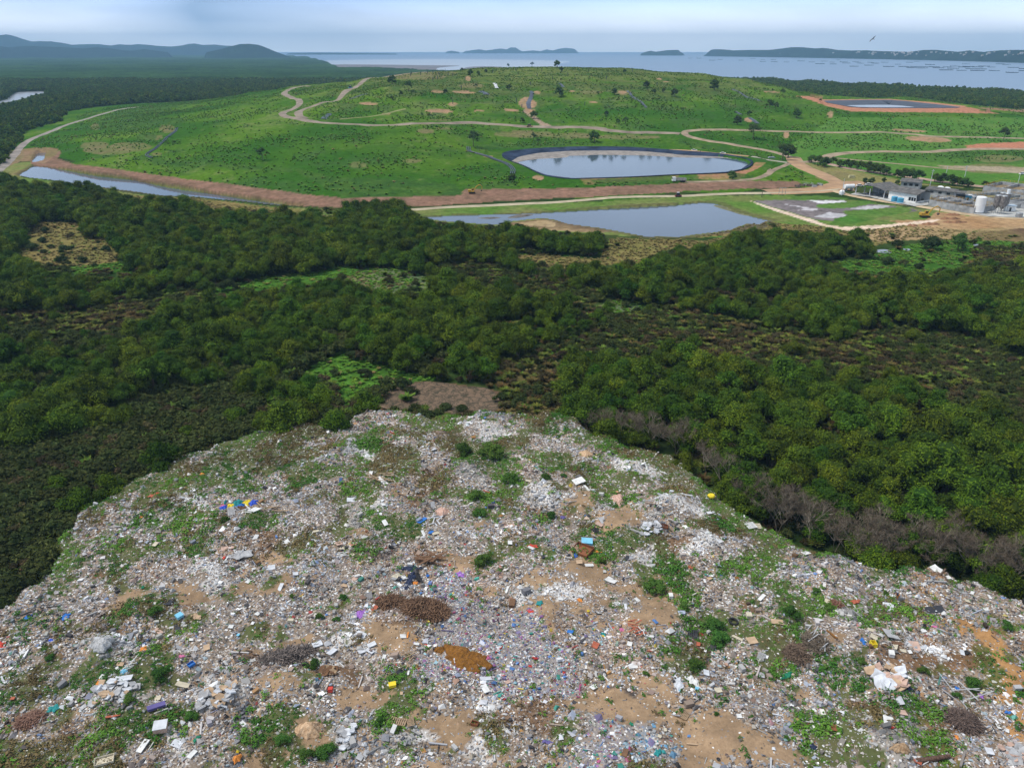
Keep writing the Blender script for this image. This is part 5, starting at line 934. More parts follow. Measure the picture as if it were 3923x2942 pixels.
for a in [('A2', 1420,442,46,'large round dark tree standing on the mound crest against the bay',0), ('A2', 1447,470,34,'smaller tree just below the large round tree on the crest',0), ('A2', 1256,437,30,'pale thin-leaved tree on the crest line left of the large round tree',1), ('A2', 345,550,60,'leaning tree beside the dirt road at the left end of the crest',0), ('A2', 452,597,68,'flat-topped tree below the road at the left end of the crest',1), ('A2', 402,622,30,'low dark bush tree left of the middle slope, below the flat-topped tree',0), ('A2', 343,655,28,'narrow dark little tree alone on the left slope',0), ('A2', 692,614,34,'dark bushy tree beside a bare earth strip high on the slope',0), ('A2', 1432,634,68,'big dark round tree halfway up the middle of the mound',0), ('A2', 1105,586,36,'small round tree right of the white strip on the upper slope',0), ('A2', 2000,575,50,'broad dark tree on the upper right slope',0), ('A2', 1795,618,42,'narrow tree left of a bare pink patch on the right slope',0), ('A2', 1270,775,52,'dark tree standing below the orange gully',0), ('A2', 1192,800,34,'little tree left of the orange gully foot',0), ('A2', 1740,755,36,'small round bush tree on the lower right slope',0),
          ('A3', 228,580,70,'dense dark round tree near the right end of the crest',0), ('A3', 580,690,55,'pair-crowned dark tree left of the upper pond',0), ('A3', 622,695,40,'smaller tree touching the pair-crowned tree left of the upper pond',0), ('A3', 752,755,65,'dark round tree below the left tip of the upper pond',0), ('A3', 375,800,60,'dark spreading tree above the looping road',0), ('A3', 452,742,34,'small tree above the spreading tree on the right slope',0), ('A3', 905,658,26,'tiny tree on the left bank of the upper pond',1), ('A3', 460,836,42,'low tree touching the looping road',1), ('A3', 665,612,40,'thin tree at the wood edge right of the crest',1), ('A3', 600,583,14,'low dark bush in a bare patch at the wood edge',0),
          ('A5', 875,192,105,'tall twin-stemmed tree at the left head of the lined pond',1), ('A5', 1263,155,52,'thin-leaved tree on the bank behind the lined pond',1), ('A5', 1662,165,78,'dark round tree on the bank behind the lined pond, mirrored in it',0), ('A5', 1128,425,60,'dark tree at the end of the black pipes',0), ('A6', 478,140,100,'tall tree between the two arms of the looping road',1), ('A6', 660,275,110,'wide crowned tree left of the road junction',1), ('A6', 700,260,95,'second wide crowned tree just left of the road junction',0), ('A6', 2075,155,90,'lone spreading tree beside the grey road at the far right',1), ('A6', 340,400,60,'bushy tree on the front bank of the lined pond',0),
          ('A4', 1715,280,85,'pale thin-leaved tree alone on the lower left slope',1), ('B3', 1790,268,120,'dark bushy tree right of the marsh puddle',0), ('A2', 1860,478,26,'low tree where the crest meets the right wood',0), ('A2', 1100,436,20,'low bush on the crest left of the pale tree',0), ('A2', 955,474,24,'round bush at the left end of the crest ridge',0), ('A2', 855,500,45,'dark clump of trees at the left end of the crest ridge',0), ('A2', 905,492,28,'bush beside the dark clump on the crest ridge',0), ('A2', 800,474,30,'low spreading tree at the left rim of the crest',1), ('A2', 2050,614,34,'first of two small trees on the far right of the upper slope',0), ('A2', 2113,606,32,'second of two small trees on the far right of the upper slope',0), ('A2', 2185,634,56,'taller tree right of the two small trees on the upper slope',0), ('A2', 1686,622,26,'small brownish bush on the right slope',1), ('A2', 1865,808,44,'thin tree above the mid road on the right slope',1), ('A2', 1815,803,30,'small bush left of the thin tree above the mid road',0), ('A2', 890,578,32,'faint bush on the upper left slope',1), ('A2', 537,626,22,'small light green bush on the left slope',1)]:
    lone_tree(*a[:5], kind=a[5])
Q = [('A6', 850,290,50), ('A6', 890,305,62), ('A6', 935,318,70), ('A6', 990,300,48), ('A6', 1030,318,50), ('A6', 1075,322,55), ('A6', 1120,330,55), ('A6', 1165,340,62), ('A6', 1210,350,68), ('A6', 1250,358,70), ('A6', 1290,366,68), ('A6', 1330,374,64), ('A6', 1400,388,60), ('A6', 1445,392,68), ('A6', 1490,398,70), ('A6', 1535,405,70), ('A6', 1640,415,58), ('A6', 1690,422,66), ('A6', 1735,432,68), ('A6', 1780,440,66), ('A6', 1825,446,62), ('A6', 1868,450,42), ('A6', 1960,450,45), ('A6', 2010,448,42)]
for i, a in enumerate(Q): lone_tree(*a, 'dark umbrella-shaped tree in the row along the orange road', kind=0, group='row of trees along the orange road', wide=1.15)
for i, a in enumerate([('A6', 1190,430,46), ('A6', 1235,428,44), ('A6', 1312,422,38), ('A6', 1400,432,34)]): lone_tree(*a, ('dark bushy tree behind the open shed, nearest the yard', 'dark bushy tree behind the open shed', 'small tree behind the gap between the roofs', 'light green bush behind the white building')[i], kind=0)
def bush(crop, x, y, rpx, label, group=None, meshes=None, name='bush', z=None, cat_='bush'):
    f = P(crop, x, y)[0]; q = ground(f, z if z is not None else 1.0)[0]; zz = dump_z(q[0], q[1])[0] if z is not None else .9; dist = q[1]*cp-(zz-CAMZ)*sp; k = rpx*CROPS[crop][2]/FOC*dist/2.4
    e = empty(name, (q[0], q[1], zz-.05), random.uniform(0, 6.28), label, cat_, group, k); obj('crown', random.choice(meshes or BUSHC), e); obj('stem', BT, e); return e
MARSHB = [crown_mesh('crown', seed=95+i, R_=2.2, z0=.1, z1=2.5, lobes=11, leaves=900, lsize=.34, c1=(.02, .04, .012), c2=(.055, .08, .022)) for i in range(2)]
YELB = [crown_mesh('crown', seed=98, R_=2.2, z0=.4, z1=3.4, lobes=10, leaves=900, lsize=.34, c1=(.09, .13, .02), c2=(.18, .22, .03))]
for a in [(300,155,38), (275,222,38), (215,270,48), (290,290,28), (420,290,55), (410,350,48), (540,350,40), (620,378,25), (700,280,42), (618,270,22), (640,225,18), (335,258,28), (100,335,55)]: bush('B1', *a, 'rounded dark bush dotted over the straw-coloured clearing on the left', 'bushes in the straw clearing', MARSHB)
for c, x, y, r_, l in [('B1', 1490,535,75,'dark reddish bush in the narrow green clearing'), ('B1', 1600,555,45,'smaller dark bush right of the reddish one in the narrow clearing'), ('B2', 168,1095,58,'round brownish bush alone on the bright green clearing'), ('B2', 90,980,58,'round dark bush at the upper left of the bright green clearing'), ('B2', 545,1035,75,'dark bush between the green clearing and the central wood'), ('B2', 510,550,45,'dark bush on the edge of the grey-green reed patch'), ('B2', 420,1170,75,'olive bush at the left edge of the cracked mud'), ('B2', 690,1310,50,'yellowish bush standing on the cracked mud beside the dump'), ('B2', 800,1320,50,'grey leafless-looking bush beside the yellowish one'), ('B2', 1800,970,58,'dark bush in front of the small right-hand green clearing'), ('B3', 1338,358,52,'flat dark bush in the middle of the upper right green clearing'), ('B3', 1532,388,44,'round dark bush right of the flat one in the upper right clearing'), ('B3', 1395,240,42,'dark bush beside the marsh puddle'), ('B3', 1618,262,85,'wide dark thicket right of the marsh puddle'), ('B3', 1975,232,28,'small round bush alone at the upper right of the marsh')]: bush(c, x, y, r_, l, None, MARSHB)
for c, x, y, r_, l in [('B3', 172,1005,36,'yellow-green bush at the left end of the brown fern belt'), ('B3', 420,1045,45,'bright yellow-green bush in the brown fern belt'), ('B3', 570,1130,42,'yellow-green bush above the right-hand wood'), ('B3', 850,1145,45,'lime bush in the middle of the fern belt'), ('B3', 1935,1215,48,'round yellow-green bush at the far right of the marsh'), ('B3', 2030,1105,32,'small yellow-green bush beside the small right clearing'), ('B3', 1780,1150,48,'slanting yellow-green bush beside the right clearing'), ('B7', 870,520,0,''), ('B7', 2080,1260,85,'yellow-green bush at the dark foot of the dump, far right'), ('B4', 880,530,75,'bright green bush on the left edge of the dump')]:
    if r_: bush(c, x, y, r_, l, None, YELB)
for c, x, y, r_, l in [('B6', 680,1210,42,'small round dark bush left of the scattered cream foam'), ('B6', 1120,1440,115,'big bright green bush in the middle right of the dump'), ('C2', 692,92,40,'small green bush left of the brown frond pile'), ('C2', 498,262,48,'round green bush beside the path of bare soil, upper of the two'), ('C2', 640,275,38,'small green bush right of the round one'), ('C2', 268,100,28,'tiny green bush at the far left of the middle'), ('B5', 1890,1230,90,'tall green and rusty bush in the centre of the dump'), ('B5', 1850,810,70,'green bush at the lower end of the weed patch'), ('B5', 1830,690,80,'long green bush above the sandy slope'), ('B5', 2110,540,80,'leafy green bush at the right end of the tip thicket'), ('B5', 1950,330,120,'broad dark green thicket near the far tip of the dump'), ('B5', 1700,320,100,'green thicket left of the broad one near the dump tip'), ('B6', 240,830,55,'round dark bush left of the bare slope'), ('B6', 355,495,32,'small round green bush between the grey piles'), ('B6', 190,525,58,'green bush left of the grey piles'),
   ('C3', 1640,350,100,'dense green bush beside the bare sandy mound'), ('C3', 1370,180,62,'small leafy bush right of the big bright one'), ('C3', 1650,450,110,'dense green bush below the bare sandy mound'), ('C3', 1440,690,85,'dark green bush above the open track'), ('C3', 1050,750,38,'narrow green bush at the head of the open track'), ('C3', 1680,1005,26,'tiny green tuft on the open track'), ('C3', 1640,1100,28,'small green tuft below the tiny one on the track'), ('C3', 1935,1140,28,'small dark green tuft right of the track'),
   ('C4', 2065,335,60,'leafy green bush on the right-hand slope'), ('C4', 1765,810,90,'spreading green bush low on the right-hand slope'), ('C4', 1350,745,58,'bright green bush beside the broken slabs'), ('C4', 835,645,50,'green bush above the broken slabs'), ('C4', 230,255,80,'dark green bush at the left of the lower right area'), ('C4', 555,185,55,'green bush beside a brown branch heap'), ('C4', 440,40,48,'small green bush high in the lower right area'), ('C4', 1040,20,32,'narrow green bush behind the grey slab'), ('C4', 1640,945,50,'low green bush among the rubbish, lower right'), ('C4', 200,1280,32,'tiny green tuft at the lower right of the sandy area'),
   ('C2', 560,1400,110,'largest dark green bush at the bottom edge of the dump'), ('C2', 400,1430,80,'dark green bush left of the largest one at the bottom edge'), ('C2', 190,1310,80,'dark green bush left of the orange mound at the bottom'), ('C2', 1010,1130,58,'green bush beside the wooden pallet'), ('C2', 1160,1205,45,'small green bush right of the wooden pallet'), ('C2', 440,680,62,'green bush below the dark burnt branches'), ('C1', 1340,780,95,'olive green bush beside the cream board'), ('C1', 1110,1000,70,'green bush left of the long blue cushion'), ('C1', 440,625,48,'small green bush on the left slope'), ('C1', 1330,250,70,'green bush left of the light blue box'), ('C1', 1630,1105,70,'bright green bush beside the concrete slabs'), ('B4', 1910,900,45,'small green bush right of the coloured tarpaulins')]: bush(c, x, y, r_, l, None, None, z=DZ)
# bare grey trees along the right foot of the dump
def bare_tree(seed, h=7.0):
    q = random.Random(seed); mb = MB(); tips = []
    def grow(p, d, l, r_, k):
        e = p+d*l; mb.tube(p, e, r_, r_*.68, n=4, cap=False)
        if k == 0: tips.append((e, d)); return
        for _ in range(3 if k > 1 else 4):
            nd = (d+Vector((q.gauss(0, .42), q.gauss(0, .42), q.gauss(.08, .22)))).normalized(); grow(e, nd, l*q.uniform(.62, .85), r_*.62, k-1)
    for i in range(2):
        a = q.uniform(0, 6.28); grow(Vector((0, 0, -.3)), Vector((.3*math.cos(a), .3*math.sin(a), 1)).normalized(), h*.33, .11, 4)
    tr = bpy.data.meshes.new('branches'); tr.from_pydata(mb.v, [], mb.f); tr.materials.append(M_twig2); tr.update()
    g = np.random.default_rng(seed); T = np.array([t[0][:] for t in tips]); n = len(T)*6; k = g.integers(0, len(T), n); c = T[k]; d = g.normal(size=(n, 3)); d /= np.linalg.norm(d, axis=1)[:, None]; l = g.uniform(.35, .9, n)[:, None]; s = np.cross(d, g.normal(size=(n, 3))); s = s/np.linalg.norm(s, axis=1)[:, None]*.022
    v = np.stack([c-s, c+s, c+d*l], 1).reshape(-1, 3); return tr, mesh_np('twigs', v, np.arange(3*n).reshape(n, 3), [M_twig])
M_twig2 = mat('pale_branch', (.26, .22, .17), .9, .2, 1.5)
BARE = [bare_tree(s) for s in (3, 5, 8, 13)]
def bare(crop, x, y, label, s=1.0, group='bare grey trees along the right foot of the dump'):
    q = ground(P(crop, x, y)[0], 1.0)[0]
    if dump_sd(np.array([q[0]]), np.array([q[1]]))[0] > -3: q = q*1.05
    e = empty('bare_tree', (q[0], q[1], .9), random.uniform(0, 6.28), label, 'tree', group, s*random.uniform(.95, 1.3)); t = random.choice(BARE); obj('branches', t[0], e); obj('twigs', t[1], e)
for x, y in ((170,950), (260,880), (430,1030), (520,990), (640,1110), (700,1180), (850,1190), (980,1240), (1010,1150), (1180,1200), (1290,1130), (1430,1200), (1480,1290), (1560,1240), (1680,1290), (1750,1250), (1820,1380), (1900,1330), (2010,1440), (350,930), (90,890), (1090,1250), (1610,1150), (2080,1390), (780,1080)): bare('B7', x, y, 'leafless grey-brown tree along the right foot of the dump')
for x, y, s in ((560,120,.8), (680,190,1), (860,230,1), (1060,270,1.05), (1110,260,.9), (1300,320,.9), (1370,340,.9), (1560,470,.85), (1700,600,.9), (1850,760,.9), (2000,830,1), (2120,900,1), (1940,700,.8)): bare('B6', x, y, 'leafless grey tree in the wood edge right of the dump tip', s, 'bare trees right of the dump tip')

# ------------------------------------------------------------------ single things lying on the dump
COLS = dict(white=(.68, .68, .67), cream=(.56, .50, .38), grey=(.40, .40, .41), pale=(.58, .60, .64), dark=(.035, .037, .045), navy=(.02, .03, .07), black=(.02, .02, .022), skyblue=(.20, .52, .72), blue=(.03, .16, .50), royal=(.04, .10, .55), teal=(.02, .24, .24), green=(.015, .20, .11), yellow=(.75, .58, .03), orange=(.72, .26, .05), red=(.55, .06, .04), brick=(.40, .11, .06), brown=(.16, .085, .045), wood=(.34, .24, .15), tan=(.48, .34, .22), pink=(.60, .16, .32), purple=(.32, .14, .48), violet=(.12, .10, .28), pinkstone=(.52, .36, .29), ochre=(.20, .088, .015), rust=(.22, .08, .035))
def cm(c, rough=.7): return mat('%s_surface' % c, COLS[c], rough, .10, 1.2)
def spot(crop, x, y, sx, sy=None, ang=0):
    """centre on the dump, heading, length and width in metres from what the photograph shows"""
    sy = sx if sy is None else sy; k = CROPS[crop][2]; c = P(crop, x, y)[0]; q = ground(c, DZ)[0]; z = float(dump_z(q[0], q[1])[0]); a = R(ang)
    d = np.array([math.cos(a), math.sin(a)])*sx*k*.5; e0, e1 = ground(np.array([c-d, c+d]), DZ); L_ = np.linalg.norm(e1-e0); d2 = np.array([-math.sin(a), math.cos(a)])*sy*k*.5; f0, f1 = ground(np.array([c-d2, c+d2]), DZ); W_ = np.linalg.norm(f1-f0)
    v = e1-e0; return (q[0], q[1], z), math.atan2(v[1], v[0]), L_, W_
def place(o, s, tilt=0, lift=.12):
    o.location = (s[0][0], s[0][1], s[0][2]+lift); o.rotation_euler = (tilt*random.uniform(-1, 1), tilt*random.uniform(-.6, 1), s[1]); return o
def panel(crop, x, y, sx, sy, c, label, ang=0, name='board', cat_='board', tilt=.22, th=.07, group=None):
    s = spot(crop, x, y, sx*.85, sy*.85, ang); g = random.Random(int(x*7+y)); n = 5; v = []; f = []; l, w = s[2], s[3]; bend = g.uniform(-.05, .09)
    for t in (0, th):
        for j in range(n):
            for i in range(n):
                u, q = i/(n-1)-.5, j/(n-1)-.5; v.append((u*l+g.uniform(-.012, .012)*l, q*w+g.uniform(-.012, .012)*w, t+bend*l*(u*u*4)*.5))
    N = n*n
    for j in range(n-1):
        for i in range(n-1): a = j*n+i; f += [(a, a+n, a+n+1, a+1), (N+a, N+a+1, N+a+n+1, N+a+n)]
    ring = [i for i in range(n)]+[i*n+n-1 for i in range(1, n)]+[(n-1)*n+i for i in range(n-2, -1, -1)]+[i*n for i in range(n-2, 0, -1)]
    for i in range(len(ring)): a, b = ring[i], ring[(i+1) % len(ring)]; f.append((a, b, b+N, a+N))
    mb = MB(); mb.add(v, f); return tag(place(mb.build(name, cm(c)), s, tilt, .14), label, cat_, group)
def cloth(crop, x, y, sx, sy, c, label, ang=0, name='cloth', cat_='cloth', h=.5, group=None, lobes=5):
    s = spot(crop, x, y, sx, sy, ang); g = np.random.default_rng(int(x*3+y*5)); n = 26; r_ = 9; v = []; f = []; ph = g.uniform(0, 6.28, 3)
    th = np.linspace(0, 2*math.pi, n, endpoint=False); out = 1+.22*np.sin(lobes*th+ph[0])+.15*np.sin(2*th+ph[1])+g.uniform(-.08, .08, n)
    for k in range(r_):
        q = 1-k/r_; x_ = np.cos(th)*out*q*s[2]/2; y_ = np.sin(th)*out*q*s[3]/2; z_ = h*(1-q**2.2)*(.6+.4*fbm(x_*3+ph[2], y_*3, 1.2, 3))+.12*fbm(x_*2, y_*2+5, .5, 2)*(k > 0); v += [(a, b, d) for a, b, d in zip(x_, y_, z_)]
    v.append((0, 0, h*.7)); 
    for k in range(r_-1):
        for i in range(n): f.append((k*n+i, k*n+(i+1) % n, (k+1)*n+(i+1) % n, (k+1)*n+i))
    for i in range(n): f.append(((r_-1)*n+i, (r_-1)*n+(i+1) % n, r_*n))
    mb = MB(); mb.add(v, f); return tag(place(mb.build(name, cm(c)), s, 0, .1), label, cat_, group)
def boxy(crop, x, y, sx, sy, c, label, ang=0, h=.5, name='box', cat_='box', lid=None, group=None):
    s = spot(crop, x, y, sx, sy, ang); l, w = s[2], s[3]*.75; e = empty(name, (0, 0, 0), 0, label, cat_, group); place(e, s, .12, .05); mb = MB(); t = .05; mb.box(-l/2, l/2, -w/2, w/2, 0, .06); mb.box(-l/2, l/2, -w/2, -w/2+t, .062, h); mb.box(-l/2, l/2, w/2-t, w/2, .062, h); mb.box(-l/2, -l/2+t, -w/2+t+.002, w/2-t-.002, .062, h); mb.box(l/2-t, l/2, -w/2+t+.002, w/2-t-.002, .062, h); mb.build('body', cm(c), e)
    if lid: MB().box(-l/2-.03, l/2+.03, -w/2-.03, w/2+.03, h+.002, h+.07).build('lid', cm(lid), e)
    return e
def tyre(crop, x, y, sx, label, c='black', flat=True, name='tyre', rr=.22, cat_='tyre', group=None):
    s = spot(crop, x, y, sx); R0 = s[2]/2; mb = MB(); n, m = 22, 8; v = []; f = []
    for i in range(n):
        for j in range(m):
            a, b = 2*math.pi*i/n, 2*math.pi*j/m; q = R0*(1-rr)+R0*rr*math.cos(b); v.append((q*math.cos(a), q*math.sin(a), R0*rr*1.1*(1+math.sin(b))))
    for i in range(n):
        for j in range(m): f.append((i*m+j, (i+1) % n*m+j, (i+1) % n*m+(j+1) % m, i*m+(j+1) % m))
    mb.add(v, f); return tag(place(mb.build(name, cm(c), smoothf=True), s, .2 if flat else .8, .1), label, cat_, group)
def heap(crop, x, y, sx, sy, c, label, ang=0, h=1.2, name='heap', cat_='heap', col2=None):
    s = spot(crop, x, y, sx, sy, ang); n, r_ = 64, 22; th = np.linspace(0, 2*math.pi, n, endpoint=False); out = 1+.14*np.sin(3*th+x)+.09*np.sin(7*th)+.05*np.sin(13*th+2); v = []; f = []
    for k in range(r_):
        q = 1-k/r_; X_ = np.cos(th)*out*q*s[2]/2; Y_ = np.sin(th)*out*q*s[3]/2; Z_ = h*(1-q*q)*(1+.5*fbm(X_+x, Y_, 1.1, 4))-.12*(k == 0)+.1*fbm(X_, Y_+7, .4, 2); v += list(zip(X_, Y_, Z_))
    v.append((0, 0, h))
    for k in range(r_-1):
        for i in range(n): f.append((k*n+i, k*n+(i+1) % n, (k+1)*n+(i+1) % n, (k+1)*n+i))
    for i in range(n): f.append(((r_-1)*n+i, (r_-1)*n+(i+1) % n, r_*n))
    mb = MB(); mb.add(v, f); return tag(place(mb.build(name, mat(name+c, COLS[c], .95, .3, 3, bump=.5, col2=col2)), s, 0, .02), label, cat_)
def frond_pile(crop, x, y, sx, sy, label, ang=0, h=1.1, n=1100, c1=(.075, .038, .022), c2=(.23, .135, .08), name='frond_pile', comb=.6, seed=1, bl=1.0):
    s = spot(crop, x, y, sx, sy, ang); g = np.random.default_rng(seed); th = g.uniform(0, 6.28, n); q = np.sqrt(g.random(n)); X_ = np.cos(th)*q*s[2]/2; Y_ = np.sin(th)*q*s[3]/2; Z_ = h*(1-q**2)*g.uniform(.35, .85, n)*(1+.5*fbm(X_+x, Y_, 1.6, 2))+.05
    a = np.where(g.random(n) < comb, math.pi/2+g.normal(0, .35, n)+X_*.1, g.uniform(0, 6.28, n)); l = g.uniform(.5, 1.6, n)*bl; w = g.uniform(.03, .08, n); d = np.stack([np.cos(a), np.sin(a), g.normal(-.05, .28, n)], 1); p = np.stack([-np.sin(a), np.cos(a), 0*a], 1)*w[:, None]; c = np.stack([X_, Y_, Z_], 1); L_ = (d*l[:, None]*.5)
    up = np.array([0, 0, .07]); v = np.stack([c-L_-p, c-L_+p, c+L_+p*.3, c+L_-p*.3, c+up], 1).reshape(-1, 3); b = (np.arange(n)*5)[:, None]; f = np.concatenate([b+np.array([k]) for k in ((0, 1, 4), (1, 2, 4), (2, 3, 4), (3, 0, 4))]); t = g.random((n, 1)); col = np.array(c1)*(1-t)+np.array(c2)*t
    o = obj(name, mesh_np(name, v, f, [M_lit], col=np.repeat(col, 5, 0))); m = MB().dome((0, 0, -.1), 1, 1, n=24, k=6); cc = m.build('heap_core', mat('heap_core', (.10, .06, .04), .95, .3, 3), None); cc.scale = (s[2]*.40, s[3]*.38, h*.5)
    e = empty(name, s[0], s[1], label, 'branch pile'); o.name = 'fronds'; o.parent = e; cc.parent = e; e.name = name; return e
def planks(crop, x, y, sx, sy, c, label, n=12, seed=1, l=(1.2, 2.6), w=.2, name='plank', fan=None):
    s = spot(crop, x, y, sx, sy); g = random.Random(seed); z0 = s[0][2]
    for i in range(n):
        ll = g.uniform(*l); mb = MB().box(-ll/2, ll/2, -w/2, w/2, 0, .06); o = mb.build(name, cm(c)); o.location = (s[0][0]+g.uniform(-.5, .5)*s[2], s[0][1]+g.uniform(-.5, .5)*s[3], z0+.2+g.uniform(0, .5)); o.rotation_euler = (g.uniform(-.2, .2), g.uniform(-.25, .25), (fan or 0)+g.uniform(-.9, .9)); tag(o, label, 'plank', label.split(' ', 1)[1])
def pallet(crop, x, y, sx, sy, label, ang=0, c='wood'):
    s = spot(crop, x, y, sx, sy, ang); l, w = s[2], s[3]; e = empty('pallet', (0, 0, 0), 0, label, 'pallet'); place(e, s, .05, .12)
    a = MB(); [a.box(-l/2, l/2, -w/2+i*w*.45, -w/2+i*w*.45+w*.1, 0, .09) for i in range(3)]; a.build('bearers', cm(c), e); b = MB(); [b.box(-l/2+i*l/7.4, -l/2+i*l/7.4+l*.08, -w/2, w/2, .092, .13) for i in range(8)]; b.build('slats', cm(c), e); return e
frond_pile('C2', 1110,140, 270,130, 'smaller brown heap of dead palm fronds joined to the long one', 10, h=1.0, n=900, seed=2)
frond_pile('C2', 1385,205, 430,170, 'long brown comb-like heap of dead palm fronds at the centre of the dump', 8, h=1.3, n=2400, seed=1, comb=.85)
frond_pile('C2', 210,600, 500,120, 'long dark tangle of burnt branches on the left of the dump', -16, h=.9, n=1300, seed=3, c1=(.035, .03, .03), c2=(.22, .18, .16), comb=.1, bl=1.5, name='branch_pile')
frond_pile('C4', 1700,1130, 250,180, 'round dark root tangle on the lower right slope', 0, h=1.0, n=900, seed=4, c1=(.05, .035, .03), c2=(.17, .12, .10), comb=0, bl=1.1, name='branch_pile')
frond_pile('C4', 300,560, 230,150, 'brown brushwood heap between weeds on the lower right', 30, h=1.0, n=700, seed=5, c1=(.07, .045, .03), c2=(.2, .14, .1), comb=.5, name='branch_pile')
frond_pile('C4', 450,490, 200,150, 'grey brushwood heap right of the brown one', 60, h=.9, n=600, seed=6, c1=(.06, .045, .03), c2=(.2, .16, .12), comb=.5, name='branch_pile')
frond_pile('C4', 620,140, 120,60, 'small reddish branch heap on the right', 10, h=.6, n=300, seed=7, c1=(.10, .04, .025), c2=(.24, .12, .08), comb=.2, name='branch_pile')
frond_pile('C1', 270,1160, 230,110, 'reddish brown dry brush on the far left of the dump', -15, h=.5, n=700, seed=8, c1=(.13, .06, .04), c2=(.24, .14, .10), comb=.2, name='branch_pile')
heap('C2', 1740,605, 400,190, 'ochre', 'glossy orange-brown mud heap below the palm frond pile', 25, 1.0, col2=(.13, .055, .012), name='mud_heap')
heap('C2', 1520,505, 130,50, 'ochre', 'small orange heap left of the orange-brown mud heap', 0, .5, col2=(.3, .15, .05), name='mud_heap')
heap('B5', 1540,810, 120,60, 'pinkstone', 'pink rubble heap left of the sandy slope', 0, .8, name='rubble_heap', col2=(.36, .2, .15))
heap('B6', 810,690, 130,90, 'pinkstone', 'pinkish brick rubble heap above the bare slope', 0, .9, name='rubble_heap', col2=(.36, .2, .15))
heap('C2', 400,1200, 240,140, 'tan', 'bare orange earth mound near the bottom edge', 0, 1.0, name='earth_mound', col2=(.36, .22, .12))
heap('C1', 880,550, 210,110, 'grey', 'smooth grey ash heap on the left of the dump', -20, .8, name='ash_heap', col2=(.26, .26, .25))
heap('B6', 540,330, 110,45, 'tan', 'small tan heap near the tip of the dump', 10, .6, name='earth_mound', col2=(.36, .25, .15))
for a in [('B4', 1900,785,85,45,'royal','purple-blue tarpaulin at the left end of the coloured heap',-10), ('B4', 1965,770,70,40,'yellow','yellow sheet between the purple and green tarpaulins',0), ('B4', 2015,750,75,50,'teal','dark green round cover in the middle of the coloured heap',0), ('B4', 2040,775,110,30,'blue','bright blue tarpaulin below the green cover',-20), ('B4', 2100,745,95,40,'yellow','bright yellow sheet draped at the right of the coloured heap',-15), ('B4', 2150,745,80,40,'royal','blue tarpaulin at the right end of the coloured heap',-10), ('B4', 1895,770,50,22,'pink','small pink cloth on the purple-blue tarpaulin',0), ('B4', 1915,742,22,28,'teal','small teal rag above the purple-blue tarpaulin',0), ('B4', 2060,790,150,26,'brown','dark brown base of the coloured heap',-5)]: cloth(*a[:7], ang=a[7], name='tarpaulin', cat_='tarpaulin', h=.7)
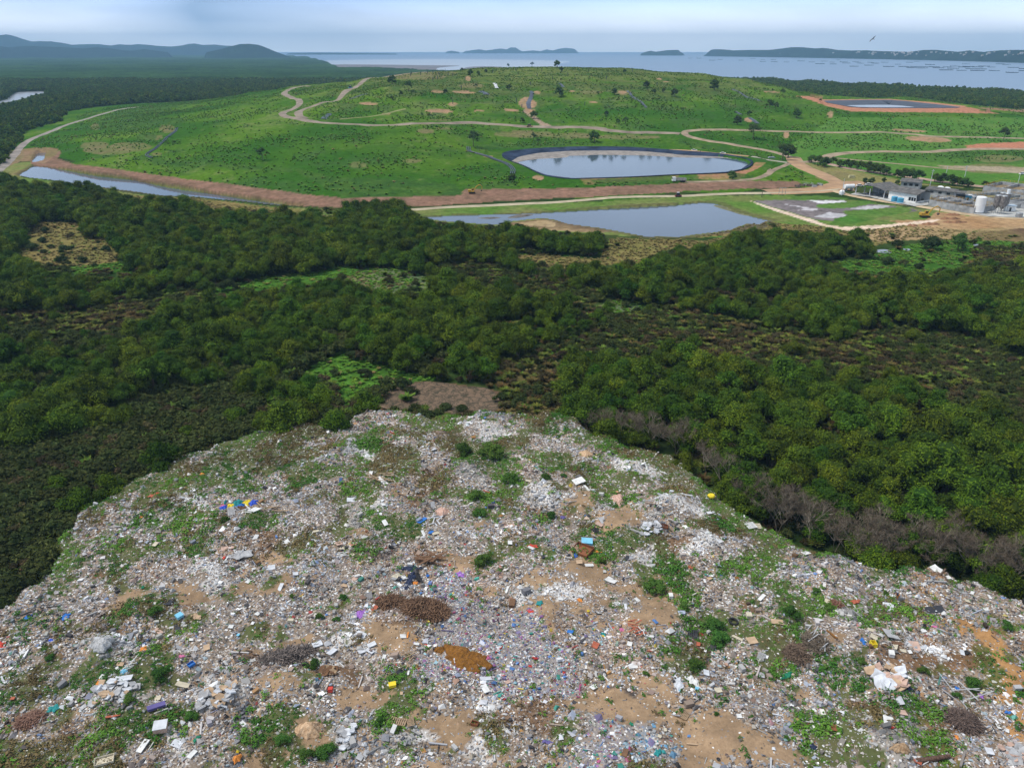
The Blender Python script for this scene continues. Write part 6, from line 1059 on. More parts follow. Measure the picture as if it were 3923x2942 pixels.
for a in [('B5', 1250,1290,190,45,'navy','long black cloth across the top of the dark heap',-5,.5), ('B5', 1270,1370,60,140,'navy','black cloth trailing down from the dark heap',10,.5), ('B5', 1320,1340,50,100,'black','black cloth at the right of the dark heap',-15,.6), ('B5', 1235,1465,40,30,'navy','small black bag below the dark heap',0,.4), ('B5', 1150,1370,100,40,'cream','yellowish sheet left of the dark heap',-15,.3), ('B5', 1210,1372,55,32,'white','white sack in front of the dark heap',-10,.5), ('B5', 1305,1395,45,30,'orange','orange rag under the dark heap',0,.3), ('C2', 850,215,60,120,'purple','bright purple cloth beside the white crate',25,.4), ('B5', 1690,1340,60,40,'purple','small violet cloth in the coloured litter',30,.3), ('B6', 625,955,65,45,'black','black bag below the bare slope',10,.6), ('B6', 610,1112,120,22,'orange','orange-red rag stretched right of the brown crate',10,.25), ('B6', 90,1100,80,32,'red','red cloth with a white sheet at the left',5,.3), ('B6', 455,1155,34,36,'royal','dark blue bag in front of the brown crate',0,.5), ('B6', 345,820,40,26,'violet','dark blue bag on the sandy slope edge',0,.5), ('C3', 1320,820,80,130,'pale','crumpled grey plastic film with a blue end',10,.5), ('C3', 1328,878,30,18,'skyblue','small blue rag at the end of the grey film',0,.3), ('C3', 1445,800,70,100,'white','crumpled white film right of the grey film',-30,.4), ('C3', 1485,870,42,34,'skyblue','light blue bag at the edge of the sandy track',0,.4), ('C3', 845,380,38,34,'pink','pink bag in the middle right litter',0,.4), ('C3', 690,392,40,30,'teal','teal bag left of the pink bag',0,.4), ('C3', 490,115,42,30,'orange','orange bag above the dark soil patch',0,.4), ('C3', 75,218,80,26,'red','red rags at the left of the coloured litter',10,.3), ('C3', 148,165,62,36,'teal','teal plastic sheet among white bags',0,.4), ('C3', 1145,1460,62,60,'teal','turquoise bag at the bottom edge',20,.5), ('C3', 215,1310,90,30,'violet','violet rags in the mottled litter',0,.3), ('C3', 925,1170,34,30,'green','green bag at the top of the blue-bag litter',0,.4), ('C4', 215,725,130,40,'green','long dark green sheet on the lower right',-28,.5), ('C4', 850,480,50,55,'blue','bright blue bag among the broken boards',0,.5), ('C4', 1850,905,44,34,'purple','purple bag on the right-hand slope',0,.4), ('C4', 1650,850,40,32,'blue','blue bag beside the long poles',0,.5), ('C4', 1635,1285,32,30,'orange','bright orange bag low on the right',0,.5), ('C4', 1050,1265,80,24,'red','red cloth under the broken white panel',5,.3), ('C4', 1460,312,40,16,'pink','tiny pink rag on the right slope',0,.3), ('C4', 2085,1062,70,26,'blue','blue sheet beside the orange soil',5,.3), ('C4', 1215,900,80,34,'navy','dark blue cloth below the green bush',5,.4), ('C4', 430,1345,60,50,'navy','dark blue bag at the lower left of the weeds',0,.5), ('C4', 790,90,70,36,'brick','pink-red crumpled sheet high on the right',-10,.3), ('C1', 1060,740,50,50,'skyblue','bright blue bag beside the white board',0,.5), ('C1', 560,265,90,40,'blue','blue plastic scraps high on the left slope',-25,.3), ('C1', 230,250,60,40,'blue','dark blue scraps near the left edge',0,.3), ('C1', 437,462,40,26,'royal','small royal blue bag on the left slope',0,.4), ('C1', 1215,530,70,40,'orange','yellow-orange sheet on dry weeds',-30,.3), ('C1', 2012,1462,65,70,'orange','orange sack standing at the bottom left',0,.9), ('C1', 2018,1412,24,22,'yellow','little yellow bag on top of the orange sack',0,.4), ('C1', 1670,1300,50,60,'green','green bag at the bottom left',0,.4), ('C1', 1545,605,50,26,'pink','pink sheet in the dark junk at the left',-10,.3), ('C1', 460,1045,100,60,'teal','dull teal sheet at the far left',-10,.3), ('C1', 10,490,60,90,'red','red sheet cut by the left picture edge',70,.3), ('B6', 1430,1290,60,26,'brick','rusty rag in the right-hand weeds',0,.2), ('B5', 1415,1340,30,22,'blue','little blue bag right of the dark heap',0,.4), ('B4', 1340,652,26,18,'red','tiny bright red sheet at the left shoulder',0,.3), ('B4', 1290,658,60,26,'brick','dull red sheet beside the tiny bright red one',0,.2), ('B4', 1190,815,30,24,'orange','orange scrap on the left shoulder',0,.4), ('B4', 1715,490,34,20,'orange','small orange scrap near the left tip',0,.3), ('B4', 1900,1190,28,20,'red','red bag beside the white foam pile',0,.3), ('B4', 1210,1440,28,20,'green','bright green bag above the orange soil',0,.4), ('B4', 2040,1165,190,70,'grey','large crumpled grey sheet above the white foam',-10,.5), ('B4', 1900,1110,160,50,'pinkstone','flat pinkish sheet left of the large grey one',-12,.2), ('C1', 1670,275,60,60,'tan','peach-coloured board beside the light blue box',-40,.3), ('B2', 552,1341,16,12,'blue','tiny blue bag on the rim of the dump tip',0,.5)]: cloth(*a[:7], ang=a[7], h=a[8]*.8, name='bag' if (' bag' in a[6] or 'sack' in a[6]) else 'cloth', cat_='bag' if (' bag' in a[6] or 'sack' in a[6]) else 'cloth')
for a in [('B6', 480,552,70,75,'white','white board leaning near the dump tip',50), ('B6', 565,622,120,14,'white','long white plank beside the leaning white board',38), ('B6', 760,1335,105,60,'white','large white panel right of the bare soil',22), ('B6', 570,1228,85,22,'white','white board below the brown crate',-10), ('B6', 485,1228,60,50,'tan','tan carton sheet below the brown crate',0), ('B6', 75,1120,60,26,'white','white sheet beside the red cloth',15), ('B6', 655,922,70,34,'pinkstone','pinkish board above the black bag',20), ('B6', 895,1222,60,36,'dark','dark sheet on the cream foam',20), ('B6', 680,890,60,44,'grey','dark grey bent sheet at the head of the bare slope',50), ('B6', 1820,1370,34,34,'ochre','orange board in the right-hand weeds',0), ('B6', 1548,1378,22,30,'white','small white board beside the tan sheet',0), ('B6', 1588,1352,40,34,'tan','tan sheet in the right-hand weeds',-20), ('B5', 220,1058,60,48,'white','white square panel left of the green weeds',35), ('B5', 1050,888,50,34,'white','curled white sheet in the middle weeds',50), ('B5', 1036,740,34,28,'white','small white panel, upper of the centre left litter',50), ('B5', 990,790,20,16,'white','tiny white panel above the curled sheet',0), ('B5', 1013,812,28,18,'white','second tiny white panel above the curled sheet',0), ('B5', 1365,868,90,30,'blue','blue board standing out left of the white planks',-35), ('B5', 1440,975,50,26,'blue','blue sheet beside the yellowish boards',-50), ('B5', 1375,975,50,26,'white','white board beside the blue sheet',60), ('B5', 1485,975,90,24,'cream','pale yellow boards right of the blue sheet',-25), ('B5', 765,672,95,34,'pale','pale blue-grey panel left of the white pile',-5), ('B5', 465,950,60,20,'cream','cream beam at the left of the middle',-10), ('B5', 660,1075,60,40,'pinkstone','pale board above the white sticks',-20), ('B5', 690,1108,55,34,'cream','cream panel beside the red rags',-10), ('B5', 775,1158,34,22,'cream','small cream panel below the red rags',40), ('B5', 1516,1128,48,34,'tan','tan board on the dark planks',10), ('B5', 930,470,34,34,'white','white square sheet near the black rags',0), ('B5', 1030,540,100,22,'white','white arched sheet below the black rags',30), ('B5', 170,1462,36,60,'pale','grey-white panel beside the little green bush',5), ('B5', 710,1415,66,34,'tan','orange-tan board at the left, below the junk',20), ('B5', 800,1350,40,60,'pinkstone','pink board beside the orange-tan one',15), ('B5', 2085,1460,22,70,'white','upright white beam at the right of the centre litter',8), ('B5', 2110,1075,44,38,'white','white panel in the centre right litter',0), ('B5', 1995,905,36,20,'white','small white sheet on the grey pile',0), ('B5', 90,1265,70,40,'pale','pale dish-shaped sheet at the left',-10), ('B5', 295,1345,55,40,'pale','pale blue-grey sheet right of the dish-shaped one',-10),
          ('C2', 600,545,95,45,'pale','grey-white panel at the left of the panel heap',-40), ('C2', 860,540,90,40,'pale','grey-white panel in the middle of the panel heap',-25), ('C2', 925,548,80,40,'pale','grey-white panel crossing the middle one',30), ('C2', 940,500,85,45,'pale','grey-white panel at the right of the panel heap',-20), ('C2', 850,420,90,44,'pale','grey-white panel at the top of the panel heap',20), ('C2', 480,500,100,50,'pale','grey-white panel at the far left of the panel heap',-20), ('C2', 1042,597,34,50,'white','white upright panel left of the tilted one',5), ('C2', 1118,612,60,26,'white','white tilted panel below the panel heap',-40), ('C2', 1205,436,60,34,'white','white sheet above the path of litter',-10), ('C2', 1318,488,55,26,'white','white tile left of the orange mud heap',5), ('C2', 1245,428,14,50,'orange','short orange stick on white litter',0), ('C2', 965,205,60,30,'brick','brick-red board beside the frond heap',-45), ('C2', 1250,735,18,46,'white','small white upright board below the planks',0), ('C2', 1180,725,50,60,'dark','dark grey sheet below the white scraps',30), ('C2', 1905,65+700,120,34,'pale','pale green-grey board under the orange mud heap',-12), ('C2', 2090,785,50,34,'pinkstone','pale pink board at the right edge of the white pile',-30), ('C2', 1900,850,90,60,'white','large white sheet at the top of the white pile',60), ('C2', 835,1430,60,50,'grey','dark grey slab at the bottom',20), ('C2', 1435,1390,44,34,'white','small white board at the bottom',15), ('C2', 1190,900,30,30,'tan','small orange-tan board in the litter, left of its twin',0), ('C2', 1370,912,40,30,'tan','small orange-tan board, right of its twin',0), ('C2', 1310,760+390,20,20,'white','tiny white tile by the sandy patch',0), ('C2', 440,1008,0,0,'white','',0),
          ('C3', 620,500,66,56,'brick','red heart-shaped sheet on the sandy path',20), ('C3', 408,397,60,34,'blue','flat blue sheet on the sandy path',15), ('C3', 435,450,46,26,'white','white sheet below the flat blue one',20), ('C3', 808,140,44,30,'white','curled white sheet on the sandy area',-30), ('C3', 975,112,50,26,'white','white board at the foot of the big green bush',35), ('C3', 875,195,26,56,'pale','pale upright panel left of the sandy mound',0), ('C3', 1080,443,80,26,'white','long white box lid right of the orange planks',5), ('C3', 940,678,90,30,'white','white foam panel at the head of the track',-5), ('C3', 1825,430,120,26,'cream','pale yellow beam beside the weeds',28), ('C3', 1945,470,90,60,'tan','tan flattened carton beside the weeds',-10), ('C3', 2155,330,120,50,'tan','orange-tan planking at the right',8), ('C3', 2030,95,36,60,'white','white panel on the grey rubble ridge',30), ('C3', 1495,475,40,34,'brick','red-brown board below the metal rack',10), ('C3', 325,125,50,26,'white','white tray at the top of the centre right litter',0), ('C3', 910,500,50,34,'white','white sheet with a blue bag in the middle right litter',15), ('C3', 1560,735,60,60,'pale','pale board on the dark rubbish at the right',10), ('C3', 605,825,55,50,'white','crumpled white sheet at the head of the sandy area',40), ('C3', 1660,890,65,40,'cream','white washbasin at the right of the track',-10), ('C3', 1290,1068,28,20,'white','small white board beside the pallet',30), ('C3', 1832,1132,50,34,'white','white tray right of the track',0), ('C3', 1210,1240,28,34,'cream','small cream tray on the track',0), ('C3', 1160,1305,40,26,'cream','cream lid on the track below the small tray',25), ('C3', 870,1445,56,70,'brown','dark brown board at the bottom edge',20), ('C3', 1440,1335,110,12,'tan','thin tan plank on the track',5), ('C3', 1460,628,40,30,'pale','pale board above the dark green bush',50), ('C3', 2030,740,60,50,'grey','grey board on the right rubble',10),
          ('C4', 1070,132,110,60,'pale','large grey mattress-like slab on the upper right',12), ('C4', 985,242,52,44,'white','white square board below the grey slab',-10), ('C4', 1460,170,175,50,'dark','dark blue-black rug near the right edge wood',-5), ('C4', 1378,520,90,70,'pale','pale blue board sheet on the right',35), ('C4', 1280,520,100,80,'pinkstone','pinkish concrete slab left of the pale blue board',5), ('C4', 1080,420,130,100,'grey','large grey floor slab in the broken boards',5), ('C4', 935,440,80,40,'cream','cream board at the left of the grey floor slab',20), ('C4', 930,375,110,26,'cream','long cream board above the grey floor slab',8), ('C4', 1130,505,100,34,'brown','dark brown planking below the grey floor slab',0), ('C4', 1110,540,50,60,'cream','greenish cream board below the brown planking',20), ('C4', 1690,545,46,40,'pale','pale board beside a black one on the slope',10), ('C4', 1728,540,44,36,'black','black board on the slope',-20), ('C4', 1045,1195,105,85,'white','big broken white panel low in the picture',15), ('C4', 1205,800,26,70,'white','narrow white board on the green bush',-20), ('C4', 1180,690,36,16,'white','small white stick on the weeds',30), ('C4', 1235,585,34,26,'white','small white tile among the boards',0), ('C4', 1175,575,60,26,'cream','cream frame among the boards',5), ('C4', 1300,1510,90,40,'brick','bright red board at the bottom edge',25), ('C4', 1990,1190,40,50,'white','white panel on the lower right slope',10), ('C4', 2060,1240,40,30,'white','white panel right of the first on the lower slope',20), ('C4', 1915,1400,80,60,'pale','pale crumpled panel at the lower right',10), ('C4', 2078,975,24,60,'white','white plank on the orange soil',-10), ('C4', 625,1172,30,26,'white','small white tile at the lower left weeds',30), ('C4', 415,1200,40,26,'white','white tile left of the brown slab',-10), ('C4', 600,1215,70,56,'rust','rusty brown slab in the lower weeds',10), ('C4', 1160,1125,90,50,'pinkstone','pink-brown slab beside the teal litter',5), ('C4', 540,30+90,50,60,'cream','cream board beside the reddish branches',20), ('C4', 575,400,20,120,'ochre','thin yellow plank in the grey branches',-15), ('C4', 1890,190,44,26,'white','small white sheet high on the right slope',0), ('C4', 1780,25,36,30,'white','white board at the upper right rim',20), ('C4', 1922,75,26,36,'white','white sheet at the right rim',5), ('C4', 1735,105,50,30,'cream','cream sheet near the right rim',10), ('C4', 1590,990,46,20,'white','white and blue tray beside the poles',25), ('C4', 1365,340,50,30,'white','white sheet on the right slope',-10),
          ('C1', 1060,825,175,60,'pale','big white torn board at the left of the dump',-8), ('C1', 1545,805,130,44,'cream','cream board on the weeds at the left',5), ('C1', 865,858,60,60,'orange','bright orange square board on the left',-5), ('C1', 1022,660,64,28,'tan','tan board above the white sticks',0), ('C1', 1000,700,40,40,'white','white board below the tan one',-30), ('C1', 1085,690,130,10,'cream','long thin pale stick on the dark junk',-40), ('C1', 1345,370,70,34,'pinkstone','pale pink roll on the left',30), ('C1', 1438,390,16,70,'white','narrow white plank on the left',35), ('C1', 1505,350,50,66,'dark','dark plank beside the narrow white one',-20), ('C1', 1450,165,90,40,'dark','dark blue-grey sheet on bare ground at the left',-60), ('C1', 1565,262,10,10,'white','tiny white tile by the light blue box',0), ('C1', 1962,360,46,34,'white','white sheet in the middle left litter',0), ('C1', 2190,262,40,34,'white','white sheet at the left of the small bushes',20), ('C1', 1755,525,64,44,'tan','orange-tan plywood sheet in the left litter',-15), ('C1', 2022,425,28,22,'skyblue','small turquoise tile in the left litter',0), ('C1', 1325,935,90,44,'cream','grey-cream board above the blue cushion',-8), ('C1', 970,1125,150,20,'brick','long red-brown plank at the bottom left',-8), ('C1', 875,800,34,40,'white','white sheet left of the torn board',10), ('C1', 1215,1355,56,120,'white','white broken block at the bottom left',15), ('C1', 1500,1320,80,80,'pale','white crumpled sheet at the bottom left',-50), ('C1', 1635,1440,110,40,'white','white roll at the very bottom left',-50), ('C1', 2062,1170,50,44,'white','white panel left of the orange mound',40), ('C1', 2005,950,60,30,'grey','dark grey slab on the concrete heap',-10), ('C1', 125,985,44,20,'brick','red board at the far left',0), ('C1', 25,790,22,60,'pale','pale plank at the far left edge',-25), ('B4', 1608,503,36,26,'white','white square sheet on the left shoulder',-10), ('B4', 1300,880,30,20,'white','small white sheet on the left shoulder',-20), ('B4', 1368,856,22,14,'white','tiny cream tile on the left shoulder',0), ('B4', 1318,1072,36,34,'cream','yellow-cream cushion on the left shoulder',10), ('B4', 2165,830,90,50,'white','white window frames beside the coloured heap',-30), ('B4', 2105,1392,36,44,'white','white sheet on bare soil at the left',10), ('B7', 410,1100,60,40,'white','bright white sheet at the right rim',-20), ('B7', 1490,1245,110,40,'white','white planks at the right rim beside the dark wood',35), ('B7', 1585,1315,40,26,'white','white panel behind the right rim',-10), ('B7', 225,1300,30,18,'white','small white board at the foot of the weeds',30), ('B7', 840,1208,30,20,'white','small white board on the rim',-40)]:
    if a[3]: panel(*a[:7], ang=a[7])
for a in [('B6', 550,1048,92,62,'skyblue','sky-blue lidded box standing in the middle of the dump',3,.55,'skyblue'), ('B6', 512,1115,150,110,'rust','open brown crate full of scrap below the sky-blue box',22,.5,None), ('B6', 1190,985,80,34,'rust','open brown box right of the grey concrete pile',5,.4,None), ('C2', 592,885,36,36,'red','small red box on grey litter',0,.4,'red'), ('C2', 1115,835,60,44,'yellow','bright yellow box on the litter',-10,.35,'yellow'), ('C2', 780,242,60,56,'white','white crate beside the purple cloth',-10,.4,None), ('C2', 1810,1145,60,44,'rust','rust-red crate at the foot of the white pile',15,.4,None), ('C2', 255,310,44,26,'cream','cream box on bare soil at the left',0,.3,'cream'), ('C2', 2130,140,44,80,'brown','dark red-brown box at the right of the coloured litter',5,.4,'brown'), ('C1', 1525,270,56,40,'skyblue','light blue box on the left',-30,.4,'skyblue'), ('C1', 1622,655,60,44,'blue','blue tray at the left, standing on dark junk',-30,.3,None), ('C1', 1335,1055,160,40,'violet','long blue-violet cushion at the bottom left',-22,.3,'violet'), ('C1', 1370,1215,115,90,'pinkstone','pinkish armchair-like block at the bottom left',-10,.7,'pale'), ('C3', 1262,82,30,40,'white','small white cabinet below the big green bush',0,.5,'white'), ('C3', 1920,245,44,40,'cream','cream box beside the blue rubbish',0,.5,'cream'), ('C4', 925,525,44,50,'yellow','yellow bin beside a brown box',0,.6,None), ('C4', 905,540,24,24,'brown','brown box touching the yellow bin',0,.4,'brown'), ('C4', 1075,615,44,44,'white','white box below the boards on the right',10,.5,'white'), ('C4', 2155,855,60,30,'grey','grey box at the right picture edge',0,.4,'grey'), ('C1', 890,1485,170,80,'cream','open pale crate frame at the bottom left',-15,.3,None)]: boxy(*a[:7], ang=a[7], h=a[8], lid=a[9])
for a in [('B6', 1600,700,66,'yellow','yellow drum lid at the right edge of the dump',.45,'drum'), ('B6', 1005,682,28,'black','tyre in the weeds below the white pile',.25,'tyre'), ('B6', 1322,692,30,'dark','tyre near the right wood, above the long rubble strip',.25,'tyre'), ('B5', 1690,955,24,'black','small tyre on the sandy slope',.3,'tyre'), ('B5', 895,968,26,'rust','rusty tyre on bare soil at the left',.3,'tyre'), ('C3', 1790,285,90,'black','large black tyre beside blue rubbish on the right',.2,'tyre'), ('C3', 1660,1470,32,'dark','tyre half sunk in the sandy track at the bottom',.3,'tyre'), ('C3', 1348,970,36,'pale','grey ring on the sandy track',.3,'tyre'), ('C3', 560,210,24,'yellow','yellow ring on the dark soil patch',.35,'ring'), ('C3', 375,668,24,'cream','cream ring in the violet litter',.3,'ring'), ('C3', 1060,1222,26,'white','white ring at the edge of the blue-bag litter',.3,'ring'), ('C2', 1642,740,30,'white','white ring below the orange mud heap',.28,'ring'), ('C2', 2010,560,30,'white','white ring right of the orange mud heap',.28,'ring'), ('C2', 760,465,0,'white','',.3,'ring'), ('C3', 145,780,26,'cream','cream ring in the coloured litter on the left',.3,'ring')]:
    if a[3]: tyre(a[0], a[1], a[2], a[3], a[5], a[4], name=a[7], rr=a[6], cat_=a[7])
pallet('C3', 1368,1075, 92,84, 'grey wooden pallet lying on the sandy track', 28)
pallet('C2', 1160,1130, 130,60, 'weathered wooden pallet beside the green bush', 10)
pallet('C2', 1265,1122, 80,60, 'smaller pallet right of the weathered one', 80)
pallet('C3', 1430,380, 110,70, 'dark metal rack lying beside the weeds', 8, c='dark')
pallet('B6', 1935,935, 60,50, 'white diamond-tilted window frame near the right rim', 45, c='white')
pallet('B6', 2000,930, 44,40, 'small cream grid frame near the right rim', 0, c='cream')
pallet('B4', 1965,825, 60,60, 'grey slatted frame below the coloured tarpaulins', 80, c='grey')
pallet('C3', 2025,590, 60,60, 'grey slatted rack in the right-hand weeds', 20, c='grey')
planks('B5', 1430,1230, 170,70, 'brown', 'dark brown planks heaped beside the dark cloths', 14, 3, (1.4, 3.2), .3)
planks('B5', 1000,520, 200,60, 'wood', 'grey-brown planks strewn below the black rags', 12, 4, (1.5, 3.5), .22)
planks('B5', 1480,880, 90,60, 'pale', 'pale upright slats beside the blue board', 9, 5, (1, 2), .16, fan=1.5)
planks('C3', 950,400, 90,110, 'brick', 'orange-red planks in the middle right litter', 12, 6, (.8, 1.7), .14)
planks('C3', 1010,430, 50,60, 'white', 'white planks fanned beside the orange-red ones', 7, 7, (.8, 1.5), .1, fan=1.2)
planks('C4', 1650,880, 320,140, 'grey', 'long grey poles on the right-hand slope', 7, 8, (3, 5.5), .12, fan=-.65)
planks('B5', 100,790, 220,50, 'wood', 'long grey planks at the left of the middle', 9, 9, (2, 4), .2, fan=-.2)
planks('B4', 2130,830, 80,50, 'white', 'white laths beside the window frames', 7, 10, (1, 2.2), .12)
planks('C2', 1250,640, 60,90, 'wood', 'brown laths above the small upright board', 6, 11, (1, 2), .12, fan=1.2)
planks('C4', 420,440, 120,200, 'grey', 'grey laths on the grey brushwood', 9, 12, (1.2, 2.4), .12, fan=1)
planks('C1', 1090,690, 110,90, 'white', 'white sticks on the dark junk at the left', 9, 13, (.9, 1.8), .07, fan=.7)
planks('B5', 700,1180, 80,50, 'white', 'white sticks below the cream panels', 7, 14, (.9, 1.8), .09)
def slabs(crop, x, y, sx, sy, cs, label, n, seed, size=(.5, 1.2)):
    s = spot(crop, x, y, sx, sy); g = random.Random(seed)
    for i in range(n):
        k = g.randint(4, 6); a0 = g.uniform(0, 6.28); r_ = g.uniform(*size)*.6; t = g.uniform(.1, .22); top = [(r_*g.uniform(.6, 1.2)*math.cos(a0+2*math.pi*j/k), r_*g.uniform(.6, 1.2)*math.sin(a0+2*math.pi*j/k)) for j in range(k)]
        mb = MB(); mb.add([(a, b, 0) for a, b in top]+[(a, b, t) for a, b in top], [tuple(range(k-1, -1, -1)), tuple(range(k, 2*k))]+[(j, (j+1) % k, k+(j+1) % k, k+j) for j in range(k)]); c = g.choice(cs); o = mb.build('slab', mat('%s_concrete' % c, COLS[c], .9, .15, 1.5)); q = (s[0][0]+g.uniform(-.5, .5)*s[2], s[0][1]+g.uniform(-.5, .5)*s[3])
        o.location = (*q, float(dump_z(*q)[0])+.12+g.uniform(0, .3)); o.rotation_euler = (g.uniform(-.5, .5), g.uniform(-.5, .5), 0); tag(o, label, 'slab', label.split(' ', 1)[1])
slabs('C4', 1040,800, 240,190, ['pinkstone', 'pale', 'pinkstone', 'tan'], 'broken pink and grey slabs piled on the right', 26, 1, (.8, 2.0))
slabs('C4', 2130,1430, 200,130, ['pinkstone', 'grey'], 'broken pinkish slabs at the lower right corner', 16, 2, (.7, 1.6))
slabs('C1', 980,950, 330,140, ['grey', 'pale', 'tan'], 'grey concrete lumps below the torn white board', 40, 3, (.5, 1.3))
slabs('C1', 1850,990, 300,170, ['grey', 'pale', 'tan'], 'grey concrete lumps left of the sandy patch', 44, 4, (.5, 1.2))
slabs('B6', 1080,1005, 160,100, ['grey', 'pale'], 'grey concrete lumps in the upper right weeds', 26, 5, (.5, 1.2))
slabs('C2', 580,730, 150,70, ['brown', 'wood'], 'round dark brown lumps beside the burnt branches', 14, 6, (.6, 1.1))
slabs('C2', 720,1260, 110,200, ['grey', 'pale'], 'grey stones below the green strip at the bottom', 24, 7, (.4, 1.0))
def logs():
    s = spot('C4', 1430,1480, 290,50, -8); mb = MB(); mb.tube((-s[2]/2, 0, .25), (s[2]/2, 0, .3), .32, .22, n=10); tag(place(mb.build('log', mat('log_bark', (.12, .07, .05), .95, .3, 4)), s, 0, 0), 'thick brown log at the bottom right', 'log')
logs()
heap('C4', 1150,1430, 90,130, 'wood', 'small brown sand heap on grey gravel at the bottom', 60, .8, name='earth_mound', col2=(.24, .14, .07))
# bending waste picker
def skin_person(name, J, E, rad, mats_of, loc, rz, label):
    e = empty(name, loc, rz, label, 'person')
    def body(nm, pts, edges, rr, m):
        me = bpy.data.meshes.new(nm); me.from_pydata(pts, edges, []); o = obj(nm, me, e); o.modifiers.new('skin', 'SKIN'); sk = me.skin_vertices[0].data
        for i, r_ in enumerate(rr): sk[i].radius = (r_, r_)
        sk[0].use_root = True; ss = o.modifiers.new('s', 'SUBSURF'); ss.levels = 1; ss.render_levels = 1; me.materials.append(m); return o
    body('body', J, E, rad, mats_of[0])
    return e, body
def picker():
    q = ground(P('C4', 1140,75)[0], DZ)[0]; z = float(dump_z(*q)[0])+.05
    # pelvis, chest, neck, head, arms reaching down, legs
    J = [(0, 0, .92), (.18, 0, 1.16), (.40, 0, 1.30), (.52, 0, 1.30), (.62, 0, 1.25), (.36, .20, 1.25), (.46, .24, .98), (.52, .20, .74), (.36, -.20, 1.25), (.50, -.24, .98), (.58, -.18, .76), (-.02, .11, .85), (.06, .13, .48), (-.02, .14, .08), (.12, .14, .04), (-.02, -.11, .85), (.02, -.14, .48), (-.08, -.15, .08), (.06, -.15, .04)]
    E = [(0, 1), (1, 2), (2, 3), (3, 4), (2, 5), (5, 6), (6, 7), (2, 8), (8, 9), (9, 10), (0, 11), (11, 12), (12, 13), (13, 14), (0, 15), (15, 16), (16, 17), (17, 18)]
    r_ = [.15, .15, .15, .06, .10, .07, .05, .04, .07, .05, .04, .10, .07, .05, .04, .10, .07, .05, .04]
    e, body = skin_person('person', J, E, r_, [mat('skin', (.16, .09, .06), .6)], (q[0], q[1], z), R(200), 'person in dark top and orange trousers bending over rubbish near the right slope')
    body('jacket', [(.06, 0, 1.02), (.18, 0, 1.17), (.38, 0, 1.31), (.37, .2, 1.26), (.45, .24, 1.0), (.37, -.2, 1.26), (.49, -.24, 1.0)], [(0, 1), (1, 2), (2, 3), (3, 4), (2, 5), (5, 6)], [.18, .18, .17, .09, .075, .09, .075], cm('navy'))
    body('trousers', [(0, 0, .93), (-.02, .11, .84), (.06, .13, .48), (-.02, .14, .16), (-.02, -.11, .84), (.02, -.14, .48), (-.08, -.15, .16)], [(0, 1), (1, 2), (2, 3), (0, 4), (4, 5), (5, 6)], [.175, .12, .09, .08, .12, .09, .08], cm('orange'))
picker()
# gull or vulture far out over the bay
def bird():
    r_ = ray(P('A3', 1244,252))[0]; r_ = r_/np.linalg.norm(r_)*300; e = empty('bird', (r_[0], r_[1], CAMZ+r_[2]), .6, 'dark bird gliding alone in the sky over the bay', 'bird'); e.rotation_euler = (.2, -.7, .3)
    b = MB(); b.tube((0, -.45, 0), (0, 0, .02), .03, .13, n=8).tube((0, 0, .02), (0, .35, 0), .13, .07, n=8).tube((0, .35, 0), (0, .5, .02), .06, .02, n=6); b.add([(-.12, -.75, 0), (.12, -.75, 0), (.04, -.4, .02), (-.04, -.4, .02)], [(0, 1, 2, 3)]); b.build('body', cm('black'), e)
    for s in (-1, 1): MB().add([(s*.08, .15, .05), (s*.08, -.2, .05), (s*.7, -.12, .22), (s*.7, .22, .22), (s*1.4, -.15, .1), (s*1.3, .1, .12), (s*.4, .02, .19), (s*.7, .05, .26)], [(0, 1, 2, 3), (3, 2, 4, 5), (0, 1, 6), (2, 3, 7)]).build('wing', cm('black'), e)
bird()
# ------------------------------------------------------------------ treatment plant at the right
M_conc = mat('concrete', (.36, .37, .38), .9, .22, .35); M_conc2 = mat('pale_concrete', (.50, .49, .46), .9, .2, .4); M_roofg = mat('fibre_cement_roof', (.13, .125, .12), .9, .25, .5); M_whitew = mat('white_wall', (.88, .88, .86), .8, .08, .4); M_steel = mat('steel', (.36, .38, .40), .45, .15, .6, metal=.4); M_yel = mat('yellow_paint', (.50, .29, .03), .55, .12, 1); M_glass = mat('dark_glass', (.02, .025, .03), .15, .1, 1, spec=.5); M_blk = mat('black_rubber', (.02, .02, .02), .8, .1, 2); M_tankw = mat('white_tank', (.80, .82, .84), .4, .05, .4); M_bluet = mat('blue_tank', (.08, .34, .52), .5, .1, .5)
def gp(crop, x, y): return hit(P(crop, x, y))[0]
def prism(mb, pts, z0, z1, m=0):
    n = len(pts); mb.add([(*p[:2], z0) for p in pts]+[(*p[:2], z1) for p in pts], [tuple(range(n-1, -1, -1)), tuple(range(n, 2*n))]+[(i, (i+1) % n, n+(i+1) % n, n+i) for i in range(n)], m)
def frame3(crop, a, b, depth):
    p = gp(crop, *a); q = gp(crop, *b); d = q-p; L_ = math.hypot(d[0], d[1]); return (p[0], p[1], min(p[2], q[2])), math.atan2(d[1], d[0]), L_, depth
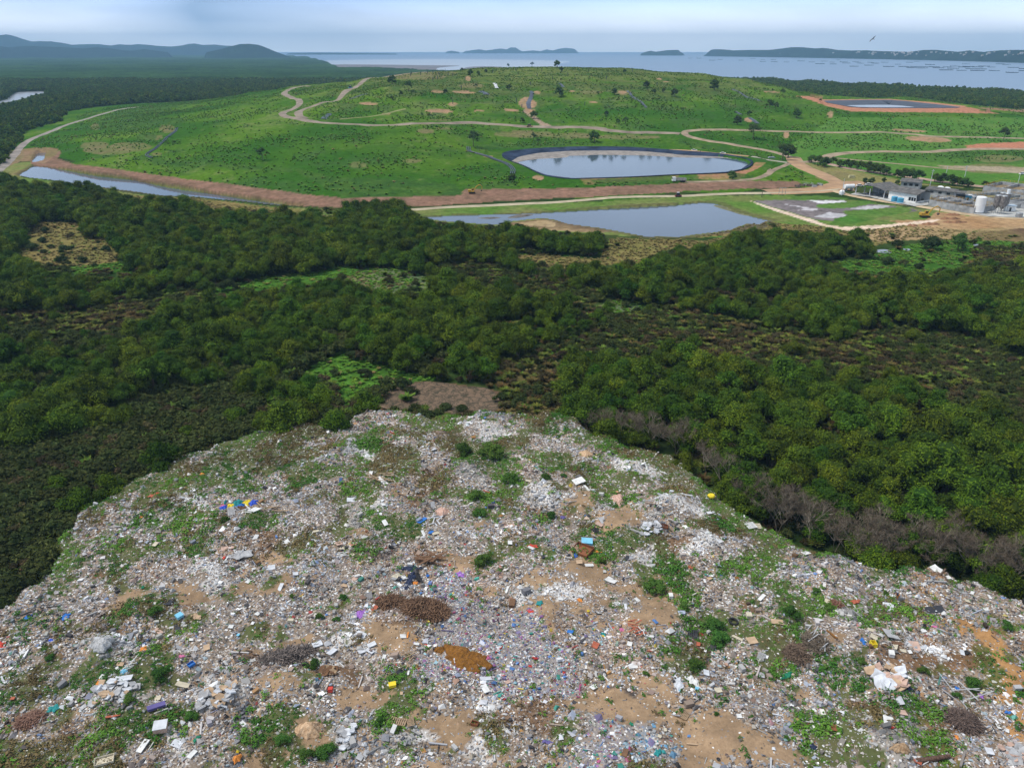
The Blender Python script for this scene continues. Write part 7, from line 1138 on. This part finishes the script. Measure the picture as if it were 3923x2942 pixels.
def gable(mb, L_, W_, h, r_, o=.6, m=0, t=.15, along=True):
    if along: v = [(-o, -o, h), (L_+o, -o, h), (L_+o, W_+o, h), (-o, W_+o, h), (-o, W_/2, h+r_), (L_+o, W_/2, h+r_)]
    else: v = [(-o, W_+o, h), (-o, -o, h), (L_+o, -o, h), (L_+o, W_+o, h), (L_/2, W_+o, h+r_), (L_/2, -o, h+r_)]
    if along: f = [(0, 1, 5, 4), (2, 3, 4, 5)]
    else: f = [(0, 1, 5, 4), (2, 3, 4, 5)]
    n = len(v); mb.add(v+[(x, y, z-t) for x, y, z in v], f+[tuple(n+i for i in reversed(q)) for q in f]+([(0, 4, n+4, n), (4, 3, n+3, n+4), (1, n+1, n+5, 5), (5, n+5, n+2, 2), (0, n, n+1, 1), (3, 2, n+2, n+3)]), m)
def shed():
    c, a, L_, W_ = frame3('D5', (470,392), (765,440), 17); e = empty('open_shed', c, a, 'open grey-roofed shed with posts beside the yard', 'shed'); r_ = MB(); gable(r_, L_, W_, 4.6, 2.3, 1.0, along=False); r_.build('roof', M_roofg, e)
    for x in (.2, L_/2, L_-.2):
        for y in (.2, W_/2, W_-.2): MB().box(x-.18, x+.18, y-.18, y+.18, 0, 4.4).build('post', M_conc2, e)
    MB().box(L_*.62, L_*.95, W_-1.2, W_-.9, 0, 4.3).build('back_wall', M_conc, e); MB().box(.4, L_*.45, W_-1, W_-.8, 0, 3).build('back_wall', M_conc, e)
    g = random.Random(2); q = Matrix.Rotation(a, 3, 'Z')
    for i in range(6):
        v = q @ Vector((g.uniform(.25, .75)*L_, g.uniform(.2, .7)*W_, 0)); o = MB().box(-1, 1, -.7, .7, 0, g.uniform(.8, 1.6), tx=.8, ty=.8).build('machine', M_yel if i < 2 else M_conc, None); o.location = (c[0]+v.x, c[1]+v.y, c[2]); o.rotation_euler[2] = g.uniform(0, 3); tag(o, ('first yellow machine stored under the open shed', 'second yellow machine under the open shed')[i] if i < 2 else 'grey machine part lying under the open shed', 'machine', None if i < 2 else 'grey parts under the shed')
shed()
def white_house():
    c, a, L_, W_ = frame3('D5', (808,442), (1090,489), 13); e = empty('white_building', c, a, 'long white plant building with dark grey roof and two blue tanks in front', 'building'); H = 4.9
    MB().box(0, L_*.72, 0, .25, 0, H).box(0, .25, .26, W_, 0, H).box(.26, L_, W_-.25, W_-.003, 0, H).box(L_*.72, L_, 0, .2, 0, 1.2).box(L_*.72, L_, 0, .2, 3.1, H-.3).box(L_-.25, L_-.003, .25, W_-.26, 0, 1.1).build('wall', M_whitew, e); MB().box(.3, L_*.98, W_*.35, W_*.37, 0, H-.4).build('inner_wall', M_conc, e)
    r_ = MB(); gable(r_, L_, W_, H, 2.0, .9); r_.build('roof', M_roofg, e)
    for i in range(4): MB().box(L_*.72+i*L_*.09, L_*.72+i*L_*.09+.18, .22, .42, 1.2, 3.1).build('pillar', M_whitew, e)
    w = MB().box(L_*.73, L_*.99, .5, .56, 1.25, 3.05).build('window', M_glass, e); MB().box(L_-.3, L_-.22, W_*.4, W_*.6, 0, 2.2).build('door', M_glass, e)
white_house()
def long_roof(a0, b0, dep, h, r_, label, hip=False, name='storage_shed', wallm=M_conc):
    c, a, L_, W_ = frame3('D5', a0, b0, dep); e = empty(name, c, a, label, 'shed'); MB().box(0, L_, 0, .3, 0, h).box(0, .3, .301, W_, 0, h).box(L_-.3, L_-.002, .301, W_, 0, h).box(.301, L_-.302, W_-.3, W_-.001, 0, h).build('wall', wallm, e); m = MB(); gable(m, L_, W_, h, r_, .7); m.build('roof', M_roofg, e); k = MB()
    for i in range(3): MB().box(L_*(.15+.3*i), L_*(.15+.3*i)+1.8, -.05, .03, h*.45, h*.8).build('window', M_glass, e)
    return e
long_roof((1195,395), (1480,428), 10, 3.4, 1.0, 'long low grey shed right of the white building')
long_roof((935,325), (1130,345), 12, 4.2, 1.2, 'pale roofed shed behind the white building')
long_roof((1482,462), (1580,470), 6, 5.0, .5, 'small tall grey block house beside the concrete basins', name='block_house')
def basin(a0, b0, dep, h, label, cells=3, water=None, rail=False):
    c, a, L_, W_ = frame3('D5', a0, b0, dep); e = empty('concrete_basin', c, a, label, 'basin'); m = MB(); t = .4
    m.box(0, L_, 0, t, 0, h).box(0, L_, W_-t, W_, 0, h).box(0, t, t, W_-t, 0, h).box(L_-t, L_, t, W_-t, 0, h)
    for i in range(1, cells): m.box(L_*i/cells, L_*i/cells+t, t, W_-t, 0, h-.004)
    m.build('wall', M_conc, e); MB().box(t, L_-t, t, W_-t, -.2, h*.55).build('sludge', water or mat('sludge', (.22, .17, .11), .7, .25, .3), e)
    if rail:
        q = MB(); pts = [(0, .2), (L_, .2), (L_, W_-.2), (0, W_-.2), (0, .2)]
        for (x0, y0), (x1, y1) in zip(pts[:-1], pts[1:]):
            n = max(2, int(math.hypot(x1-x0, y1-y0)/2.2))
            for z in (h+.55, h+1.1): q.tube((x0, y0, z), (x1, y1, z), .045, n=5)
            for i in range(n+1): x = x0+(x1-x0)*i/n; y = y0+(y1-y0)*i/n; q.tube((x, y, h), (x, y, h+1.1), .07, n=5)
        q.build('railing', M_yel, e)
    return e
basin((1225,505), (1690,594), 17, 3.0, 'long grey concrete basin in the front row of the plant', 4, rail=True)
basin((1250,455), (1475,490), 8, 2.2, 'small pale basin behind the front basin', 2, M_conc2)
basin((1640,445), (1990,520), 24, 3.2, 'wide concrete basin with yellow railing behind the silos', 2, mat('algae_basin', (.20, .19, .09), .8, .2, .2), True)
basin((1780,372), (2330,440), 26, 3.8, 'rearmost raised basin with yellow railing at the right edge', 3, rail=True)
basin((2030,520), (2330,560), 12, 3.6, 'dark grey basin at the right edge behind the round clarifier', 2)
M_pad = mat('pale_concrete_pad', (.46, .46, .44), .9, .2, .3)
def pad(f, label, z=.12):
    p = hit(f); zz = float(p[:, 2].max())+z; sheet('concrete_pad', p[:, :2], zz, M_pad, label, 'pad'); return zz
pad(P('D5', 1690,600, 1850,625, 2200,640, 2330,640, 2330,560, 2080,520, 1850,540, 1720,570), 'pale concrete apron under the silos')
pad(P('D5', 420,400, 620,425, 830,475, 1080,520, 1230,505, 1215,430, 960,400, 700,395, 470,380), 'grey concrete floor round the shed and white building')
def cyl_tank(crop, x, y, r_, h, m, label, name='tank', dome=.5, legs=0, parts=True):
    q = gp(crop, x, y); e = empty(name, (q[0], q[1], q[2]), 0, label, 'tank'); z0 = legs
    MB().tube((0, 0, z0), (0, 0, z0+h), r_, n=24).build('shell', m, e, True) if False else MB().tube((0, 0, z0), (0, 0, z0+h), r_, n=24).build('shell', m, e)
    if dome: MB().dome((0, 0, z0+h+.003), r_*.985, dome, n=24).build('top', m, e, True)
    if legs:
        for i in range(4): a = math.pi/4+i*math.pi/2; MB().tube((r_*.8*math.cos(a), r_*.8*math.sin(a), 0), (r_*.8*math.cos(a), r_*.8*math.sin(a), z0), .14, n=6).build('leg', M_steel, e)
    return e
t = cyl_tank('D5', 1738,590, 2.3, 7.4, M_tankw, 'tall white cylinder tank at the front of the plant', dome=.5, legs=.9)
MB().path([(2.2, -.4, 4), (2.7, -.8, 1.4), (5.2, -1.2, .6)], .12).build('pipe', M_steel, t)
for i, (x, y) in enumerate(((1905,592), (1965,600), (1950,565), (2000,572))):
    q = gp('D5', x, y); e = empty('silo', (q[0], q[1], q[2]), 0, ('front left grey silo on legs', 'front right grey silo on legs', 'rear left grey silo on legs', 'rear right grey silo on legs, with a small tank on top')[i], 'silo')
    MB().tube((0, 0, 4.6), (0, 0, 9.2), 1.5, n=20).build('shell', mat('silo_steel', (.22, .20, .19), .5, .3, .8, metal=.2), e); MB().tube((0, 0, 2.4), (0, 0, 4.597), .25, 1.5, n=20).build('cone', MATS['silo_steel'], e); MB().dome((0, 0, 9.203), 1.48, .5, n=20).build('top', M_steel, e, True)
    for k in range(4): a = math.pi/4+k*math.pi/2; MB().tube((1.35*math.cos(a), 1.35*math.sin(a), 0), (1.3*math.cos(a), 1.3*math.sin(a), 4.7), .11, n=6).build('leg', M_steel, e)
    if i == 3: MB().tube((0, 0, 9.6), (0, 0, 11.3), .8, n=14).build('header_tank', M_tankw, e)
cyl_tank('D5', 872,470, 1.6, 2.9, M_bluet, 'left blue water tank before the white building', dome=.25); cyl_tank('D5', 932,482, 1.75, 2.7, M_bluet, 'right, slightly wider blue water tank before the white building', dome=.25)
cyl_tank('D5', 2155,632, 1.6, 2.3, M_steel, 'small squat grey tank at the right end of the apron', dome=.4)
cyl_tank('D5', 1350,338, 1.9, 1.0, M_tankw, 'left of two low white domes behind the long shed', dome=1.0, name='domed_tank'); cyl_tank('D5', 1418,350, 1.9, 1.0, M_tankw, 'right of two low white domes behind the long shed', dome=1.0, name='domed_tank')
cyl_tank('D5', 335,390, 1.5, 1.6, M_tankw, 'small pale round tank at the left end of the plant fence', dome=.9, name='domed_tank')
def clarifier():
    q = gp('D5', 2125,520); e = empty('clarifier', tuple(q), 0, 'round open clarifier tank with dark water at the right edge', 'clarifier'); m = MB(); n = 32; R0, R1, h = 5.2, 4.8, 2.6; v = []
    for r_, z in ((R0, 0), (R0, h), (R1, h), (R1, 1.5)): v += [(r_*math.cos(2*math.pi*i/n), r_*math.sin(2*math.pi*i/n), z) for i in range(n)]
    m.add(v, [(k*n+i, k*n+(i+1) % n, (k+1)*n+(i+1) % n, (k+1)*n+i) for k in range(3) for i in range(n)]); m.build('wall', M_conc, e); MB().tube((0, 0, 1.2), (0, 0, 1.7), R1-.003, n=32).build('water', M_water, e); MB().box(-R1, R1, -.3, .3, h+.01, h+.12).build('bridge', M_steel, e)
clarifier()
def hor_tank():
    q = gp('D5', 405,352); e = empty('horizontal_tank', tuple(q), R(12), 'pale horizontal tank on saddles at the left of the shed', 'tank'); MB().tube((-3, 0, 2.4), (3, 0, 2.4), 1.35, n=20).build('shell', M_tankw, e); [MB().box(x-.25, x+.25, -1, 1, 0, 1.4).build('saddle', M_conc, e) for x in (-1.8, 1.8)]
hor_tank()
def hut(crop, x, y, l, w, h, m, label, rz=.2, rm=None):
    q = gp(crop, x, y); e = empty('hut', tuple(q), rz, label, 'hut'); MB().box(-l/2, l/2, -w/2, w/2, 0, h).build('wall', m, e); r_ = MB(); r_.box(-l/2-.3, l/2+.3, -w/2-.3, w/2+.3, h+.002, h+.2); r_.build('roof', rm or M_conc2, e); MB().box(-.45, .45, -w/2-.04, -w/2+.02, 0, 2).build('door', M_glass, e)
hut('D5', 2050,560, 5, 4, 2.8, M_whitew, 'small white hut between silos and clarifier', -.2, mat('pale_blue_roof', (.40, .50, .60), .7, .1, .5)); hut('D5', 1620,455, 3.5, 3, 3, M_bluet, 'small blue-grey pump hut by the block house', -.2); hut('D5', 1700,455, 5, 2.4, 2.2, M_whitew, 'low white cabinet row behind the front basin', -.25)
def pipes(nm, pts, r_, m, label, n=1, gap=.9, z=.3):
    p = hit(pts); p = smooth(p[:, :2], 5, closed=False); d = np.gradient(p, axis=0); d /= np.linalg.norm(d, axis=1)[:, None]; nn = np.c_[-d[:, 1], d[:, 0]]
    for k in range(n):
        q = p+nn*(k-(n-1)/2)*gap; zz = base_h(q[:, 0], q[:, 1])+z; mb = MB().path([Vector((x, y, w)) for (x, y), w in zip(q, zz)], r_, n=7); tag(mb.build(nm, m), label[k] if isinstance(label, (list, tuple)) else label, 'pipe')
M_pipe = mat('black_pipe', (.05, .06, .085), .4, .15, .5)
pipes('gas_pipe', P('A5', 842,195, 848,222, 900,238, 960,255, 1020,278, 1080,300, 1115,322, 1133,345, 1126,372), .36, M_pipe, ['left one of the three curving black pipes beside the lined pond', 'middle one of the three curving black pipes', 'right one of the three curving black pipes'], 3, 1.25)
pipes('gas_pipe', P('A4', 1155,70, 1140,95, 1085,135, 1045,175, 1010,208, 965,236, 957,250, 990,266), .36, M_pipe, ['left one of the paired black pipes on the lower left slope', 'right one of the paired black pipes on the lower left slope'], 2, 1.5)
for nm, pts, w, lab in (('A', P('A2', 1248,595, 1256,615, 1245,645, 1232,680, 1240,712), 4.5, 'dark grey drain running down through the orange earth patch'), ('B', P('A2', 925,596, 962,620), 7, 'short dark blue drain mat on the left of the slope'), ('C', P('A2', 1008,545, 1020,560, 1030,578), 4, 'pale drain chute high on the slope'), ('D', P('A2', 1435,545, 1448,556, 1462,572), 3.5, 'grey drain above the big round tree'), ('E', P('A2', 1880,595, 1905,625, 1940,650, 1975,675, 2005,705), 3, 'long dark drain on the right slope'), ('F', P('A1', 2108,778, 2125,760, 2145,745), 6, 'dark drain mat by the left bend of the road'), ('G', P('A2', 65,648, 120,632, 180,615), 3, 'faint grey drain below the climbing road'), ('H', P('A3', 345,575, 430,620, 520,650), 4, 'grey drain line crossing the right shoulder'), ('I', P('A3', 362,716, 405,738), 4, 'upper black drain beside the spreading tree'), ('J', P('A3', 458,757, 508,795), 5, 'lower black drain below the spreading tree'), ('K', P('A2', 150,-1, 151,0), 0, '')):
    if w: road('drain_channel', pts, w, M_pipe if lab[0] != 'p' else M_conc2, lab, .35)
# poles, vents and small things of the site
def pole(crop, x, y, hpx, label, cross=True, m=None):
    f = P(crop, x, y)[0]; q = hit(f)[0]; dist = q[1]*cp-(q[2]-CAMZ)*sp; h = hpx*CROPS[crop][2]/FOC*dist; e = empty('utility_pole', tuple(q), random.uniform(-.3, .3), label, 'pole'); MB().tube((0, 0, -.3), (0, 0, h), .2, .13, n=8).build('shaft', m or M_conc2, e)
    if cross: MB().box(-1.1, 1.1, -.08, .08, h-.7, h-.5).build('crossarm', m or M_conc2, e); MB().tube((0, .1, h-1.9), (0, .45, h-1.9), .25, n=8).build('transformer', M_steel, e)
pole('D5', 1243,305, 165, 'tall concrete pole with crossarm behind the white building'); pole('D5', 1600,212, 115, 'concrete pole on the green bank right of the tall one'); pole('D5', 1412,168, 66, 'short pole on the bank between the two larger ones', False); pole('D5', 2150,272, 85, 'thin pole near the right edge', False); pole('D5', 335,402, 168, 'thin pole at the left corner of the plant', False); pole('A6', 532,512, 36, 'dark post beside the track at the dry basin', False, M_bark)
for i, (x, y) in enumerate(((470,487), (530,492), (650,492), (575,480), (610,478), (710,497), (740,499), (610,528), (640,520), (1150,462), (1165,490), (1290,500), (1490,497), (1536,522), (1625,470), (1740,520), (1000,475), (795,580), (820,525), (1190,705), (1155,668), (1910,470), (1320,468), (465,500), (1390,520), (1245,555), (690,470), (740,680), (2070,560), (1600,690))):
    q = gp('A2', x, y); e = MB().tube((0, 0, -.2), (0, 0, 3.2), .32, n=6).tube((0, 0, 3.2), (0, 0, 3.5), .5, .4, n=6).build('vent_pipe', M_pipe, None); e.location = tuple(q); tag(e, 'thin dark gas vent post standing on the mound top', 'vent', 'gas vents on the mound')
def gate():
    a, b = gp('A6', 640,502), gp('A6', 682,500); e = empty('gate', tuple(a), math.atan2(b[1]-a[1], b[0]-a[0]), 'thin metal gate frame across the pale track', 'gate'); L_ = math.hypot(*(b-a)[:2]); m = MB(); [m.tube((x, 0, 0), (x, 0, 4.2), .1, n=6) for x in (0, L_/2, L_)]; m.build('posts', M_steel, e); MB().tube((0, 0, 4.2), (L_, 0, 4.2), .1, n=6).tube((0, 0, 2), (L_, 0, 2), .05, n=6).build('bars', M_steel, e)
gate()
for i, (x, y) in enumerate(((790,440), (815,432), (835,442), (855,435), (880,438), (905,436), (760,446), (870,446))):
    q = gp('A6', x, y); g = random.Random(i); o = MB().box(-1.6, 1.6, -.8, .8, 0, g.uniform(.5, 1.2), tx=.9, ty=.8).box(-2.2, 2.2, -.1, .1, 1.25, 1.4).build('scrap_heap', M_conc if i % 2 else M_bark); o.location = tuple(q); o.rotation_euler[2] = g.uniform(0, 3); tag(o, 'piece of grey scrap in the heap above the track', 'scrap', 'scrap beside the track')
q = gp('A6', 1108,388); o = MB().box(-2, 2, -1, 1, 0, 1.6, tx=.9).build('skip', mat('faded_yellow', (.5, .46, .25), .8, .15, 1)); o.location = tuple(q); tag(o, 'faded yellow container on dry grass above the plant', 'container', kind='thing')
q = gp('D6', 1440,240); o = MB().box(-2.5, 2.5, -1.2, 1.2, 0, .9, tx=.7).build('scrap_heap', M_steel); o.location = tuple(q); tag(o, 'dark grey scrap left of the two big junction trees', 'scrap', kind='thing')
# ------------------------------------------------------------------ vehicles and people of the site
M_cw = mat('white_paint', (.80, .80, .80), .35, .04, 1, spec=.5)
def wheel(e, x, y, r_, w): o = MB().tube((x, y-w/2, r_), (x, y+w/2, r_), r_, n=14).build('wheel', M_blk, e); return o
def excavator(crop, x, y, label, rz, s=1.0):
    q = gp(crop, x, y); e = empty('excavator', tuple(q), rz, label, 'excavator', None, s)
    for k in (-1, 1): MB().box(-2.1, 2.1, k*1.25-.3, k*1.25+.3, .15, .95, tx=.88).build('track', M_blk, e)
    MB().box(-1, 1, -.9, .9, .5, 1.1).build('undercarriage', M_blk, e); MB().box(-2.6, 1.5, -1.35, 1.35, 1.12, 1.5).box(-2.7, -.6, -1.3, 1.3, 1.503, 2.5, tx=.9, ty=.95).build('body', M_yel, e)
    c = MB().box(-.1, 1.5, .35, 1.3, 1.505, 3.1, tx=.9, ty=.9).build('cab', M_yel, e); MB().box(.1, 1.56, .3, 1.34, 2.1, 2.9, tx=.95).build('cab_window', M_glass, e)
    MB().path([(1.1, -.3, 1.7), (2.6, -.3, 4.2), (4.4, -.3, 5.4), (5.2, -.3, 5.5)], .27, n=6).build('boom', M_yel, e); MB().path([(5.0, -.3, 5.7), (6.6, -.3, 4.6), (6.5, -.3, 2.3)], .22, n=6).build('stick', M_yel, e); MB().add([(6.1, -.8, 2.3), (6.1, .2, 2.3), (6.9, .2, 1.9), (6.9, -.8, 1.9), (6.0, -.8, 1.2), (6.0, .2, 1.2), (5.6, .2, 1.8), (5.6, -.8, 1.8)], [(0, 1, 2, 3), (3, 2, 5, 4), (4, 5, 6, 7), (7, 6, 1, 0), (0, 3, 4, 7), (1, 6, 5, 2)]).build('bucket', M_bark, e)
excavator('D7', 400,522, 'yellow excavator working on the brown embankment', .12, .85); excavator('D5', 1190,628, 'yellow excavator digging beside the dry basin', .02, 1.0)
def truck():
    q = gp('D6', 318,532); e = empty('dump_truck', tuple(q), R(183), 'white dump truck on top of the brown embankment', 'truck'); c = MB().box(2.2, 4.2, -1.2, 1.2, .8, 3.0, tx=.92, ty=.96).build('cab', M_cw, e); MB().box(3.3, 4.17, -1.1, 1.1, 1.9, 2.7).build('windscreen', M_glass, e); MB().box(-4, 2.1, -.6, .6, .75, 1.1).build('chassis', M_blk, e)
    MB().box(-4.2, 1.9, -1.25, 1.25, 1.15, 1.35).box(-4.2, 1.9, -1.25, -1.12, 1.353, 2.5).box(-4.2, 1.9, 1.12, 1.25, 1.353, 2.5).box(1.75, 1.9, -1.115, 1.115, 1.353, 2.8).build('tipper_body', mat('grey_tipper', (.42, .40, .37), .7, .15, 1), e)
    for x in (3.1, -1.6, -2.9):
        for y in (-1, 1): wheel(e, x, y, .52, .35)
truck()
def car(crop, x, y, m, label, rz, l=4.4, h=1.5, roofm=None, name='car', cat_='car'):
    q = gp(crop, x, y); e = empty(name, (q[0], q[1], q[2]+.1), rz, label, cat_); k = l/4.4; b = MB().box(-2.2*k, 2.2*k, -.88, .88, .32, .92, tx=.97, ty=.94).build('body', m, e); MB().box(-1.5*k, 1.0*k, -.8, .8, .923, h-.06, tx=.72, ty=.82).build('window', M_glass, e); MB().box(-1.15*k, .65*k, -.68, .68, h-.06, h).build('roof', roofm or m, e)
    for a in (-1.35*k, 1.35*k):
        for c in (-.8, .8): wheel(e, a, c, .34, .22)
    for c in (-.6, .6): MB().box(2.14*k, 2.2*k, c-.18, c+.18, .6, .75).build('headlight', M_tankw, e)
car('D6', 503,158, M_cw, 'left of the two white cars parked behind the lined pond', .02); car('D6', 850,193, M_cw, 'right of the two white cars parked behind the lined pond', -.05); car('A6', 2203,368, M_cw, 'white car at the far right edge behind the green bank', .1); car('A2', 73,577, mat('blue_cab', (.10, .28, .42), .5, .1, 1), 'small blue truck on the climbing road', 1.0, 6.0, 2.8, M_tankw, 'truck', 'truck')
car('D6', 310,712, mat('dark_red_paint', (.16, .03, .03), .5, .1, 1), 'dark red tractor with white roof on the pale track', .1, 3.6, 2.5, M_cw, 'tractor', 'tractor'); car('A5', 1240,64, mat('orange_machine', (.40, .20, .05), .6, .15, 1), 'rusty orange loader parked on the mid-slope road', .1, 5.5, 2.4, None, 'loader', 'loader')
for i, (x, y) in enumerate(((400,330), (490,318), (520,322), (545,325))): car('D5', x+120, y-18, (M_cw, M_cw, M_steel, M_cw)[i], ('first pale car parked behind the shed, next to the horizontal tank', 'second white car behind the shed', 'grey car between white ones behind the shed', 'last white car behind the shed')[i], .3*i)
STAND = ([(0, 0, .92), (0, 0, 1.15), (0, 0, 1.38), (0, 0, 1.50), (0, 0, 1.63), (0, .19, 1.36), (.03, .24, 1.08), (.1, .22, .84), (0, -.19, 1.36), (.0, -.25, 1.08), (.05, -.24, .82), (0, .1, .86), (.02, .11, .48), (0, .12, .08), (.12, .12, .04), (0, -.1, .86), (.0, -.12, .48), (0, -.12, .08), (.12, -.13, .04)], [(0, 1), (1, 2), (2, 3), (3, 4), (2, 5), (5, 6), (6, 7), (2, 8), (8, 9), (9, 10), (0, 11), (11, 12), (12, 13), (13, 14), (0, 15), (15, 16), (16, 17), (17, 18)], [.15, .14, .15, .06, .10, .07, .05, .04, .07, .05, .04, .10, .07, .05, .04, .10, .07, .05, .04])
for x, y, c, lab in ((577,178,'dark','person in dark clothes standing right of the left white car'), (690,192,'navy','person in dark clothes between the two white cars'), (832,194,'black','person in black standing at the right white car')):
    q = gp('D6', x, y); skin_person('person', *STAND, [cm(c)], tuple(q), random.uniform(0, 6), lab)
# brown spoil beside the digging, marsh puddles
for i, (x, y, sx, sy, lab) in enumerate(((1060,716,110,14,'left brown spoil ridge in the flooded digging'), (1250,700,200,26,'middle brown spoil ridge in the flooded digging'), (1500,680,260,30,'right brown spoil ridge in the flooded digging'), (1450,645,220,26,'brown spoil heap below the boom of the excavator'), (1480,606,160,20,'sandy spoil heap right of the excavator'))):
    a, b = gp('D5', x-sx/2, y), gp('D5', x+sx/2, y); L_ = math.hypot(*(b-a)[:2]); mb = MB(); n = 18; v = []; f = []
    for j in range(n+1):
        t = j/n; w = 1.6*math.sin(math.pi*min(max(t, .04), .96))**.5; hh = 1.0*math.sin(math.pi*t)**.5*(1+.5*float(fbm(np.array([t*9.+i*7]), np.array([0.]), 1, 2)[0]))
        v += [(t*L_, -w, -.1), (t*L_, -w*.4, hh*.8), (t*L_, 0, hh), (t*L_, w*.5, hh*.7), (t*L_, w, -.1)]
    for j in range(n):
        for k in range(4): f.append((j*5+k, (j+1)*5+k, (j+1)*5+k+1, j*5+k+1))
    o = mb.add(v, f).build('spoil_heap', mat('brown_spoil', (.25, .13, .07), .95, .25, .6), None); o.location = (a[0], a[1], a[2]+.02); o.rotation_euler[2] = math.atan2(b[1]-a[1], b[0]-a[0]); tag(o, lab, 'spoil heap', kind='thing')
M_pud = water_mat('puddle_water', (.20, .22, .26), .12)
sheet('puddle_water', smooth(ground(P('B3', 1245,272, 1290,264, 1340,266, 1362,278, 1355,290, 1310,288, 1265,282), 1.0), 2), 1.22, M_pud, 'bright marsh puddle right of the central trees')
sheet('puddle_water', smooth(ground(P('B3', 1430,262, 1460,258, 1495,266, 1465,272), 1.0), 2), 1.22, M_pud, 'tiny marsh puddle right of the bright one')
sheet('puddle_water', smooth(ground(P('B3', 1885,232, 1920,230, 1930,238, 1900,250), 1.0), 2), 1.22, M_pud, 'small puddle among bushes at the upper right')
# ------------------------------------------------------------------ haze
def haze():
    mb = MB().box(-26500, 26500, -600, 24600, -6, 470); o = mb.build('haze', [bpy.data.materials.new('haze')]); m = o.data.materials[0]; m.use_nodes = True; nt = m.node_tree; nt.nodes.clear()
    out = nt.nodes.new('ShaderNodeOutputMaterial'); v = nt.nodes.new('ShaderNodeVolumePrincipled'); v.inputs['Color'].default_value = (.38, .68, 1, 1); v.inputs['Density'].default_value = HAZE; v.inputs['Anisotropy'].default_value = 0
    nt.links.new(v.outputs[0], out.inputs['Volume']); tag(o, 'pale blue haze over the bay and far woods', 'haze', kind='stuff')
haze()

for o in SC.objects:
    if o.parent is None and o.get('category') and not o.get('kind'): o['kind'] = 'thing'
